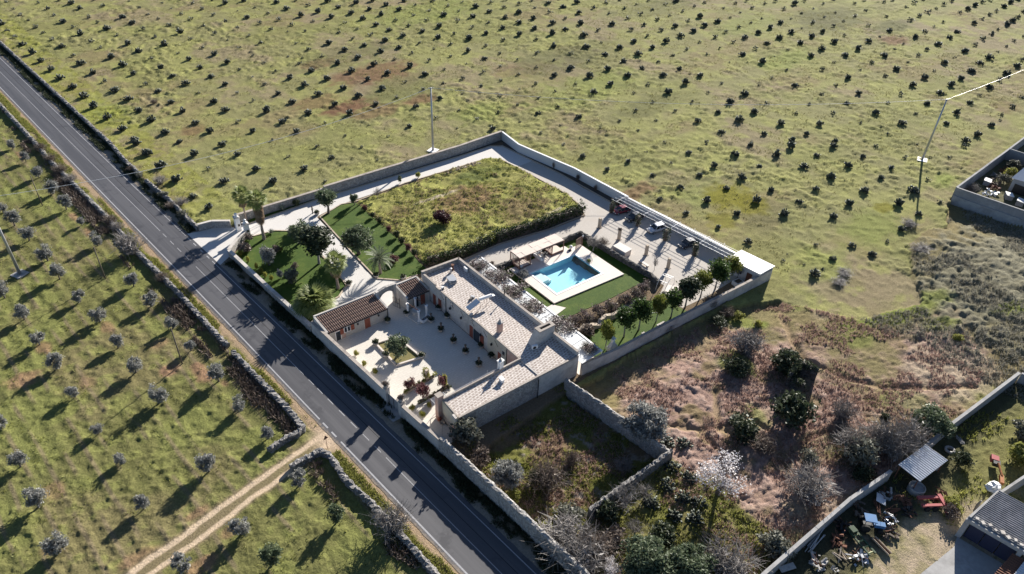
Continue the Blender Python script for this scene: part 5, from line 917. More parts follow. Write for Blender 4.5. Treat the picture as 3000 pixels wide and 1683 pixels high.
# ---------------------------------------------------------------- prickly pears planted in the field
random.seed(3)
PEARS = ([(56.1,324.4,2.09),(64.6,316.5,2.06),(71.5,316.1,2.29),(73.5,309.1,3.37),(73.8,301.2,3.08),(81.3,308.9,1.81),(81.2,299.5,2.64),(90.8,300.3,1.56),(90.3,289.6,2.15),(99.2,290.9,1.74),(99.0,282.4,1.28),(106.4,291.2,1.76),(107.7,283.7,2.59),(107.5,275.3,2.52),(115.5,283.7,2.17),(117.1,276.8,3.42),(124.2,275.6,3.65),(123.4,265.8,1.67),(55.7,313.9,1.80),(64.8,307.1,2.67),(64.2,298.0,2.16),(55.6,305.2,2.20),(55.8,297.3,1.72),(64.4,288.7,3.58),(72.7,288.8,2.54),(73.1,281.4,2.07),(81.5,281.5,3.13),(81.8,273.5,3.26),(89.8,280.3,2.09),(90.6,273.1,2.05),(99.2,274.0,2.49),(99.1,266.0,2.63),(107.6,266.2,2.25),(116.7,266.1,1.03),(115.6,256.5,2.81),(107.2,256.4,2.58),(47.8,297.2,3.85),(55.5,288.0,2.71),(65.0,280.8,2.26),(73.1,272.6,3.02),(73.2,264.1,1.96),(82.1,265.1,2.58),(90.5,264.1,2.39),(99.2,256.1,2.36),(107.1,247.4,2.51),(47.2,289.1,2.50),(55.6,280.7,2.04),(47.4,281.4,2.44),(64.5,272.0,3.39),(55.8,271.8,2.38),(47.3,272.2,3.36),(64.6,262.6,2.52),(72.7,253.3,3.22),(82.0,254.8,2.11),(90.2,254.3,2.90),(98.7,246.5,2.48),(106.6,237.9,2.06),(90.2,246.0,2.26),(99.3,238.4,1.11),(56.0,263.2,3.47),(64.8,255.2,2.08),(81.3,245.4,3.35),(89.6,236.0,2.18),(98.7,228.9,1.80),(47.3,262.4,2.87),(56.0,252.8,2.23),(72.7,244.4,3.67),(81.5,235.8,1.62),(89.7,227.7,2.83),(98.5,219.8,1.57),(64.2,244.2,2.73),(73.0,235.7,2.32),(81.7,228.3,2.46),(89.5,218.8,2.40),(47.2,253.6,2.60),(55.6,244.4,3.07),(64.5,235.3,3.17),(72.5,226.8,2.76),(81.2,219.4,2.38),(89.8,211.1,1.84),(47.1,244.2,2.69),(55.6,234.4,2.62),(64.3,226.5,2.39),(72.3,218.1,2.51),(80.8,210.9,2.47),(89.7,202.9,1.62),(47.0,235.7,2.96),(55.8,225.8,2.20),(63.8,216.6,1.98),(72.7,210.0,2.43),(81.1,202.8,2.24),(47.6,226.6,3.20),(55.6,216.9,3.11),(64.3,209.1,2.40),(72.6,201.5,1.73),(80.8,194.9,1.71),(47.6,217.9,2.93),(56.0,208.5,2.85),(64.0,199.8,2.32),(73.2,192.9,2.74),(81.8,187.3,1.66),(47.4,209.3,2.99),(55.3,199.6,2.75),(64.0,192.1,2.40),(72.9,185.7,2.51),(47.4,199.8,2.58),(55.4,191.3,2.66),(63.4,182.9,2.30),(72.2,176.9,1.99),(47.7,190.6,2.63),(55.2,182.1,2.70),(63.9,175.8,2.66),(72.3,169.3,2.07),(47.7,182.8,2.54),(55.6,174.8,1.93),(64.0,167.9,1.62)]
 + [(124.7,266.4,2.51),(132.7,266.9,3.60),(139.8,264.9,2.77),(148.7,256.7,3.59),(131.7,257.3,3.09),(140.2,256.5,2.70),(147.8,247.6,3.08),(156.0,248.0,3.34),(163.2,247.6,3.37),(163.9,239.7,3.93),(172.5,239.9,3.57),(181.5,233.2,2.73),(187.2,231.6,2.54),(189.9,225.4,1.68),(198.4,218.2,2.73),(205.2,217.5,2.55),(123.6,256.4,2.23),(131.4,246.8,2.80),(139.0,247.2,3.64),(147.4,238.6,3.00),(155.5,238.7,3.05),(164.1,231.6,3.44),(172.3,232.6,2.06),(172.2,223.9,2.42),(182.0,224.6,2.47),(189.8,217.2,3.49),(198.0,210.3,2.67),(115.8,247.7,2.54),(123.0,247.3,2.76),(131.6,238.7,2.15),(139.2,238.8,3.36),(147.2,230.6,3.13),(155.2,230.5,2.78),(164.3,222.9,1.98),(173.1,216.3,2.97),(181.2,217.2,1.82),(180.6,208.4,3.35),(189.6,209.3,3.02),(189.4,200.2,3.74),(115.6,239.6,2.29),(123.7,239.7,2.51),(131.2,230.5,1.52),(139.2,230.0,2.31),(147.0,222.0,3.05),(155.5,222.0,2.52),(164.4,215.3,2.33),(173.1,208.0,2.52),(180.4,199.6,2.12),(106.0,228.8,2.54),(119.0,234.3,1.13),(124.0,231.2,1.70),(132.2,222.9,2.05),(138.8,221.9,1.88),(147.1,214.3,2.80),(155.4,214.2,2.47),(163.4,206.7,3.22),(172.4,199.2,2.27),(180.3,191.8,2.65),(115.0,221.9,1.80),(123.5,215.3,3.05),(132.1,214.5,2.18),(139.3,214.2,2.57),(147.0,206.3,2.74),(155.6,206.4,2.60),(162.7,197.6,2.21),(171.9,191.2,2.77),(115.0,213.9,2.28),(123.8,206.5,3.31),(131.6,206.6,2.66),(139.6,206.1,2.69),(147.2,197.1,2.13),(155.6,197.7,2.90),(163.4,190.4,2.89),(172.0,182.5,2.35),(106.6,212.3,1.38),(115.0,205.7,2.39),(132.2,198.2,2.76),(139.2,197.7,2.45),(147.6,189.9,1.74),(154.8,189.9,2.13),(163.2,181.6,2.12),(98.0,211.7,2.03),(109.8,208.7,1.37),(106.2,204.7,2.18),(123.4,198.0,2.71),(139.3,190.9,1.89),(154.9,181.2,2.42),(161.9,173.3,1.89),(115.5,197.4,3.00),(123.8,189.8,2.64),(131.7,189.8,1.85),(139.4,182.1,2.17),(147.4,181.1,1.87),(154.6,172.5,2.53),(97.5,203.4,1.81),(105.9,196.9,2.77),(115.0,189.1,2.75),(131.5,181.6,2.78),(147.0,172.7,1.32),(153.7,164.2,1.97),(98.0,195.8,2.40),(106.0,188.4,2.69),(122.6,181.0,2.72),(131.0,173.4,3.02),(138.3,173.0,1.62),(146.3,163.9,2.09),(89.8,195.8,1.90),(98.3,188.1,3.43),(115.2,180.7,2.20),(122.7,172.2,1.87),(137.9,163.7,2.04),(145.8,155.4,1.56),(89.3,187.2,2.14),(97.9,179.9,2.87),(105.8,179.3,2.45),(114.3,172.0,2.59),(123.3,164.4,1.97),(130.7,164.3,1.85),(138.0,155.6,2.14),(89.4,179.4,2.67),(106.1,171.9,2.99),(113.8,164.3,2.07),(122.9,156.1,2.21),(130.3,154.9,1.20),(137.6,146.7,1.94),(81.2,178.3,2.76),(88.8,169.9,2.57),(97.6,170.6,2.63),(106.4,164.0,2.18),(114.0,155.6,2.15),(121.8,146.3,1.42),(80.8,169.4,2.81),(97.3,163.1,2.55),(105.0,146.6,1.90),(113.8,146.4,1.67),(121.5,138.5,1.93),(129.3,138.5,1.84),(80.7,162.1,2.18),(97.1,153.8,1.09),(120.8,131.3,2.02),(73.5,169.2,1.66),(73.5,161.6,1.34),(89.2,162.3,1.39),(89.1,152.6,1.20),(97.2,145.2,1.19),(113.9,137.8,1.21)]
 + [(206.0,210.1,2.72),(213.5,210.5,2.13),(215.8,203.6,2.95),(226.0,197.8,3.41),(216.6,196.5,4.58),(235.1,190.2,2.58),(243.0,189.6,2.19),(251.9,182.1,1.98),(260.8,174.7,3.11),(253.2,174.3,2.40),(268.6,166.3,2.24),(278.5,158.1,2.49),(285.5,157.3,2.30),(287.9,150.2,2.30),(244.0,181.9,1.73),(207.3,202.6,2.06),(197.8,201.6,3.63),(207.8,194.9,2.84),(216.3,187.8,3.27),(226.0,188.6,2.72),(235.3,180.9,2.11),(243.2,173.3,2.12),(261.0,165.9,2.19),(268.3,157.1,1.76),(278.0,149.9,2.24),(197.4,193.4,3.36),(207.1,186.2,2.19),(225.3,180.3,1.85),(234.7,172.4,2.70),(242.4,164.3,1.88),(251.4,164.7,2.14),(268.6,149.5,1.53),(189.4,192.8,3.68),(198.8,184.9,3.11),(206.8,178.2,2.93),(226.3,171.7,2.43),(234.4,164.1,2.65),(250.4,155.9,3.78),(242.4,155.7,2.67),(250.7,147.9,3.32),(259.4,148.3,1.70),(268.5,139.9,1.50),(189.2,184.3,3.22),(197.1,176.9,3.04),(215.9,170.6,3.54),(224.9,163.0,2.58),(232.9,154.7,3.20),(242.4,148.2,3.04),(259.9,139.4,1.89),(250.8,138.9,2.45),(180.1,182.9,2.77),(190.1,176.7,2.98),(206.4,169.1,2.49),(216.4,162.2,2.52),(224.8,155.1,2.54),(233.6,147.0,3.55),(242.3,138.9,2.39),(251.6,131.1,3.64),(181.0,175.6,2.18),(197.6,168.2,2.98),(215.9,154.2,2.28),(225.1,146.5,3.27),(234.2,138.1,2.72),(242.5,131.1,2.96),(171.8,174.3,1.42),(180.8,166.8,2.66),(197.2,159.9,1.46),(206.8,153.1,3.33),(216.0,146.1,2.81),(225.5,138.7,1.90),(234.8,130.9,2.31),(243.1,122.5,2.73),(171.7,165.8,2.25),(188.9,159.2,3.21),(197.5,151.9,2.88),(207.0,145.2,2.73),(215.3,136.9,2.20),(225.9,130.6,1.50),(235.2,122.1,2.47),(162.3,165.3,1.68),(180.3,158.5,2.43),(188.3,150.4,3.14),(197.6,143.8,2.83),(206.1,135.9,2.32),(216.8,129.4,1.82),(225.6,121.4,2.95),(216.5,120.6,1.07),(171.5,157.6,1.69),(179.7,150.0,2.04),(188.4,142.6,3.26),(197.6,135.4,1.91),(224.6,113.2,2.90),(162.1,156.4,1.97),(170.1,149.0,2.80),(178.7,141.1,2.65),(188.2,134.8,2.36),(197.1,126.7,2.38),(153.5,155.6,1.92),(161.7,148.1,2.57),(169.7,140.7,3.06),(179.5,133.4,2.61),(188.7,126.7,2.48),(197.7,119.1,2.69),(152.5,147.0,2.02),(161.7,139.2,1.72),(169.8,132.3,2.68),(178.5,124.8,2.07),(189.0,118.6,2.93),(197.7,111.2,1.82),(205.5,102.9,1.34),(145.4,146.7,1.37),(152.6,139.0,1.52),(161.0,131.3,3.06),(170.2,123.5,1.39),(178.6,117.2,3.45),(188.2,109.6,1.75),(195.6,101.8,3.06),(144.9,138.5,1.93),(169.2,115.7,1.51),(178.6,108.6,1.69),(186.8,101.1,3.12),(194.8,93.7,1.90),(136.7,138.7,1.88),(145.0,130.7,1.74),(160.5,115.0,1.91),(169.1,107.7,1.63),(177.9,99.2,2.26),(186.0,92.6,2.91),(137.2,130.8,2.12),(144.3,122.0,2.26),(151.4,113.4,1.41),(159.6,107.1,1.43),(168.1,99.3,2.32),(177.8,92.3,2.97),(129.6,130.2,1.38),(136.3,121.5,1.37),(143.6,113.5,1.51),(150.6,106.2,1.38),(167.2,91.0,2.42),(175.2,82.9,2.31),(129.0,121.5,1.61),(135.2,113.3,0.93),(143.4,105.8,1.21),(150.2,97.2,1.35),(159.1,90.2,1.65),(168.2,82.4,1.68)]
 + [(295.0,149.4,2.80),(297.6,142.2,3.26),(305.9,142.3,2.85),(316.7,135.2,2.18),(308.3,135.1,2.14),(319.4,126.9,2.42),(328.0,126.8,2.47),(331.2,119.9,2.73),(338.3,119.2,2.02),(341.8,111.2,3.28),(349.7,110.8,2.32),(350.0,102.5,2.82),(358.6,102.4,2.62),(368.2,93.5,3.20),(375.5,92.7,3.25),(378.0,85.3,3.80),(386.2,84.9,3.87),(287.4,141.2,2.95),(298.1,134.1,1.62),(312.5,119.1,2.36),(332.7,110.9,1.97),(341.1,102.1,2.00),(359.8,93.4,4.17),(368.8,84.9,4.25),(288.2,133.9,1.80),(300.2,125.8,1.84),(302.4,118.5,2.52),(312.2,110.2,1.87),(332.8,102.2,3.19),(350.7,93.1,3.82),(358.7,84.6,2.85),(269.4,132.3,3.62),(278.0,132.8,1.53),(280.3,124.8,2.83),(290.1,125.2,2.01),(292.1,118.2,1.79),(324.1,102.1,2.87),(315.0,101.7,3.04),(342.5,93.3,2.50),(350.0,84.3,2.53),(341.4,84.2,2.47),(260.0,131.2,3.32),(282.7,117.7,2.17),(294.6,109.4,2.23),(323.0,110.4,1.44),(314.6,92.7,1.85),(323.9,92.7,1.90),(332.1,84.0,3.38),(349.0,75.2,4.02),(366.6,76.9,2.63),(261.5,123.5,4.12),(270.4,124.0,1.27),(272.4,116.6,3.16),(294.4,101.3,3.09),(304.6,92.1,2.93),(314.4,83.9,3.22),(341.1,74.9,3.93),(356.1,75.6,3.07),(252.2,123.0,3.81),(263.6,116.3,3.49),(274.7,109.2,2.10),(284.3,100.4,1.71),(294.7,91.7,3.94),(304.2,83.0,3.35),(323.0,74.4,2.81),(331.7,75.1,1.92),(330.4,65.8,1.90),(253.3,115.3,3.58),(263.9,107.8,4.27),(275.3,100.4,3.96),(283.6,91.3,1.91),(293.1,82.6,3.89),(314.1,74.7,2.97),(321.6,66.2,2.09),(243.3,114.5,1.54),(253.2,106.9,3.14),(264.2,99.0,3.83),(274.9,90.7,1.86),(283.9,83.1,2.73),(304.3,74.0,2.66),(312.1,65.9,1.81),(243.8,106.0,2.86),(253.9,98.7,2.92),(264.5,89.8,3.79),(274.9,82.4,2.66),(293.1,73.4,3.86),(303.4,66.0,1.32),(233.6,113.9,0.93),(244.1,97.9,1.89),(254.6,89.7,2.32),(265.2,81.9,1.59),(274.6,73.4,3.85),(283.3,73.3,1.67),(292.8,65.3,3.41),(224.8,104.4,1.79),(234.6,97.2,2.19),(245.0,89.0,1.50),(254.7,81.4,3.26),(264.1,72.8,1.57),(273.4,64.4,4.21),(283.9,65.5,4.15),(300.3,57.0,2.60),(214.5,103.6,2.07),(224.8,96.5,1.06),(234.1,88.1,2.71),(245.3,80.9,2.41),(254.4,72.0,3.04),(263.2,64.0,3.49),(291.5,56.0,3.17),(214.2,95.5,2.55),(224.9,87.5,2.10),(244.6,71.8,2.75),(254.7,63.8,2.83),(280.6,55.8,3.67),(224.2,79.8,2.42),(234.1,70.9,2.30),(244.6,63.5,2.91),(262.8,55.2,3.08),(272.7,55.4,2.58),(214.4,86.7,1.85),(224.2,70.6,1.88),(253.0,54.8,1.86),(261.8,45.3,2.29),(195.5,93.2,1.90),(204.5,85.5,1.62),(213.5,78.3,2.32),(232.9,62.7,2.62),(243.8,54.3,2.70),(194.7,84.3,2.03),(203.7,77.5,2.23),(213.5,69.5,2.46),(222.9,61.9,1.68),(232.3,53.9,2.59),(251.5,44.9,2.21),(242.6,45.0,1.96),(184.7,83.4,3.30),(193.0,76.2,2.45),(203.4,69.3,1.42),(212.3,61.3,3.07),(222.4,53.1,2.33),(231.7,44.2,2.57),(238.0,43.9,1.40),(184.4,75.4,2.36),(202.4,61.1,1.55),(221.3,44.4,2.47),(177.3,75.7,2.73),(186.1,68.1,2.06),(214.7,45.0,2.57)]
 + [(166.4,81.6,2.00),(173.6,74.0,3.04),(182.8,66.9,2.60),(192.2,59.6,1.79),(201.9,52.9,1.47),(211.0,44.1,2.09),(158.1,81.0,2.73),(166.6,74.0,3.12),(174.4,67.2,2.18),(183.1,59.0,2.06),(191.5,51.7,1.94),(200.7,44.1,1.64),(157.6,73.5,1.90),(165.9,66.2,2.75),(175.2,59.2,2.66),(182.7,51.4,2.21),(148.7,72.9,2.89),(165.9,58.9,3.19),(175.3,50.7,2.14),(183.8,42.8,1.69),(141.4,72.5,1.91),(148.8,65.2,1.80),(157.4,58.4,2.30),(165.7,50.4,2.83),(174.8,42.7,3.09),(174.6,36.3,1.77),(141.6,64.8,2.46),(149.0,57.9,2.22),(157.1,50.0,2.57),(166.1,42.4,2.81),(133.2,64.4,2.36),(141.1,57.4,2.70),(148.7,49.6,2.33),(165.1,37.4,1.86),(155.4,37.1,2.07),(125.2,64.0,1.61),(125.0,56.6,2.10),(135.3,46.6,1.22),(140.8,41.4,1.93),(148.2,37.1,1.42),(124.6,48.1,1.29),(132.8,41.6,1.73),(140.8,37.0,1.92),(124.8,41.4,2.80),(128.0,41.3,1.17),(127.4,48.7,0.65),(126.7,44.6,0.78)]
 + [(128.6,113.0,1.56),(127.5,105.3,2.02),(134.0,96.1,2.02),(126.8,96.7,1.72),(141.8,96.7,1.30),(133.1,87.8,1.84),(149.9,89.3,2.11),(141.8,88.9,1.41),(142.0,80.5,1.88),(148.6,80.9,2.32),(126.3,88.4,1.20),(133.2,79.8,2.17),(125.0,79.5,1.86),(132.8,72.1,2.59),(124.7,72.1,2.04),(124.4,64.3,1.56),(149.3,96.8,1.07),(157.5,89.3,1.36)]
 + [(62.8,166.8,2.15),(80.1,151.5,1.82),(88.4,144.3,1.42),(63.2,159.5,2.08),(72.1,151.1,1.53),(79.8,144.1,1.77),(54.8,157.4,1.78),(63.0,150.0,2.75),(87.4,136.1,1.24),(54.7,149.1,2.45),(71.6,142.9,2.22),(63.0,141.9,2.65),(72.2,134.9,1.43),(47.1,140.4,2.32)]
 + [(47.3,180.6,2.80),(55.1,173.5,2.19),(63.0,167.0,2.15),(47.1,173.5,2.98),(55.5,166.1,2.39),(63.8,159.7,2.09),(47.1,165.2,3.39),(47.0,156.6,2.76),(55.1,157.9,1.91),(54.3,148.9,2.69),(46.6,147.1,1.92),(47.2,140.3,2.55),(61.7,149.2,2.23)])
pts = []
for x, y, w_ in PEARS:
    if all((x - a) ** 2 + (y - b) ** 2 > 2.6 for a, b, c in pts): pts.append((x, y, w_))
# the 300 that show largest stand as things of their own, the small far ones are one mass
PCAM = lambda p: p[2] / math.sqrt(p[0] ** 2 + p[1] ** 2 + 82 ** 2)
pts.sort(key=PCAM, reverse=True)
PL = (('dark prickly pear in the strip of field beside the roadside wall', lambda x, y: x < 58), ('dark prickly pear in the open field above the drive wall', lambda x, y: x < 110 and y > 126),
      ('dark prickly pear in the far field beyond the white back wall', lambda x, y: y > 60), ('dark prickly pear in the field below the right hand power pole', lambda x, y: True))
for i, (x, y, w_) in enumerate(pts[:300]):
    s = min(1.9, max(.5, w_ * .63)) * random.uniform(.92, 1.08); lb = next(l for l, f in PL if f(x, y))
    o = plant('prickly_pear', 'pear', x, y, lb, 'cactus', s, s * random.uniform(1.0, 1.35), i % 9, .02, group='prickly pears planted in rows in the grass field: ' + lb[25:45].strip())
_V = []; _F = []; nv = 0
lo = []
for k in range(6):
    me = pear_mesh(900 + k, 26, 5); v = np.empty(len(me.vertices) * 3, np.float32); me.vertices.foreach_get('co', v); f = np.empty(len(me.polygons) * 3, np.int32); me.polygons.foreach_get('vertices', f); lo.append((v.reshape(-1, 3), f.reshape(-1, 3))); bpy.data.meshes.remove(me)
for i, (x, y, w_) in enumerate(pts[300:]):
    v, f = lo[i % 6]; a = random.uniform(0, 6.28); s = max(.45, w_ * .64); c, sn = math.cos(a) * s, math.sin(a) * s
    _V.append(np.stack([v[:, 0] * c - v[:, 1] * sn + x, v[:, 0] * sn + v[:, 1] * c + y, v[:, 2] * s * 1.2], 1)); _F.append(f + nv); nv += len(v)
tag(link('small_prickly_pears', np_mesh('small_prickly_pears', np.concatenate(_V), np.concatenate(_F), M['pear'])), 'mass of small far prickly pears dotting the grass field', 'cactus', kind='stuff')

# ---------------------------------------------------------------- olive orchard
random.seed(5)
OL = ([(24.6,187.1,2.26),(24.5,177.1,2.70),(24.6,167.6,3.35),(24.5,158.9,2.97),(24.8,150.4,1.66),(24.6,140.9,2.71),(14.7,159.0,3.69),(15.2,151.2,4.02),(15.7,141.6,3.83),(15.5,134.1,2.81),(24.7,123.1,2.67),(24.2,196.1,2.35),(14.4,165.8,2.54)]
 + [(6.5,134.4,2.81),(7.3,125.6,2.68),(7.2,117.1,2.75),(7.5,109.2,2.81),(7.5,100.8,2.32),(16.6,116.7,2.95),(16.4,108.0,2.43),(16.3,100.3,2.86),(16.5,91.4,3.23),(16.0,124.6,2.47),(25.0,115.3,2.95),(25.1,106.9,2.44),(25.0,99.5,1.98),(25.1,89.8,3.06),(24.7,81.9,2.44),(-2.5,101.1,2.50),(7.4,91.0,1.85)]
 + [(-2.5,91.9,2.53),(-2.7,83.3,3.05),(-2.8,74.5,3.19),(7.8,83.3,1.93),(7.2,74.0,2.12),(16.2,74.2,2.91),(14.8,62.0,2.85),(7.3,62.1,2.69)]
 + [(24.3,63.9,2.61),(15.8,55.6,3.30),(24.9,55.4,2.64),(25.1,74.2,2.13)])
rows = []
for p in sorted(OL, key=lambda p: -p[0]):
    for r_ in rows:
        if abs(r_[-1][0] - p[0]) < 1.7: r_.append(p); break
    else: rows.append([p])
ORD = ['first', 'second', 'third', 'fourth', 'fifth', 'sixth', 'seventh', 'eighth', 'ninth', 'tenth', 'eleventh', 'twelfth', 'thirteenth', 'fourteenth', 'fifteenth', 'sixteenth', 'seventeenth', 'eighteenth', 'nineteenth', 'twentieth']
for ri, r_ in enumerate(rows):
    for ci, (x, y, w_) in enumerate(sorted(r_, key=lambda p: -p[1])):
        s = max(.62, min(1.12, w_ / 2.8)); dk = (y < 62 and x > 15)
        plant('olive_tree', 'olive_green' if dk else 'olive', x, y, '%s olive tree, %s from the top in the %s row from the roadside wall' % ('grey green' if dk else 'silvery', ORD[ci], ORD[ri]), 'olive tree', s, s * random.uniform(1.0, 1.2), (ri * 3 + ci) % 6, 0, 'olive trees in the roadside orchard')

# ---------------------------------------------------------------- palms
def fan_frond():
    m = LMB(); m.tube((0, 0, 0), (.85, 0, .12), .02, .015, 4)
    for i in range(13):
        a = R(-95 + 190 * i / 12); L_ = .85 - .2 * abs(i - 6) / 6; c = Vector((.85, 0, .12)); d = Vector((math.cos(a), math.sin(a), .0)); s = Vector((-math.sin(a), math.cos(a), 0)) * .07
        m.add([c, c + d * L_ * .55 + s, c + d * L_ + Vector((0, 0, -.22)), c + d * L_ * .55 - s], [(0, 1, 2, 3)])
    return m
def date_frond():
    m = LMB(); P = [Vector((2.4 * t, 0, .95 * t - 1.25 * t * t)) for t in [i / 8 for i in range(9)]]
    m.path(P, [.03] * 5 + [.02] * 4, 4)
    for i in range(26):
        t = .12 + .88 * i / 26; p = Vector((2.4 * t, 0, .95 * t - 1.25 * t * t)); L_ = .55 * (1 - .5 * t)
        for sg in (-1, 1): e = p + Vector((L_ * .6, sg * L_, -.05)); m.add([p, p + Vector((.07, 0, 0)), e], [(0, 1, 2)])
    return m
FAN = fan_frond().mesh('frond', M['palmleaf']); FAND = fan_frond().mesh('dead_frond', M['palmdead']); DATE = date_frond().mesh('frond', M['datepalm'])
def palm(label, x, y, h, r, nf, me, fs, skirt=0, lo=-.5, hi=1.35, dead=0):
    t = thing('palm_tree', label, 'palm tree', (x, y, 0)); rg = random.Random(int(x * 7 + y)); m = LMB(); k = max(4, int(h / .5))
    for i in range(k): m.tube((.02 * math.sin(i), 0, h * i / k - .05), (.02 * math.sin(i + 1), 0, h * (i + 1) / k), r * (1.35 - .5 * min(1, i / (k * .4))), r * (1.25 - .5 * min(1, (i + 1) / (k * .4))), 8)
    m.build('trunk', M['palmbark'], t)
    for i in range(nf):
        e = hi - (hi - lo) * ((i + .5) / nf) ** .8; link('frond', me, t, (0, 0, h + .1 * (1 - i / nf)), (0, -e, i * 2.399 + rg.uniform(-.2, .2)), (fs * rg.uniform(.85, 1.12),) * 3)
    for i in range(dead): link('dead_frond', FAND, t, (0, 0, h - .15 - skirt * i / max(1, dead)), (0, R(rg.uniform(60, 82)), i * 2.399), (fs * .9,) * 3)
    return t
palm('fan palm just inside the gate nearest the boundary wall', *(50.76,130.79), 6.0, .22, 30, FAN, 1.4, .8, dead=10)
palm('tallest fan palm with a brown skirt of dead fronds by the gate', *(50.17,122.18), 9.0, .3, 30, FAN, 1.5, 3.2, dead=50)
palm('fan palm leaning over the path at the corner of the palm lawn', *(52.39,98.47), 5.6, .28, 30, FAN, 1.55, .8, dead=8)
palm('low bushy fan palm beside the tiled annex', *(45.48,94.75), 1.9, .3, 64, FAN, 2.5, lo=-.3, dead=6)
palm('feathery date palm on the lawn beside the path', *(61.06,97.37), 3.4, .3, 40, DATE, 1.15, lo=-.75, hi=1.3)

# ---------------------------------------------------------------- garden trees and shrubs
random.seed(9)
G_ = lambda nm, kd, p, lb, cat, sx, sz=None, v=0, z=.05: plant(nm, kd, p[0], p[1], lb, cat, sx, sz, v, z)
G_('garden_tree', 'olive_green', (65.41,122.57), 'rounded evergreen tree beside the path near the standing person', 'tree', 2.1, 2.0, 1)
G_('olive_tree', 'old_olive_green', (61.67,105.51), 'large old olive tree on the lawn right of the path', 'olive tree', 1.08, 1.15, 2)
G_('garden_tree', 'round_dark', (53.96,107.62), 'big dark evergreen tree on the palm lawn next to the path', 'tree', 2.15, 1.35, 3)
G_('garden_tree', 'olive_green', (54.81,116.30), 'reddish topped dark tree where the path forks', 'tree', 2.0, 1.8, 4)
G_('young_tree', 'olive_green', (71.54,121.96), 'small young tree at the top corner of the lawn', 'tree', .75, 1.1, 0)
G_('young_tree', 'bare_tree', (76.90,120.84), 'thin young tree with few leaves at the edge of the meadow', 'tree', .5, .8, 1)
G_('young_tree', 'olive_green', (85.00,123.54), 'slight sapling on the gravel edge of the drive', 'tree', .4, .7, 2)
G_('garden_shrub', 'shrub_green', (89.75,123.00), 'round green shrub at the kerb of the drive', 'shrub', .8, 1.0, 1)
G_('silver_shrub', 'shrub_silver', (46.42,113.31), 'tall silvery conical shrub in the middle of the palm lawn', 'shrub', 1.6, 2.7, 0)
G_('silver_shrub', 'shrub_silver', (46.04,108.09), 'slim silvery shrub below the tall silvery one', 'shrub', .62, 1.4, 1)
G_('garden_shrub', 'shrub_grey', (47.05,105.83), 'dark grey round shrub on the shaded part of the palm lawn', 'shrub', 1.6, 1.8, 2)
G_('garden_shrub', 'shrub_brown', (49.78,116.67), 'pinkish straw coloured shrub on the palm lawn', 'shrub', .9, .9, 0); G_('garden_shrub', 'shrub_brown', (49.55,108.95), 'rusty flowering shrub behind the dark grey one', 'shrub', .85, 1.0, 1)
G_('garden_shrub', 'shrub_green', (50.57,116.21), 'bright green tuft beside the straw coloured shrub', 'shrub', .5, .6, 1)
G_('climbing_plant', 'shrub_brown', (45.22,120.57), 'brown climbing plant against the wing wall inside the gate', 'climber', 1.5, 1.2, 2); G_('climbing_plant', 'shrub_brown', (47.70,123.63), 'dry climbing plant on the wing wall next to the gate pier', 'climber', 1.0, 1.0, 3)
for i, p in enumerate(((43.61,119.77), (43.72,116.88), (43.83,113.86), (43.76,111.87), (43.78,110.24), (44.13,108.55))): G_('border_plant', 'shrub_yellow', (p[0] + .3, p[1]), '%s yellowish border plant from the gate inside the roadside garden wall' % ORD[i], 'plant', .42, .8, i % 3)
G_('agave', 'agave', (52.30,123.18), 'spiky agave by the foot of the tallest palm', 'agave', 1.1, 1.2, 0); G_('agave', 'agave', (53.06,130.84), 'pale agave in the bed below the boundary wall', 'agave', 1.1, 1.1, 1); G_('yucca', 'agave', (58.54,129.79), 'yucca in the grass strip along the boundary wall', 'yucca', 1.2, 1.8, 2)
G_('garden_shrub', 'shrub_dark', (61.73,129.46), 'dark shrub against the boundary wall left of the round tree', 'shrub', .8, 1.1, 1)
G_('garden_shrub', 'shrub_red', (65.32,98.75), 'russet shrub on the lawn near the date palm', 'shrub', 1.05, .95, 2)
G_('garden_shrub', 'shrub_burg', (81.52,103.81), 'dark burgundy bush in the middle of the meadow', 'shrub', 2.0, 1.9, 1)
for i, p in enumerate(((72.07,118.75), (71.61,115.10), (71.38,112.40), (70.96,108.42), (70.86,105.52), (70.28,102.86), (69.78,100.20), (69.59,97.82))): G_('border_shrub', 'shrub_dark' if i % 3 else 'shrub_red', p, '%s border shrub from the top between the lawn and the meadow' % ORD[i], 'shrub', .6 + .12 * (i > 3), .8 + .2 * (i > 3), i % 3)
def hedge(label, pts_, w, h, n, mat, seed, size=.2, z=0):
    t = thing('hedge', label, 'hedge', (pts_[0][0], pts_[0][1], z)); pr = resample(pts_, .9); g = np.random.default_rng(seed); cl = []
    for p in pr: k = g.uniform(.85, 1.15); cl.append((p[0] - pts_[0][0] + g.normal() * .1, p[1] - pts_[0][1] + g.normal() * .1, h * .5 * k, w * .55 * k, w * .55 * k, h * .55 * k, int(n / len(pr))))
    V, F = leaves(cl, size, seed, .55); link('foliage', np_mesh('foliage', V, F, mat), t)
    c = run(pts_, w * .55, 0, h * .75, .1, .8, seed); c.build('inner_branches', M['bark'], t); return t
hedge('tall clipped dark hedge along the lower side of the meadow', [(107, 87.2), (97, 88.6), (88, 90.6), (85.5, 91)], 2.0, 2.6, 6500, M['hedge'], 4); hedge('second length of dark hedge ending behind the farmhouse', [(83.8, 91.2), (76, 91.6), (72, 92.6), (69.8, 94)], 1.9, 2.2, 4200, M['hedge'], 5)
hedge('low flowering border between the courtyard pillars', [(45.2, 68.5), (51, 68.3)], .6, .7, 500, M['weed'], 6, .14, .3); hedge('low clipped border in the courtyard near the wing', [(45.8, 65.3), (51.4, 65.0)], .6, .7, 500, M['dark'], 7, .14)
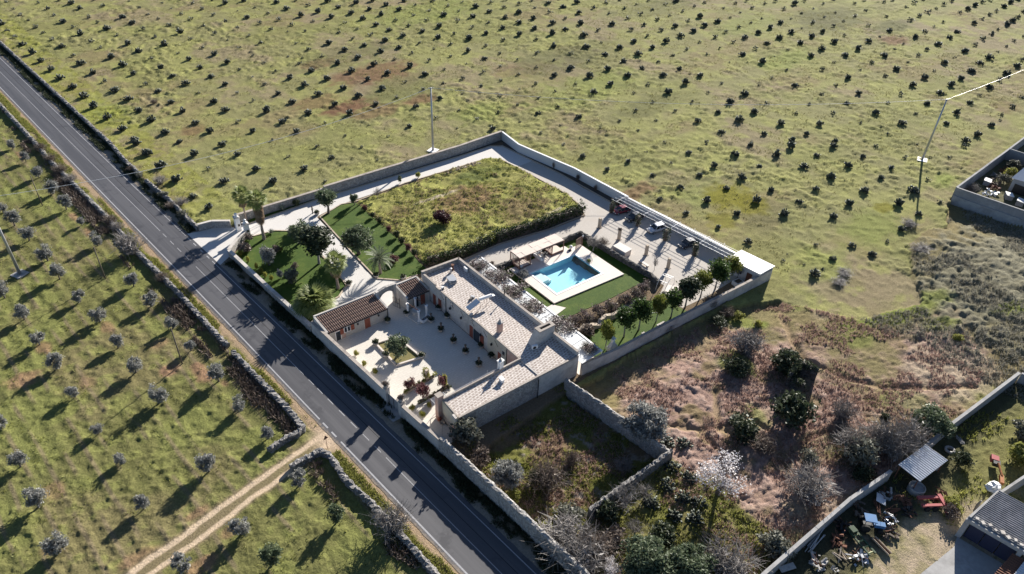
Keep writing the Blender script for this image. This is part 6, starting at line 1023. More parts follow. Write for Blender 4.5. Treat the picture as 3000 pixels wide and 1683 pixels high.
# climbers in the courtyard
for p, kd, lb, s, z_ in (((46.4, 68.5), 'shrub_red', 'dark red bougainvillea on the pillar nearest the road wall', .85, 1.4), ((49.75, 68.7), 'shrub_yellow', 'yellow green climber on the courtyard pillar', .75, 1.3), ((46.6, 65.5), 'shrub_red', 'large dark red bougainvillea in the courtyard border', 1.0, 2.1), ((50.2, 65.2), 'shrub_red', 'red stemmed bougainvillea nearest the wing wall', .8, 1.9), ((50.8, 65.3), 'shrub_yellow', 'bright yellow green plant beside the red stemmed bougainvillea', .55, 1.6)):
    plant('climbing_plant', kd, p[0], p[1], lb, 'climber', s, z_, 1, .3)
G_('potted_bush', 'shrub_brown', (42.35, 68.9), 'dark round bush on the courtyard pier nearer the annex', 'shrub', .6, .55, 1, 3.3); G_('potted_bush', 'shrub_brown', (42.35, 65.1), 'dark round bush on the courtyard pier nearer the wing', 'shrub', .6, .55, 2, 3.3)
G_('courtyard_tree', 'olive_green', (49.72,76.17), 'green tree growing in the square bed of the courtyard', 'tree', 1.75, 1.5, 3, .1)
for i, p in enumerate(((44.25,77.94), (44.51,75.23), (44.62,80.80), (44.11,64.94), (44.46,62.79), (46.44,63.67))): G_('border_plant', 'shrub_yellow', (max(43.0, p[0]), p[1]), '%s low yellow plant along the road wall of the courtyard' % ORD[i] if i < 3 else '%s low green plant near the wing end of the courtyard' % ORD[i - 3], 'plant', .5, .6, i % 3)
def potted(label, x, y, tall):
    t = thing('potted_cycad', label, 'potted plant', (x, y, 0)); LMB().lathe([(.32, 0), (.5, .25), (.58, .55), (.6, .62), (.5, .6)], n=12).build('pot', M['limew'], t, True)
    V, F = leaves([(0, 0, .75, .6, .6, .28, 170)], .16, int(x * 9 + y), .3); link('foliage', np_mesh('foliage', V, F, M['dark']), t)
    if tall: LMB().path([(0, 0, .5), (.03, 0, 1.2), (-.02, .02, 1.75)], [.14, .12, .15], 7).lathe([(.2, 1.7), (.22, 1.85), (.1, 1.95)], n=8).build('stump', M['bark'], t)
for i, p in enumerate(((59.06,76.46), (58.76,72.74), (58.56,69.38), (58.17,65.54), (59.37,79.63))): potted('%s potted plant with a bare stump in the row along the courtyard front' % ORD[(i + 1) % 5], *p, True)
for p, lb in (((62.55,81.32), 'dark pot plant by the farmhouse door near the annex'), ((62.15,78.61), 'dark pot plant against the farmhouse front behind the row'), ((61.43,68.77), 'dark pot plant beside the red shutter'), ((61.09,65.74), 'dark pot plant by the small door in the yellow bay'), ((57.27,83.93), 'dark bush in a pot at the corner of the short annex'), ((53.50,84.43), 'dark bush in a pot at the corner of the low annex'), ((52.40,73.33), 'small pot plant on the far corner of the square bed'), ((48.59,80.96), 'red flowering pot on the near corner of the square bed'), ((48.17,77.37), 'small dark pot on the road side kerb of the square bed')): potted(lb, *p, False)
for p, lb in (((59.75,96.85), 'small pot on the kerb at the end of the lawn'), ((63.27,93.01), 'small pot on the kerb by the farmhouse corner'), ((54.46,98.02), 'small pot on a white block beside the fan palm'), ((63.30,123.71), 'small pot with flowers at the corner of the path')): potted(lb, *p, False)
# tree strip behind the boundary wall
for i, (p, kd, sx, sz, lb) in enumerate(((( 77.1, 54.5), 'round_yellow', .7, 1.0, 'slim yellowish tree nearest the barbecue'), ((81.9, 54.4), 'round', 1.0, 1.05, 'green tree standing second in the strip behind the wall'), ((85.4, 53.9), 'round', 1.0, 1.1, 'dense dark tree standing third in the strip behind the wall'), ((89.4, 53.2), 'round_yellow', .8, .95, 'yellowish tree standing fourth in the strip behind the wall'), ((92.7, 52.3), 'round', .95, 1.0, 'dark round tree standing fifth in the strip behind the wall'), ((97.0, 52.3), 'round_dark', 1.15, 1.05, 'wide dark tree standing sixth in the strip behind the wall'), ((101.7, 52.2), 'round_yellow', .95, .95, 'light green tree standing seventh in the strip behind the wall'), ((105.9, 51.8), 'round', 1.1, 1.05, 'dark tree standing eighth in the strip behind the wall'), ((110.6, 51.9), 'round_yellow', 1.0, .85, 'broad golden green tree beside the white store'))): G_('strip_tree', kd, p, lb, 'tree', sx * 1.22, sz * 1.05, i % 4)
G_('young_tree', 'bare_tree', (112.2, 51.0), 'thin leafless tree in front of the white store roof', 'tree', .7, 1.0, 2); G_('garden_shrub', 'shrub_dark', (113, 55.6), 'dark bush at the corner of the white store', 'shrub', .9, 1.3, 1)
G_('garden_shrub', 'shrub_grey', (95.96,56.52), 'round grey shrub at the foot of the garden steps', 'shrub', .7, 1.0, 1); G_('garden_shrub', 'shrub_brown', (77.36,59.02), 'large rounded brown shrub behind the barbecue tree', 'shrub', 1.5, 1.5, 2)
for i, (p, s) in enumerate((((75.2, 62.2), 1.0), ((77.6, 62.2), 1.0), ((80.0, 61.8), 1.15), ((83.0, 61.4), 1.05), ((86.0, 60.6), 1.2), ((89.2, 60.2), 1.1), ((92.2, 60.0), 1.1), ((95.2, 60.4), 1.1))): G_('bougainvillea', 'boug', p, '%s faded bougainvillea from the farmhouse in the row below the pool lawn' % ORD[i], 'bougainvillea', s, 1.45, i % 4)
for i, (p, s) in enumerate((((74.17,83.67), 1.5), ((74.32,78.91), 2.0), ((74.03,73.38), 1.95), ((72.95,68.12), 1.95), ((73.05,61.64), 2.0), ((72.14,54.20), 1.1))): G_('bougainvillea', 'boug', p, '%s faded bougainvillea from the drive sprawling over the white sheet canopy' % ORD[i], 'bougainvillea', s, .75, (i + 1) % 4, 2.75)
G_('garden_shrub', 'shrub_silver', (80.80,78.48), 'pale grey shrub at the left corner of the pool deck', 'shrub', 1.35, 1.0, 2); G_('pampas_grass', 'shrub_brown', (78.6, 85.0), 'straw coloured grass clump behind the pool pergola wall', 'grass', .8, .8, 1)
G_('frangipani_tree', 'bare_tree', (98.03,75.78), 'leafless grey frangipani tree on the pool deck edge', 'tree', 1.0, .95, 0, .1); G_('pot_plant', 'shrub_green', (93.20,72.88), 'small leafy plant in the grey deck planter', 'plant', .4, .5, 0, .95)
G_('bare_shrub', 'bare_brown', (100.85,75.67), 'thin bare reddish shrub behind the dark wall by the parking', 'shrub', 1.3, 1.1, 2); G_('cypress', 'bare_tree', (102.15,63.37), 'thin bare sapling rising from the dark wall', 'tree', .3, .8, 3)
for i, y in enumerate((75.9, 68.55, 61.3, 83.3)): hedge('mass of ivy on the %s parking pillar from the white store' % ['third', 'second', 'first', 'fourth'][i], [(112.45, y - .25), (112.45, y + .25)], 1.0, 3.0, 420, M['dark'], 20 + i, .16)
for i, (p, s) in enumerate((((105.3, 75.1), .5), ((115.9, 84.2), .9), ((117, 92), .5), ((117.6, 98), .45), ((117.8, 106), .5))): plant('climbing_plant', 'bare_brown' if i else 'shrub_brown', p[0], p[1], ['dry sprig on top of the second free standing parking pillar', 'grey bush at the head of the parking beside the red car', 'bare climber on the white back wall nearest the parking', 'second bare climber on the white back wall', 'third bare climber on the white back wall'][i], 'climber', s, 1.0 if i else .4, i % 3, 2.2 if i == 0 else 0)

# ---------------------------------------------------------------- brush land and weed plots
random.seed(13)
B_ = lambda kd, p, s, sz, lb, nm='wild_bush', cat='bush', v=0: plant(nm, kd, p[0], p[1], lb, cat, s, sz, v, min(0, gz(*p)))
B_('old_olive', (66.48,37.90), 1.15, 1.1, 'large grey green olive tree leaning over the weed plot wall', 'olive_tree', 'olive tree', 2)
B_('blossom', (65.51,24.49), 1.85, 1.35, 'almond tree in white blossom in the brush land', 'almond_tree', 'tree', 0)
B_('bare_tree', (54.21,31.62), 1.25, 1.2, 'pale leafless tree behind the plot end wall', 'bare_tree', 'tree', 1); B_('bare_tree', (52.44,28.24), .8, .6, 'white dead branches of a fallen tree', 'bare_tree', 'tree', 2); B_('bare_tree', (57.37,30.69), .8, .8, 'second pale leafless tree beside the plot end wall', 'bare_tree', 'tree', 3)
for kd, p, s, sz, lb in (('shrub_grey', (45.91,54.48), 2.2, 2.8, 'dark olive bush in the corner of the weed plot by the farmhouse'), ('shrub_brown', (45.43,50.86), 1.6, 1.7, 'brown bush with pale flowers below the corner bush'), ('old_olive', (45.83,45.46), .72, .7, 'grey green bush against the roadside wall of the weed plot'), ('bare_brown', (50.04,41.69), 2.5, 2.0, 'bare purple grey bush in the middle of the weed plot'), ('shrub_dark', (49.03,43.17), 1.1, 1.2, 'dark green clump beside the bare bush in the weed plot'),
    ('shrub_green', (44.89,43.18), 1.0, 1.1, 'bright green clump below the grey green bush'), ('shrub_green', (44.49,36.69), 1.0, 1.1, 'bright green clump at the lower end of the roadside wall'), ('shrub_grey', (48.02,35.59), 2.0, 1.4, 'pale grey green bush at the gap in the plot end wall'), ('bare_grey', (44.34,32.82), 3.0, 2.0, 'large grey brown thicket by the roadside wall'), ('bare_brown', (46.16,29.71), 2.2, 1.6, 'brown thicket right of the large grey one'),
    ('shrub_brown', (49.21,29.16), 1.6, 1.4, 'rusty bush behind the dead branches'), ('bare_grey', (43.77,29.27), 2.6, 2.0, 'grey thicket at the bottom edge beside the roadside wall'), ('old_olive_green', (48.85,23.74), .85, .8, 'wide grey green bush at the bottom edge'), ('old_olive_green', (52.71,20.24), .75, .75, 'second wide grey green bush at the bottom edge'), ('bare_grey', (57.19,17.12), 2.7, 2.2, 'greyish bush at the bottom edge towards the scrap yard'), ('blossom', (45.31,26.27), .5, .55, 'small white blossoming bush at the bottom edge'),
    ('shrub_dark', (51.38,32.31), 1.6, 1.5, 'dark green thicket behind the plot end wall'), ('shrub_dark', (54.00,25.33), 1.8, 1.5, 'dark bush below the prickly pear thicket'), ('bare_brown', (55.49,42.18), 1.3, 1.1, 'small bare bush in the weed plot near the shadow edge'), ('bare_grey', (60.03,36.28), 1.2, 1.2, 'grey twiggy bush on the shaded side of the weed plot'),
    ('bare_grey', (94.10,37.92), 2.9, 2.4, 'grey twiggy bush on the slope below the white store'), ('shrub_dark', (88.91,36.25), 1.9, 1.5, 'dark green bush below the grey twiggy one'), ('shrub_dark', (95.47,31.23), 2.6, 2.3, 'ivy covered thicket above the dark ruin'), ('shrub_dark', (85.74,24.63), 2.9, 2.7, 'tall black green bush in the middle of the brush land'), ('bare_grey', (92.09,19.65), 1.8, 2.0, 'dark conical bush right of the black green one'), ('old_olive_green', (99.66,9.35), .95, .75, 'broad green grey bush beside the concrete wall'),
    ('shrub_dark', (77.31,27.97), 2.5, 2.0, 'dark thicket above the almond tree'), ('bare_brown', (77.22,24.68), 2.0, 1.6, 'brown twiggy bush right of the dark thicket'), ('bare_grey', (86.95,15.40), 2.5, 2.5, 'first of the grey bushes above the tin roof'), ('bare_grey', (90.57,13.07), 2.5, 2.6, 'second of the grey bushes above the tin roof'), ('bare_grey', (94.29,10.37), 2.7, 2.6, 'third of the grey bushes above the tin roof, nearest the wall'), ('shrub_dark', (97.39,14.94), .7, .7, 'tiny dark bush on the trodden ground'), ('bare_grey', (90.35,18.59), 1.2, .9, 'patch of white bare twigs'),
    ('bare_grey', (74.88,16.16), 2.7, 2.2, 'dark grey bush standing alone near the concrete wall'), ('shrub_grey', (80.38,18.69), 1.3, 1.3, 'green tuft with a bare branch above the lone bush'), ('shrub_grey', (85.87,13.78), 2.7, 2.7, 'dense grey bush left of the tin roof'), ('bare_grey', (90.91,11.00), 2.8, 2.9, 'grey bush overhanging the tin roof'), ('shrub_dark', (83.58,12.25), 1.5, 1.2, 'dark undergrowth against the concrete wall'), ('shrub_grey', (63.96,14.55), 1.8, 1.6, 'grey green bush at the bottom against the concrete wall'),
    ('shrub_yellow', (102.32,40.39), .9, .7, 'bright yellow green clump on the slope'), ('shrub_green', (102.54,44.23), 1.0, .8, 'green clump by the strip wall'), ('shrub_yellow', (125.73,14.76), .9, .8, 'yellow green clump among the brambles'), ('bare_grey', (89.32,50.62), 1.2, .8, 'bare grey bush outside the strip wall'), ('bare_grey', (100.33,49.41), 1.5, 1.3, 'bare thorny bush leaning on the strip wall'), ('bare_brown', (101.54,46.20), 1.4, 1.0, 'low dead bush at the foot of the strip wall'),
    ('shrub_dark', (97.95,45.80), 1.4, .9, 'low green undergrowth below the strip wall')): B_(kd, p, s * (1.3 if p[1] < 33 and p[0] < 75 else 1.08), sz * 1.15, lb, v=int(p[0]) % 3)
for i, p in enumerate(((67.65,34.59), (69.27,32.82), (64.55,31.15), (64.84,28.53), (61.40,29.89), (61.37,27.10), (62.36,25.10), (57.49,29.49), (58.16,26.20), (59.97,24.04))): plant('prickly_pear', 'pear', p[0], p[1], 'tall shaggy prickly pear in the thicket beside the almond tree', 'cactus', 1.9, 1.8, i % 9, 0, 'prickly pear thicket in the brush land')
for i, p in enumerate(((86.06,26.67), (87.86,24.40), (79.05,29.92), (79.58,28.16))): plant('prickly_pear', 'pear', p[0], p[1], 'tall prickly pear growing in the dark bushes of the brush land', 'cactus', 1.9, 1.9, i, 0, 'prickly pears in the dark bushes')
# ruin under ivy
t = thing('ruined_hut', 'dark ivy covered ruin in the brush land', 'ruin', ((94.46,27.63)[0], (94.46,27.63)[1], 0), R(8)); LMB().box((0, 1.6, 1.6), (4.5, .5, 3.2)).build('wall', M['darkstone'], t); LMB().box((2.0, 0, 1.5), (.5, 3.0, 3.0)).build('wall', M['darkstone'], t); LMB().box((-1.9, .3, 1.1), (.5, 2.4, 2.2)).build('wall', M['darkstone'], t)
V, F = leaves([(0, 1.6, 3.0, 2.5, .7, .7, 600), (2, 0, 2.8, .7, 1.8, .7, 420), (-1.9, .4, 1.9, .6, 1.4, .8, 300), (0, 1.2, 1.6, 2.4, .5, 1.3, 400)], .2, 5); link('ivy', np_mesh('ivy', V, F, M['dark']), t)
# roadside
for kd, p, s, sz, lb in (('bare_grey', (28.64,133.78), 2.9, 2.6, 'big grey leafless bush hanging over the orchard wall'), ('bare_grey', (29.09,49.32), 2.6, 2.6, 'leafless roadside tree at the bottom of the picture'), ('bare_brown', (28.94,183.47), 1.6, 1.3, 'first scrubby bush on the orchard wall, nearest the top'), ('bare_brown', (28.93,176.48), 1.7, 1.3, 'second scrubby bush on the orchard wall'), ('bare_grey', (29.22,170.74), 1.5, 1.2, 'third scrubby bush on the orchard wall'), ('bare_brown', (29.45,147.45), 1.5, 1.2, 'scrubby bush on the orchard wall above the big grey one'), ('bare_grey', (29.53,143.88), 1.4, 1.2, 'scrubby bush touching the big grey one'), ('bare_brown', (29.38,121.51), 1.3, 1.0, 'low scrub on the orchard wall below the big grey bush'), ('bare_brown', (28.95,190.81), 1.5, 1.2, 'scrub at the top end of the orchard wall'),
    ('shrub_grey', (41.38,163.64), 1.2, .9, 'grey weeds in the gap of the field wall'), ('shrub_grey', (41.96,151.34), 1.3, .9, 'grey green bush on the field wall above the gate apron'), ('bare_brown', (41.35,145.76), 1.2, .8, 'reddish dry weeds by the field wall'), ('shrub_grey', (41.72,140.66), 1.3, .9, 'grey green bush nearest the gate apron on the field wall'), ('bare_grey', (43.97,157.82), 1.7, .9, 'dry grass heap behind the field wall'), ('bare_grey', (43.47,146.16), 1.6, .8, 'pale brushwood behind the field wall'), ('bare_brown', (60.26,201.97), 1.0, .8, 'rust coloured weed beside the road'), ('bare_brown', (41.11,167.60), 1.0, .8, 'rust coloured weed at the break of the field wall')): B_(kd, p, s, sz, lb, v=int(abs(p[1])) % 3)

# ---------------------------------------------------------------- grasses and weeds nobody could count
def tufts(name, label, cat, xs, ys, hmin, hmax, wid, nb, mat, seed):
    g = np.random.default_rng(seed); xs = np.asarray(xs); ys = np.asarray(ys); n = len(xs); hh, _ = ground_props(xs, ys)
    X = np.repeat(xs, nb) + g.normal(size=n * nb) * wid; Y = np.repeat(ys, nb) + g.normal(size=n * nb) * wid; Z = np.repeat(hh, nb) - .03
    a = g.uniform(0, 6.28, n * nb); H = g.uniform(hmin, hmax, n * nb); lean = g.normal(size=(n * nb, 2)) * .45 * H[:, None]; w = wid * .55 * g.uniform(.6, 1.3, n * nb)
    V = np.stack([np.stack([X - np.cos(a) * w, Y - np.sin(a) * w, Z], 1), np.stack([X + np.cos(a) * w, Y + np.sin(a) * w, Z], 1), np.stack([X + lean[:, 0], Y + lean[:, 1], Z + H], 1)], 1).reshape(-1, 3)
    o = link(name, np_mesh(name, V, np.arange(len(V)).reshape(-1, 3), mat)); tag(o, label, cat, kind='stuff'); return o
def scatter(n, x0, x1, y0, y1, cond, seed):
    g = np.random.default_rng(seed); x = g.uniform(x0, x1, n); y = g.uniform(y0, y1, n); m = cond(x, y); return x[m], y[m]
x, y = scatter(11000, 69, 112, 86, 123, lambda x, y: inside(x, y, MEADOW) & (fbm(x * .35, y * .35, 3, 91) > .42), 1); tufts('meadow_grass', 'rank yellow green weeds covering the walled meadow', 'weeds', x, y, .1, .3, .13, 4, M['weed'], 1)
x, y = scatter(5000, 69, 112, 86, 123, lambda x, y: inside(x, y, MEADOW) & (fbm(x * .3, y * .3, 3, 92) > .55), 2); tufts('dry_meadow_grass', 'dry brown grass between the meadow weeds', 'grass', x, y, .15, .45, .15, 4, M['dryweed'], 2)
x, y = scatter(26000, 43, 120, 8, 50, lambda x, y: (y < edge_field(x) - 1) & ~inside(x, y, COMPOUND) & ~inside(x, y, YARD) & (fbm(x * .25, y * .25, 3, 93) > .46), 3); tufts('bracken', 'dead brown bracken and grass over the brush land', 'bracken', x, y, .15, .5, .14, 4, M['fern'], 3)
x, y = scatter(17000, 118, 182, -10, 34, lambda x, y: (y < edge_field(x) - .5) & (x < 179) & (fbm(x * .12, y * .12, 3, 94) > .44), 4); tufts('brambles', 'grey bramble thicket below the far yard wall', 'brambles', x, y, .2, .6, .16, 4, M['bramble'], 4)
x, y = scatter(9000, 43, 66, 8, 54, lambda x, y: (fbm(x * .3, y * .3, 3, 95) > .48) & ~inside(x, y, YARD), 5); tufts('plot_weeds', 'green weeds in the walled plot behind the wing', 'weeds', x, y, .15, .5, .14, 4, M['weed'], 5)
x, y = scatter(26000, 39.8, 42.2, 30, 330, lambda x, y: ((y > 134) | (y < 119)) & (fbm(x * .9, y * .25, 3, 96) > .40 + .12 * (x < 40.6)), 6); tufts('roadside_weeds', 'dark weeds along the foot of the walls beside the road', 'weeds', x, y, .2, .65, .16, 4, M['dark'], 6)
x, y = scatter(16000, 29.9, 31.4, 30, 330, lambda x, y: (np.abs(y - 68.6) > 3) & (fbm(x * .6, y * .12, 3, 97) > .44), 7); tufts('verge_grass', 'bright green grass on the orchard side verge', 'grass', x, y, .12, .4, .14, 4, M['weed'], 7)
x, y = scatter(9000, 26.3, 29.2, 30, 250, lambda x, y: (fbm(x * .5, y * .15, 3, 98) > .5) & (np.abs(y - 68.6) > 3), 8); tufts('scrub', 'dark scrub along the orchard side of the dry stone walls', 'scrub', x, y, .3, .9, .2, 4, M['browntwig'], 8)
x, y = scatter(26000, -55, 29, 20, 230, lambda x, y: (fbm(x * .35, y * .35, 3, 99) > .55) & (np.abs(y - 67) > 3), 9); tufts('orchard_grass', 'tufts of green grass between the olive trees', 'grass', x, y, .1, .3, .14, 3, M['weed'], 9)
x, y = scatter(7000, 45, 125, -25, 12, lambda x, y: inside(x, y, YARD) & (fbm(x * .2, y * .2, 3, 90) > .5) & (x > 85) & ((x > 93) | (y > 0)), 10); tufts('yard_weeds', 'green weeds among the scrap in the yard', 'weeds', x, y, .2, .7, .18, 4, M['weed'], 10)
x, y = scatter(90000, 43, 300, 45, 340, lambda x, y: ~inside(x, y, COMPOUND) & (y > edge_field(x) + 1) & (fbm(x * .22, y * .3, 3, 89) > .52) & (np.abs((x - y) / 1.414) < (x + y) / 1.414 * .74 + 20), 11); tufts('field_grass', 'yellow green grass tufts over the cactus field', 'grass', x, y, .12, .34, .18, 3, M['fieldgrass'], 11)
for i, (cx_, cy_, r_) in enumerate(((98, 120.4, 4), (103, 119.6, 4))):
    g = random.Random(i); t = thing('rubble_heap', ['pale rubble heap at the top edge of the meadow', 'second pale rubble heap nearer the far corner of the meadow'][i], 'rubble', (cx_, cy_, 0)); m_ = LMB()
    for k in range(46): m_.blob((g.uniform(-2.6, 2.6), g.uniform(-.7, .7), g.uniform(.05, .3)), (g.uniform(.12, .3), g.uniform(.12, .3), g.uniform(.1, .22)), k, .3, 6, 4)
    o = m_.build('stones', M['kerb'], t); o['kind'] = 'stuff'
# ---------------------------------------------------------------- parked cars
def car(label, x, y, rz, paint, L_=4.2, wd_=1.78, hh=1.5, roofm=None, suv=False):
    t = thing('parked_car', label, 'car', (x, y, 0.02), rz, 'cars parked under the trellis frame'); hl = L_ / 2; zb = .95 if suv else .85
    st = [(-hl, .80, .42, .72), (-hl + .12, .93, .3, zb), (-hl + .7, .98, .24, zb + .02), (-.6, 1, .22, zb + .02), (.55, 1, .22, zb), (hl - 1.0, .99, .24, zb - .04), (hl - .35, .94, .26, zb - .14), (hl - .06, .82, .32, zb - .28), (hl, .70, .4, .58)]
    b = LMB(); V = []; n = 10
    for px, w, z0, z1 in st:
        h2 = wd_ / 2 * w; V += [(px, -h2 * .86, z0), (px, -h2, z0 + .15), (px, -h2, z0 + (z1 - z0) * .6), (px, -h2 * .95, z1 - .04), (px, -h2 * .72, z1 + .02), (px, h2 * .72, z1 + .02), (px, h2 * .95, z1 - .04), (px, h2, z0 + (z1 - z0) * .6), (px, h2, z0 + .15), (px, h2 * .86, z0)]
    m = len(st); F = [(i * n + k, (i + 1) * n + k, (i + 1) * n + (k + 1) % n, i * n + (k + 1) % n) for i in range(m - 1) for k in range(n)] + [tuple(range(n)), tuple((m - 1) * n + k for k in range(n))[::-1]]
    b.add(V, F); body = b.build('body', paint, t, True)
    xr0, xr1, xf1, xf0 = (-hl + (.1 if suv else .35), -hl + (.45 if suv else .95), .35, hl - 1.05)
    h0 = wd_ / 2 * .94; h1 = wd_ / 2 * .74; z0, z1 = zb, hh - .04
    g = LMB(); g.add([(xr0, -h0, z0), (xf0, -h0, z0 - .03), (xf0, h0, z0 - .03), (xr0, h0, z0), (xr1, -h1, z1), (xf1, -h1, z1), (xf1, h1, z1), (xr1, h1, z1)], [(0, 1, 5, 4), (2, 3, 7, 6), (1, 2, 6, 5), (3, 0, 4, 7), (4, 5, 6, 7)]); cab = g.build('windows', M['glass'], t)
    rf = LMB(); rf.add([(xr1 - .1, -h1 - .02, z1 - .02), (xf1 + .06, -h1 - .02, z1 - .02), (xf1 + .06, h1 + .02, z1 - .02), (xr1 - .1, h1 + .02, z1 - .02), (xr1, -h1 + .05, hh + .03), (xf1 - .05, -h1 + .05, hh + .03), (xf1 - .05, h1 - .05, hh + .03), (xr1, h1 - .05, hh + .03)], [(0, 1, 5, 4), (1, 2, 6, 5), (2, 3, 7, 6), (3, 0, 4, 7), (4, 5, 6, 7)]); rf.build('roof', roofm or paint, t)
    for sg in (-1, 1):
        for a_, c_ in (((xr0, z0), (xr1, z1)), ((xf0, z0 - .03), (xf1, z1)), ((-.3, z0), (-.25, z1))): LMB().tube((a_[0], sg * h0, a_[1]), (c_[0], sg * h1, c_[1]), .045, n=5).build('pillar', paint, t)
        LMB().box((hl - .14, sg * wd_ * .33, zb - .3), (.2, .36, .14), sg * R(-18)).build('headlight', M['white'], t); LMB().box((-hl + .06, sg * wd_ * .36, zb - .12), (.1, .26, .2)).build('tail_light', M['door'], t)
        LMB().box((.85, sg * (wd_ / 2 + .08), zb + .08), (.16, .2, .12)).build('mirror', paint, t)
        for px in (-hl + .8, hl - .82):
            w = LMB().tube((px, sg * (wd_ / 2 - .2), .32), (px, sg * (wd_ / 2 + .01), .32), .32, n=14).build('tyre', M['rubber'], t); LMB().tube((px, sg * (wd_ / 2), .32), (px, sg * (wd_ / 2 + .025), .32), .2, n=10).build('rim', M['steel'], w)
    LMB().box((hl - .02, 0, .52), (.06, .52, .12)).build('number_plate', M['white'], t); LMB().box((hl - .03, 0, .68), (.06, .8, .1)).build('grille', M['black'], t)
paint = lambda nm, c, r=.25, me=0: plain(nm, c, r, me, .5, .6)
car('dark red car partly under the ivy at the head of the parking', 114.2, 81.9, R(163), paint('red_paint', (.20, .02, .03)), 4.1)
car('black car parked second beside the red car', 114.1, 78.1, R(167), paint('black_paint', (.012, .013, .016)), 4.2)
car('silver car parked in the middle of the parking', 114.0, 72.1, R(166), paint('silver_paint', (.56, .57, .60), .3, .3), 4.1, 1.8, 1.62, None, True)
car('blue black car parked nearest the white store', 114.4, 64.2, R(166), paint('blue_black_paint', (.012, .018, .03)), 4.3)

# ---------------------------------------------------------------- person on the path
def skin_body(name, J, E, mat, parent, root=0):
    me = bpy.data.meshes.new(name); me.from_pydata([j[0] for j in J], E, []); me.materials.append(mat); o = link(name, me, parent)
    sk = o.modifiers.new('skin', 'SKIN'); sk.use_smooth_shade = True
    for i, d in enumerate(me.skin_vertices[0].data): d.radius = (J[i][1], J[i][1] * (J[i][2] if len(J[i]) > 2 else 1)); d.use_root = i == root
    o.modifiers.new('smooth', 'SUBSURF').levels = 1; return o
pp = (62.88,124.83)
t = thing('person', 'person in dark clothes standing on the white gravel path', 'person', (pp[0], pp[1], .03), R(-140))
skinm = plain('skin', (.42, .26, .19), .6); cloth = plain('dark_clothes', (.022, .022, .026), .85); hairm = plain('dark_hair', (.02, .015, .012), .7)
J = [((0, 0, .98), .13, .8), ((0, 0, 1.15), .125, .75), ((0, .01, 1.34), .15, .7), ((0, 0, 1.46), .07), ((0, .01, 1.52), .055), ((0, .02, 1.62), .095), ((0, .02, 1.71), .07),
     ((.19, 0, 1.41), .06), ((.25, .02, 1.14), .048), ((.12, .23, 1.12), .036), ((.05, .28, 1.14), .03), ((-.19, 0, 1.41), .06), ((-.25, .02, 1.14), .048), ((-.12, .23, 1.12), .036), ((-.05, .28, 1.14), .03),
     ((.10, 0, .90), .095), ((.12, .03, .50), .068), ((.13, 0, .09), .045), ((.14, .13, .05), .038), ((-.10, 0, .90), .095), ((-.12, .02, .50), .068), ((-.13, -.02, .09), .045), ((-.15, .11, .05), .038)]
E = [(0, 1), (1, 2), (2, 3), (3, 4), (4, 5), (5, 6), (3, 7), (7, 8), (8, 9), (9, 10), (3, 11), (11, 12), (12, 13), (13, 14), (0, 15), (15, 16), (16, 17), (17, 18), (0, 19), (19, 20), (20, 21), (21, 22)]
skin_body('body', J, E, skinm, t)
keep = [0, 1, 2, 3, 7, 8, 9, 11, 12, 13]; mp = {k: i for i, k in enumerate(keep)}
skin_body('jacket', [(J[k][0], J[k][1] * 1.22, J[k][2] if len(J[k]) > 2 else 1) for k in keep], [(mp[a], mp[b]) for a, b in E if a in mp and b in mp], cloth, t)
keep = [0, 15, 16, 17, 19, 20, 21]; mp = {k: i for i, k in enumerate(keep)}
skin_body('trousers', [(J[k][0], J[k][1] * 1.25, J[k][2] if len(J[k]) > 2 else 1) for k in keep], [(mp[a], mp[b]) for a, b in E if a in mp and b in mp], cloth, t)
LMB().blob((0, -.005, 1.665), (.112, .118, .105), 2, .06).build('hair', hairm, t, True)
for sx in (-.135, .135): LMB().box((sx, .06, .045), (.1, .29, .1)).build('shoe', M['rubber'], t)
for sx in (-.05, .05):                                     # fingers curled round the phone
    for i in range(4): LMB().path([(sx, .28 + .01 * i, 1.12 + .022 * i), (sx * .5, .32, 1.13 + .022 * i), (sx * .1, .31, 1.14 + .02 * i)], [.009, .008, .007], 5).build('finger', skinm, t)
    LMB().path([(sx, .27, 1.15), (sx * .6, .29, 1.2)], [.01, .008], 5).build('thumb', skinm, t)
ph = thing('phone', 'small dark device held by the person on the path', 'phone', (pp[0] + .22, pp[1] - .2, 1.2), R(-140)); LMB().box((0, 0, 0), (.16, .02, .09), 0, (R(50), 0)).build('case', M['black'], ph)

# ---------------------------------------------------------------- power poles and wires
def pole(label, x, y, plate):
    t = thing('power_pole', label, 'pole', (x, y, 0)); LMB().tube((0, 0, 0), (0, 0, 16.4), .3, .15, 12).build('mast', M['steel'], t, True)
    LMB().box((0, 0, .12), (2.3, 2.3, .26), R(20)).build('footing', M['white'] if plate else M['concrete'], t); LMB().tube((-.5, .2, 16.2), (.5, -.2, 16.2), .05).build('cross_arm', M['steel'], t)
    for s in (-.45, .45): LMB().lathe([(.06, 16.2), (.09, 16.3), (.05, 16.45)], (s, -s * .4, 0), 8).build('insulator', M['white'], t)
PL_, P1, P2 = (10.56,140.20), (101.08,131.71), (194.01,48.30)
pole('steel power pole on a concrete foot at the left edge of the orchard', *PL_, False); pole('steel power pole just outside the drive wall', *P1, True); pole('steel power pole on a white slab in the cactus field', *P2, True)
P3 = (322.89,34.92)
def wire(label, a, b, sag, r=.035):
    t = thing('power_line', label, 'wire', (a[0], a[1], 16.2)); pts_ = [(a[0] + (b[0] - a[0]) * i / 24, a[1] + (b[1] - a[1]) * i / 24, 16.35 - sag * 4 * (i / 24) * (1 - i / 24)) for i in range(25)]
    MB().path(pts_, [r] * 25, 5).build('cable', M['whitesteel'], t)
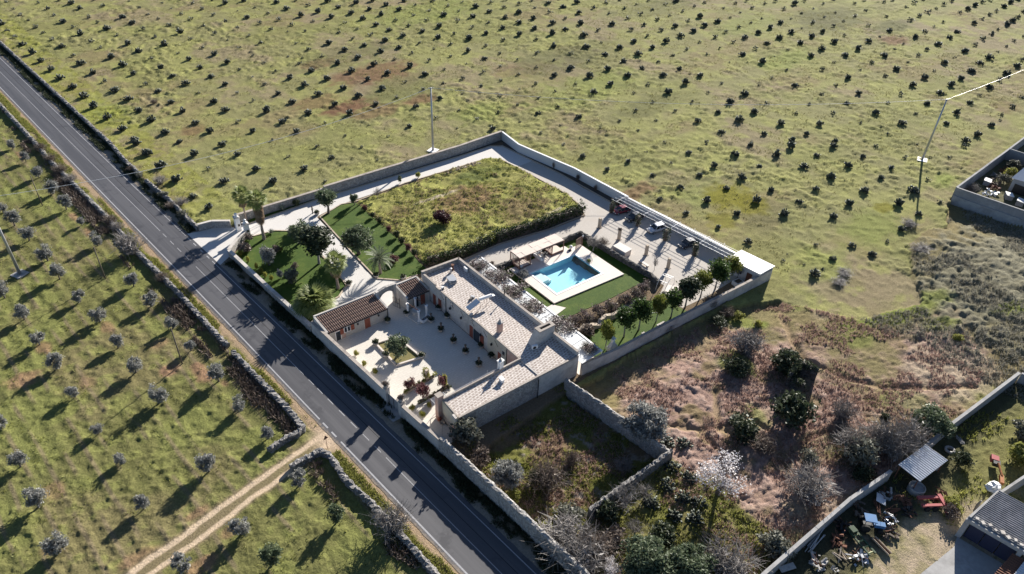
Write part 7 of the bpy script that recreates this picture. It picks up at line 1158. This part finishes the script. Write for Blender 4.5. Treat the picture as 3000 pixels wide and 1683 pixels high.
wire('cable from the orchard pole over the road to the pole by the drive wall', PL_, P1, 3.0); wire('slack cable between the pole by the drive wall and the field pole', P1, P2, 2.6); wire('bright cable from the field pole to the top right corner', P2, P3, 1.5, .028)
for p, h_, lb in (((21.26,163.77), 7.3, 'thin wooden pole in the orchard nearest the top'), ((21.73,128.93), 7.1, 'thin wooden pole in the orchard below the big grey bush'), ((22.54,97.40), 7.6, 'thin wooden pole in the orchard between the lower olive rows')):
    t = thing('wooden_pole', lb, 'pole', (*p, 0)); LMB().tube((0, 0, -.1), (0, 0, h_), .11, .08, 8).build('mast', M['bark'], t, True)
t = thing('road_sign', 'rusty triangular road sign on a post at the dirt track', 'sign', (*(30.43,66.85), 0)); LMB().tube((0, 0, 0), (0, 0, 2.6), .035, n=6).build('post', M['rust'], t); s_ = LMB(); s_.add([(-.4, -.04, 2.1), (.4, .02, 2.1), (0, 0, 2.8), (-.4, .0, 2.1), (.4, .06, 2.1), (0, .04, 2.8)], [(0, 1, 2), (5, 4, 3), (0, 3, 4, 1), (1, 4, 5, 2), (2, 5, 3, 0)]); s_.build('plate', M['rust'], t)

# ---------------------------------------------------------------- scrap yard at the lower right
def corrug(name, P, mat, parent, pitch=.3, amp=.045):
    """ribbed sheet over four corners a,b,c,d (ribs run a->d)"""
    a, b, c, d = [Vector(p) for p in P]; n = int((b - a).length / pitch * 4); V = []; up = (b - a).cross(d - a).normalized()
    for i in range(n + 1):
        o = up * (amp * math.sin(i * math.pi / 2)); V += [a.lerp(b, i / n) + o, d.lerp(c, i / n) + o]
    mb = MB(); mb.add(V, [(2 * i, 2 * i + 2, 2 * i + 3, 2 * i + 1) for i in range(n)]); return mb.build(name, mat, parent)
t = thing('tin_shelter', 'ribbed tin roof shelter standing against the concrete wall', 'shelter', (90, 7, 0)); corrug('roof_sheet', [(86.4, 6.0, 2.75), (93.3, 4.85, 2.75), (93.5, 8.2, 3.05), (86.8, 9.3, 3.05)], M['skylightgrey'], t, .42, .06)
for x, y in ((86.7, 6.3), (93.0, 5.2), (87, 9), (93.2, 8)): MB().tube((x, y, 0), (x, y, 2.75), .07).build('post', M['rust'], t)
MB().bx(93.0, 93.25, 5.3, 8, 0, 2.6).build('side_wall', M['concrete'], t)
t = thing('barn', 'grey barn with a corrugated roof held down by stones and an open front', 'barn', (89, -8, 0))
corrug('roof_sheet', [(91.6, -2.0, 4.1), (84.3, -.95, 3.75), (84.9, -12.5, 3.75), (92.2, -13.5, 4.1)], pm('old_fibre_cement', (.24, .24, .25), (.17, .17, .175), 1.2, .9, .2, 10, .02, (.31, .31, .31), .5), t, .36, .06)
MB().prism([(84.35, -1.0), (91.6, -2.05), (91.6, -1.8), (84.3, -.7)], 0, 3.95).build('side_wall', M['concrete'], t); MB().prism([(91.4, -2.1), (91.9, -13.5), (92.2, -13.5), (91.7, -2.1)], 0, 4.0).build('back_wall', M['concrete'], t)
MB().prism([(84.3, -.75), (84.0, -.75), (84.5, -12.5), (84.8, -12.5)], 3.1, 3.7).build('lintel', M['concrete'], t); MB().prism([(83.9, -.6), (84.75, -.7), (84.8, -1.3), (84.0, -1.2)], 0, 3.6).build('pier', M['concrete'], t); MB().prism([(84.2, -6.9), (85, -7), (85.05, -7.5), (84.25, -7.4)], 0, 3.6).build('pier', M['concrete'], t)
for i in range(3): MB().prism([(84.6 + .05 * i, -1.4 - i * 1.85), (84.66 + .05 * i, -3.15 - i * 1.85), (84.75 + .05 * i, -3.15 - i * 1.85), (84.7 + .05 * i, -1.4 - i * 1.85)], .1, 3.1).build('door_panel', plain('dark_blue_doors', (.02, .025, .06), .6) if i == 0 else bpy.data.materials['dark_blue_doors'], t)
g = random.Random(4)
for i in range(13): MB().box((84.75 + g.uniform(-.15, .35), -1.6 - i * .75, 3.92), (g.uniform(.3, .6), g.uniform(.3, .55), .2), g.uniform(0, 3)).build('roof_stone', M['limew'], t)
t = thing('lean_to', 'low lean-to roof of narrow ribs in front of the barn', 'shelter', (82, -8, 0)); corrug('roof_sheet', [(84.1, -6.6, 2.6), (79.3, -6.0, 2.3), (79.6, -11, 2.3), (84.4, -11.5, 2.6)], M['rust'], t, .4, .05); corrug('roof_sheet', [(84.4, -8.0, 2.75), (79.9, -7.6, 2.45), (80.2, -12, 2.45), (84.7, -12.5, 2.75)], M['skylightgrey'], t, .4, .05)
for x, y in ((79.6, -6.3), (79.8, -10.6)): MB().tube((x, y, 0), (x, y, 2.3), .07).build('post', M['rust'], t)
wall('boundary_wall', 'concrete wall running from the barn to the right edge of the picture', [(91.8, -1.9), (98, -3.4), (112, -7)], .35, 2.6, M['concrete'], .01, .8, 41)
sheet('concrete_apron', [(83.9, -.9), (82, -1.2), (75.2, .1), (70, 1.0), (68, -14), (84.5, -14)], .05, M['concrete'])
blue = pm('blue_paint', (.03, .15, .36), (.05, .13, .26), 3, .55, 0); redp = pm('faded_red_paint', (.40, .085, .09), (.28, .09, .085), 3, .7, 0); green = pm('green_paint', (.03, .075, .04), (.05, .06, .035), 3, .7, 0); orange = pm('orange_paint', (.42, .15, .04), (.22, .10, .05), 3, .7, 0)
t = thing('tractor', 'old tractor with a bright blue cab roof', 'tractor', (76.2, 8.0, 0), R(-55)); LMB().box((0, 0, 2.05), (1.5, 1.3, .16)).build('cab_roof', blue, t); LMB().box((1.35, 0, 1.0), (1.5, .7, .55)).build('bonnet', blue, t); LMB().box((0, 0, .85), (1.4, .8, .5)).build('chassis', M['black'], t)
for x, y in ((-.6, -.55), (-.6, .55), (.6, -.55), (.6, .55)): LMB().tube((x, y, 1.0), (x, y, 2.0), .04).build('cab_post', M['black'], t)
for x, y, r_ in ((-.4, -.75, .65), (-.4, .75, .65), (1.6, -.6, .4), (1.6, .6, .4)): LMB().tube((x, y - .15, r_), (x, y + .15, r_), r_, n=14).build('wheel', M['rubber'], t)
t = thing('farm_implement', 'long green farm implement with yellow rollers beside the tractor', 'implement', (73.4, 7.0, 0), R(68))
LMB().box((0, 0, .7), (3.6, .25, .25)).build('beam', green, t); LMB().box((0, .9, .7), (3.6, .2, .2)).build('beam', green, t); [LMB().tube((x, 0, .7), (x, .9, .7), .12).build('roller', plain('olive_paint', (.25, .27, .1), .6) if x < -1 else bpy.data.materials['olive_paint'], t) for x in (-1.5, -.6, .3, 1.2)]; LMB().box((1.9, .4, .8), (.9, .8, .7)).build('hopper', green, t)
t = thing('feed_trough', 'rusty narrow trough lying on the sandy ground', 'trough', (74.7, 5.3, 0), R(72)); LMB().box((0, 0, .3), (2.6, .5, .06)).build('bottom', M['rust'], t); [LMB().box((0, s * .27, .42), (2.7, .06, .3)).build('side', M['kerb'], t) for s in (-1, 1)]
t = thing('red_trailer', 'faded red steel trailer frame half in the shadow', 'trailer', (86.2, 3.6, 0), R(-40)); LMB().box((0, .8, .8), (3.2, .45, .3)).build('beam', redp, t); LMB().box((-.2, -.5, .8), (2.8, .4, .3)).build('beam', redp, t); LMB().box((1.6, -.3, .85), (.5, 3.0, .35)).build('cross_beam', redp, t); LMB().box((1.7, -1.6, .7), (.9, .6, .5)).build('tail_box', redp, t); [LMB().tube((x, -1.0, .4), (x, -.7, .4), .4, n=12).build('wheel', M['rubber'], t) for x in (-.9, .2)]
t = thing('water_tank', 'dark round tank in the shadow of the tin shelter', 'tank', (87.2, 6.0, 0)); LMB().lathe([(1.1, 0), (1.1, 1.0), (1.0, 1.02), (1.0, .8)], n=20).build('tank', M['concrete'], t)
t = thing('tyre', 'pale tractor tyre lying in the yard beyond the tin shelter', 'tyre', (98.6, 5.6, 0)); LMB().lathe([(.45, .0), (.72, .02), (.8, .18), (.72, .34), (.45, .36), (.42, .18), (.45, .0)], n=20).build('tread', M['concrete'], t, True)
for (x, y), rz, lb, mm, d in (((80.3, 8.4), .6, 'rusty scrap beams near the tractor', 'rust', (2.6, .4)), ((81.5, 6.7), -.3, 'second pile of rusty scrap right of the tractor', 'rust', (2.2, .5)), ((81.8, 8.6), .3, 'pale crumpled sheet on the scrap', 'skylightgrey', (1.8, 1.3)), ((69, 11.4), .0, 'bundle of pipes along the concrete wall', 'steel', (5.5, .5)), ((69.3, 8.4), 1.1, 'bent pale metal rack lying in the yard', 'kerb', (1.8, 1.0)), ((62.6, 12.0), -.4, 'white flat panel at the bottom against the concrete wall', 'dirtywhite', (2.4, .8)), ((101.5, 5.2), .9, 'pale curved scrap by the concrete wall', 'concrete', (1.9, .4)), ((67, 7.8), .2, 'white scrap bits in the grass', 'dirtywhite', (.8, .5))):
    t = thing('scrap_metal', lb, 'scrap', (x, y, 0), rz); g = random.Random(lb); nb_ = 1 if 'panel' in lb or 'sheet' in lb else 6
    for i in range(nb_):
        if nb_ == 1: LMB().box((0, 0, .5), (d[0], d[1], .06), 0, (R(12), R(8))).build('sheet', M[mm], t)
        else: LMB().tube((-d[0] / 2 * g.uniform(.5, 1), g.uniform(-1, 1) * d[1], g.uniform(.15, .5)), (d[0] / 2 * g.uniform(.5, 1), g.uniform(-1, 1) * d[1], g.uniform(.15, .7)), .07, n=6).build('bar', M[mm], t)
g = random.Random(21); WORDS = ['rust', 'black', 'bark', 'steel', 'dirtywhite']
for i, (x, y) in enumerate(((71.5, 9.6), (73.8, 10.2), (78.2, 9.9), (79.4, 6.2), (83.2, 8.4), (84, 6.4), (82.6, 4.9), (77.6, 5.4), (70.9, 6.6), (66.5, 9.8), (88.9, 3.2))):
    t = thing('scrap_pile', '%s dark scrap pile from the bottom between the concrete wall and the sand' % ORD[sorted(range(11), key=lambda k: (71.5, 73.8, 78.2, 79.4, 83.2, 84, 82.6, 77.6, 70.9, 66.5, 88.9)[k]).index(i)], 'scrap', (x, y, 0), g.uniform(0, 3)); m_ = LMB(); m2 = LMB()
    for k in range(16): m_.box((g.uniform(-1.1, 1.1), g.uniform(-.8, .8), g.uniform(.05, .55)), (g.uniform(.1, 1.2), g.uniform(.08, .4), g.uniform(.05, .3)), g.uniform(0, 3), (g.uniform(-.5, .5), g.uniform(-.6, .6)))
    for k in range(7): a_ = g.uniform(0, 6.28); m2.tube((g.uniform(-.8, .8), g.uniform(-.6, .6), g.uniform(0, .3)), (math.cos(a_) * 1.3, math.sin(a_) * 1.0, g.uniform(.2, 1.0)), .04, n=5)
    o = m_.build('pieces', M[WORDS[i % 5]], t); o['kind'] = 'stuff'; o = m2.build('bars', M['rust'], t); o['kind'] = 'stuff'
t = thing('digger_arm', 'orange machine arm beside a grey tarpaulin heap at the right edge', 'machine', (97.6, -1.6, 0), R(20)); LMB().box((0, 0, .9), (1.6, .5, .5)).build('arm', orange, t); LMB().tube((.6, 0, 1.1), (2.6, .5, 1.4), .16).build('ram', orange, t); LMB().box((2.9, .6, 1.0), (.9, .9, .6)).build('engine', M['black'], t); LMB().box((3.7, .8, 1.0), (1.0, 1.0, .7)).build('cowl', redp, t)
t = thing('tarpaulin', 'grey tarpaulin over a heap beside the barn wall', 'tarpaulin', (95.9, -1.5, 0)); LMB().blob((0, 0, .3), (1.2, 1.0, .8), 5, .25, 10, 6).build('sheet', M['skylightgrey'], t)
t = thing('dead_trunk', 'dead tree stump standing beside the barn', 'stump', (*(90.14,-1.00), 0)); LMB().path([(0, 0, 0), (.1, .1, 1.0), (.2, .05, 2.0)], [.25, .2, .12], 7).build('trunk', M['greybark'], t)
for i, (p, s, kd, lb) in enumerate((((86.5, 1.2), 1.2, 'shrub_brown', 'brown bush at the corner of the barn'), ((88, 1.4), 1.3, 'shrub_green', 'green bush beside the barn wall'), ((104, -2), 2.0, 'shrub_green', 'large green bush near the right edge of the yard'), ((110, -1), 2.2, 'shrub_grey', 'grey green bush near the right edge of the yard'), ((97, 3.6), 1.4, 'shrub_dark', 'dark bush in the yard by the pale tyre'))): plant('yard_bush', kd, p[0], p[1], lb, 'bush', s, s, i % 3)

# ---------------------------------------------------------------- far yard at the right edge
t = thing('far_shed', 'grey shed with a ribbed roof in the far yard', 'shed', (200, 24, 0)); corrug('roof_sheet', [(193.2, 28.2, 3.5), (214, 27.7, 3.5), (214, 18, 4.2), (192.6, 18.6, 4.2)], M['skylightgrey'], t, .7, .08); MB().prism([(193.6, 27.8), (210, 27.3), (210, 19), (193, 19.4)], 0, 3.45).build('wall', M['greyrender'], t); MB().prism([(193.5, 27), (193.3, 24), (193.2, 24), (193.4, 27)], 0.1, 2.4).build('door', M['black'], t)
for (x, y), rz, lb in (((192.8, 32.4), .2, 'white panel lying on junk in the far yard'), ((189.2, 26.4), .5, 'white vehicle cab among the junk of the far yard'), ((188.2, 23.6), .1, 'white crate by the grey wall of the far yard')):
    t = thing('junk_box', lb, 'junk', (x, y, 0), rz); LMB().box((0, 0, .7), (1.8, 1.5, 1.2)).build('body', M['greyrender'], t); LMB().box((0, 0, 1.35), (2.0, 1.6, .1), 0, (R(6), 0)).build('lid', M['white'], t)
for i, (x, y) in enumerate(((191.8, 30.4), (187.9, 30.0), (195, 31.5), (199, 32), (204, 31.5))):
    g = random.Random(i); t = thing('junk_pile', ['dark junk heap behind the white cab in the far yard', 'blue and white litter heap by the grey wall', 'brown junk heap along the far yard wall', 'tangled junk heap along the far yard wall', 'junk heap at the cross wall of the far yard'][i], 'junk', (x, y, 0)); m_ = LMB()
    for k in range(40): m_.box((g.uniform(-1.6, 1.6), g.uniform(-1.3, 1.3), g.uniform(.1, .8)), (g.uniform(.1, .7), g.uniform(.1, .5), g.uniform(.05, .3)), g.uniform(0, 3), (g.uniform(-.5, .5), g.uniform(-.5, .5)))
    o = m_.build('pieces', [M['rust'], M['skylightgrey'], M['bark'], M['greybark'], M['rust']][i], t); o['kind'] = 'stuff'
for i, (p, s) in enumerate((((186, 33.2), 1.4), ((197, 29.8), 1.6), ((202, 30.2), 1.6), ((207, 31), 1.7))): plant('yard_bush', ['bare_grey', 'shrub_grey', 'shrub_green', 'shrub_grey'][i], p[0], p[1], '%s bush from the corner inside the far yard' % ORD[i], 'bush', s, s, i % 3)
for p, s, sz, lb in (((130.03,37.39), 1.7, .6, 'low dry scrub strip at the edge of the cactus field'), ((126.06,37.15), 1.6, .6, 'second low dry scrub strip at the edge of the cactus field'), ((158.53,37.04), 1.8, .8, 'brown scrub beside the pole shadow'), ((150.16,31.27), 2.2, .9, 'pale scrub where the brambles begin')): B_('bare_grey', p, s, sz, lb)
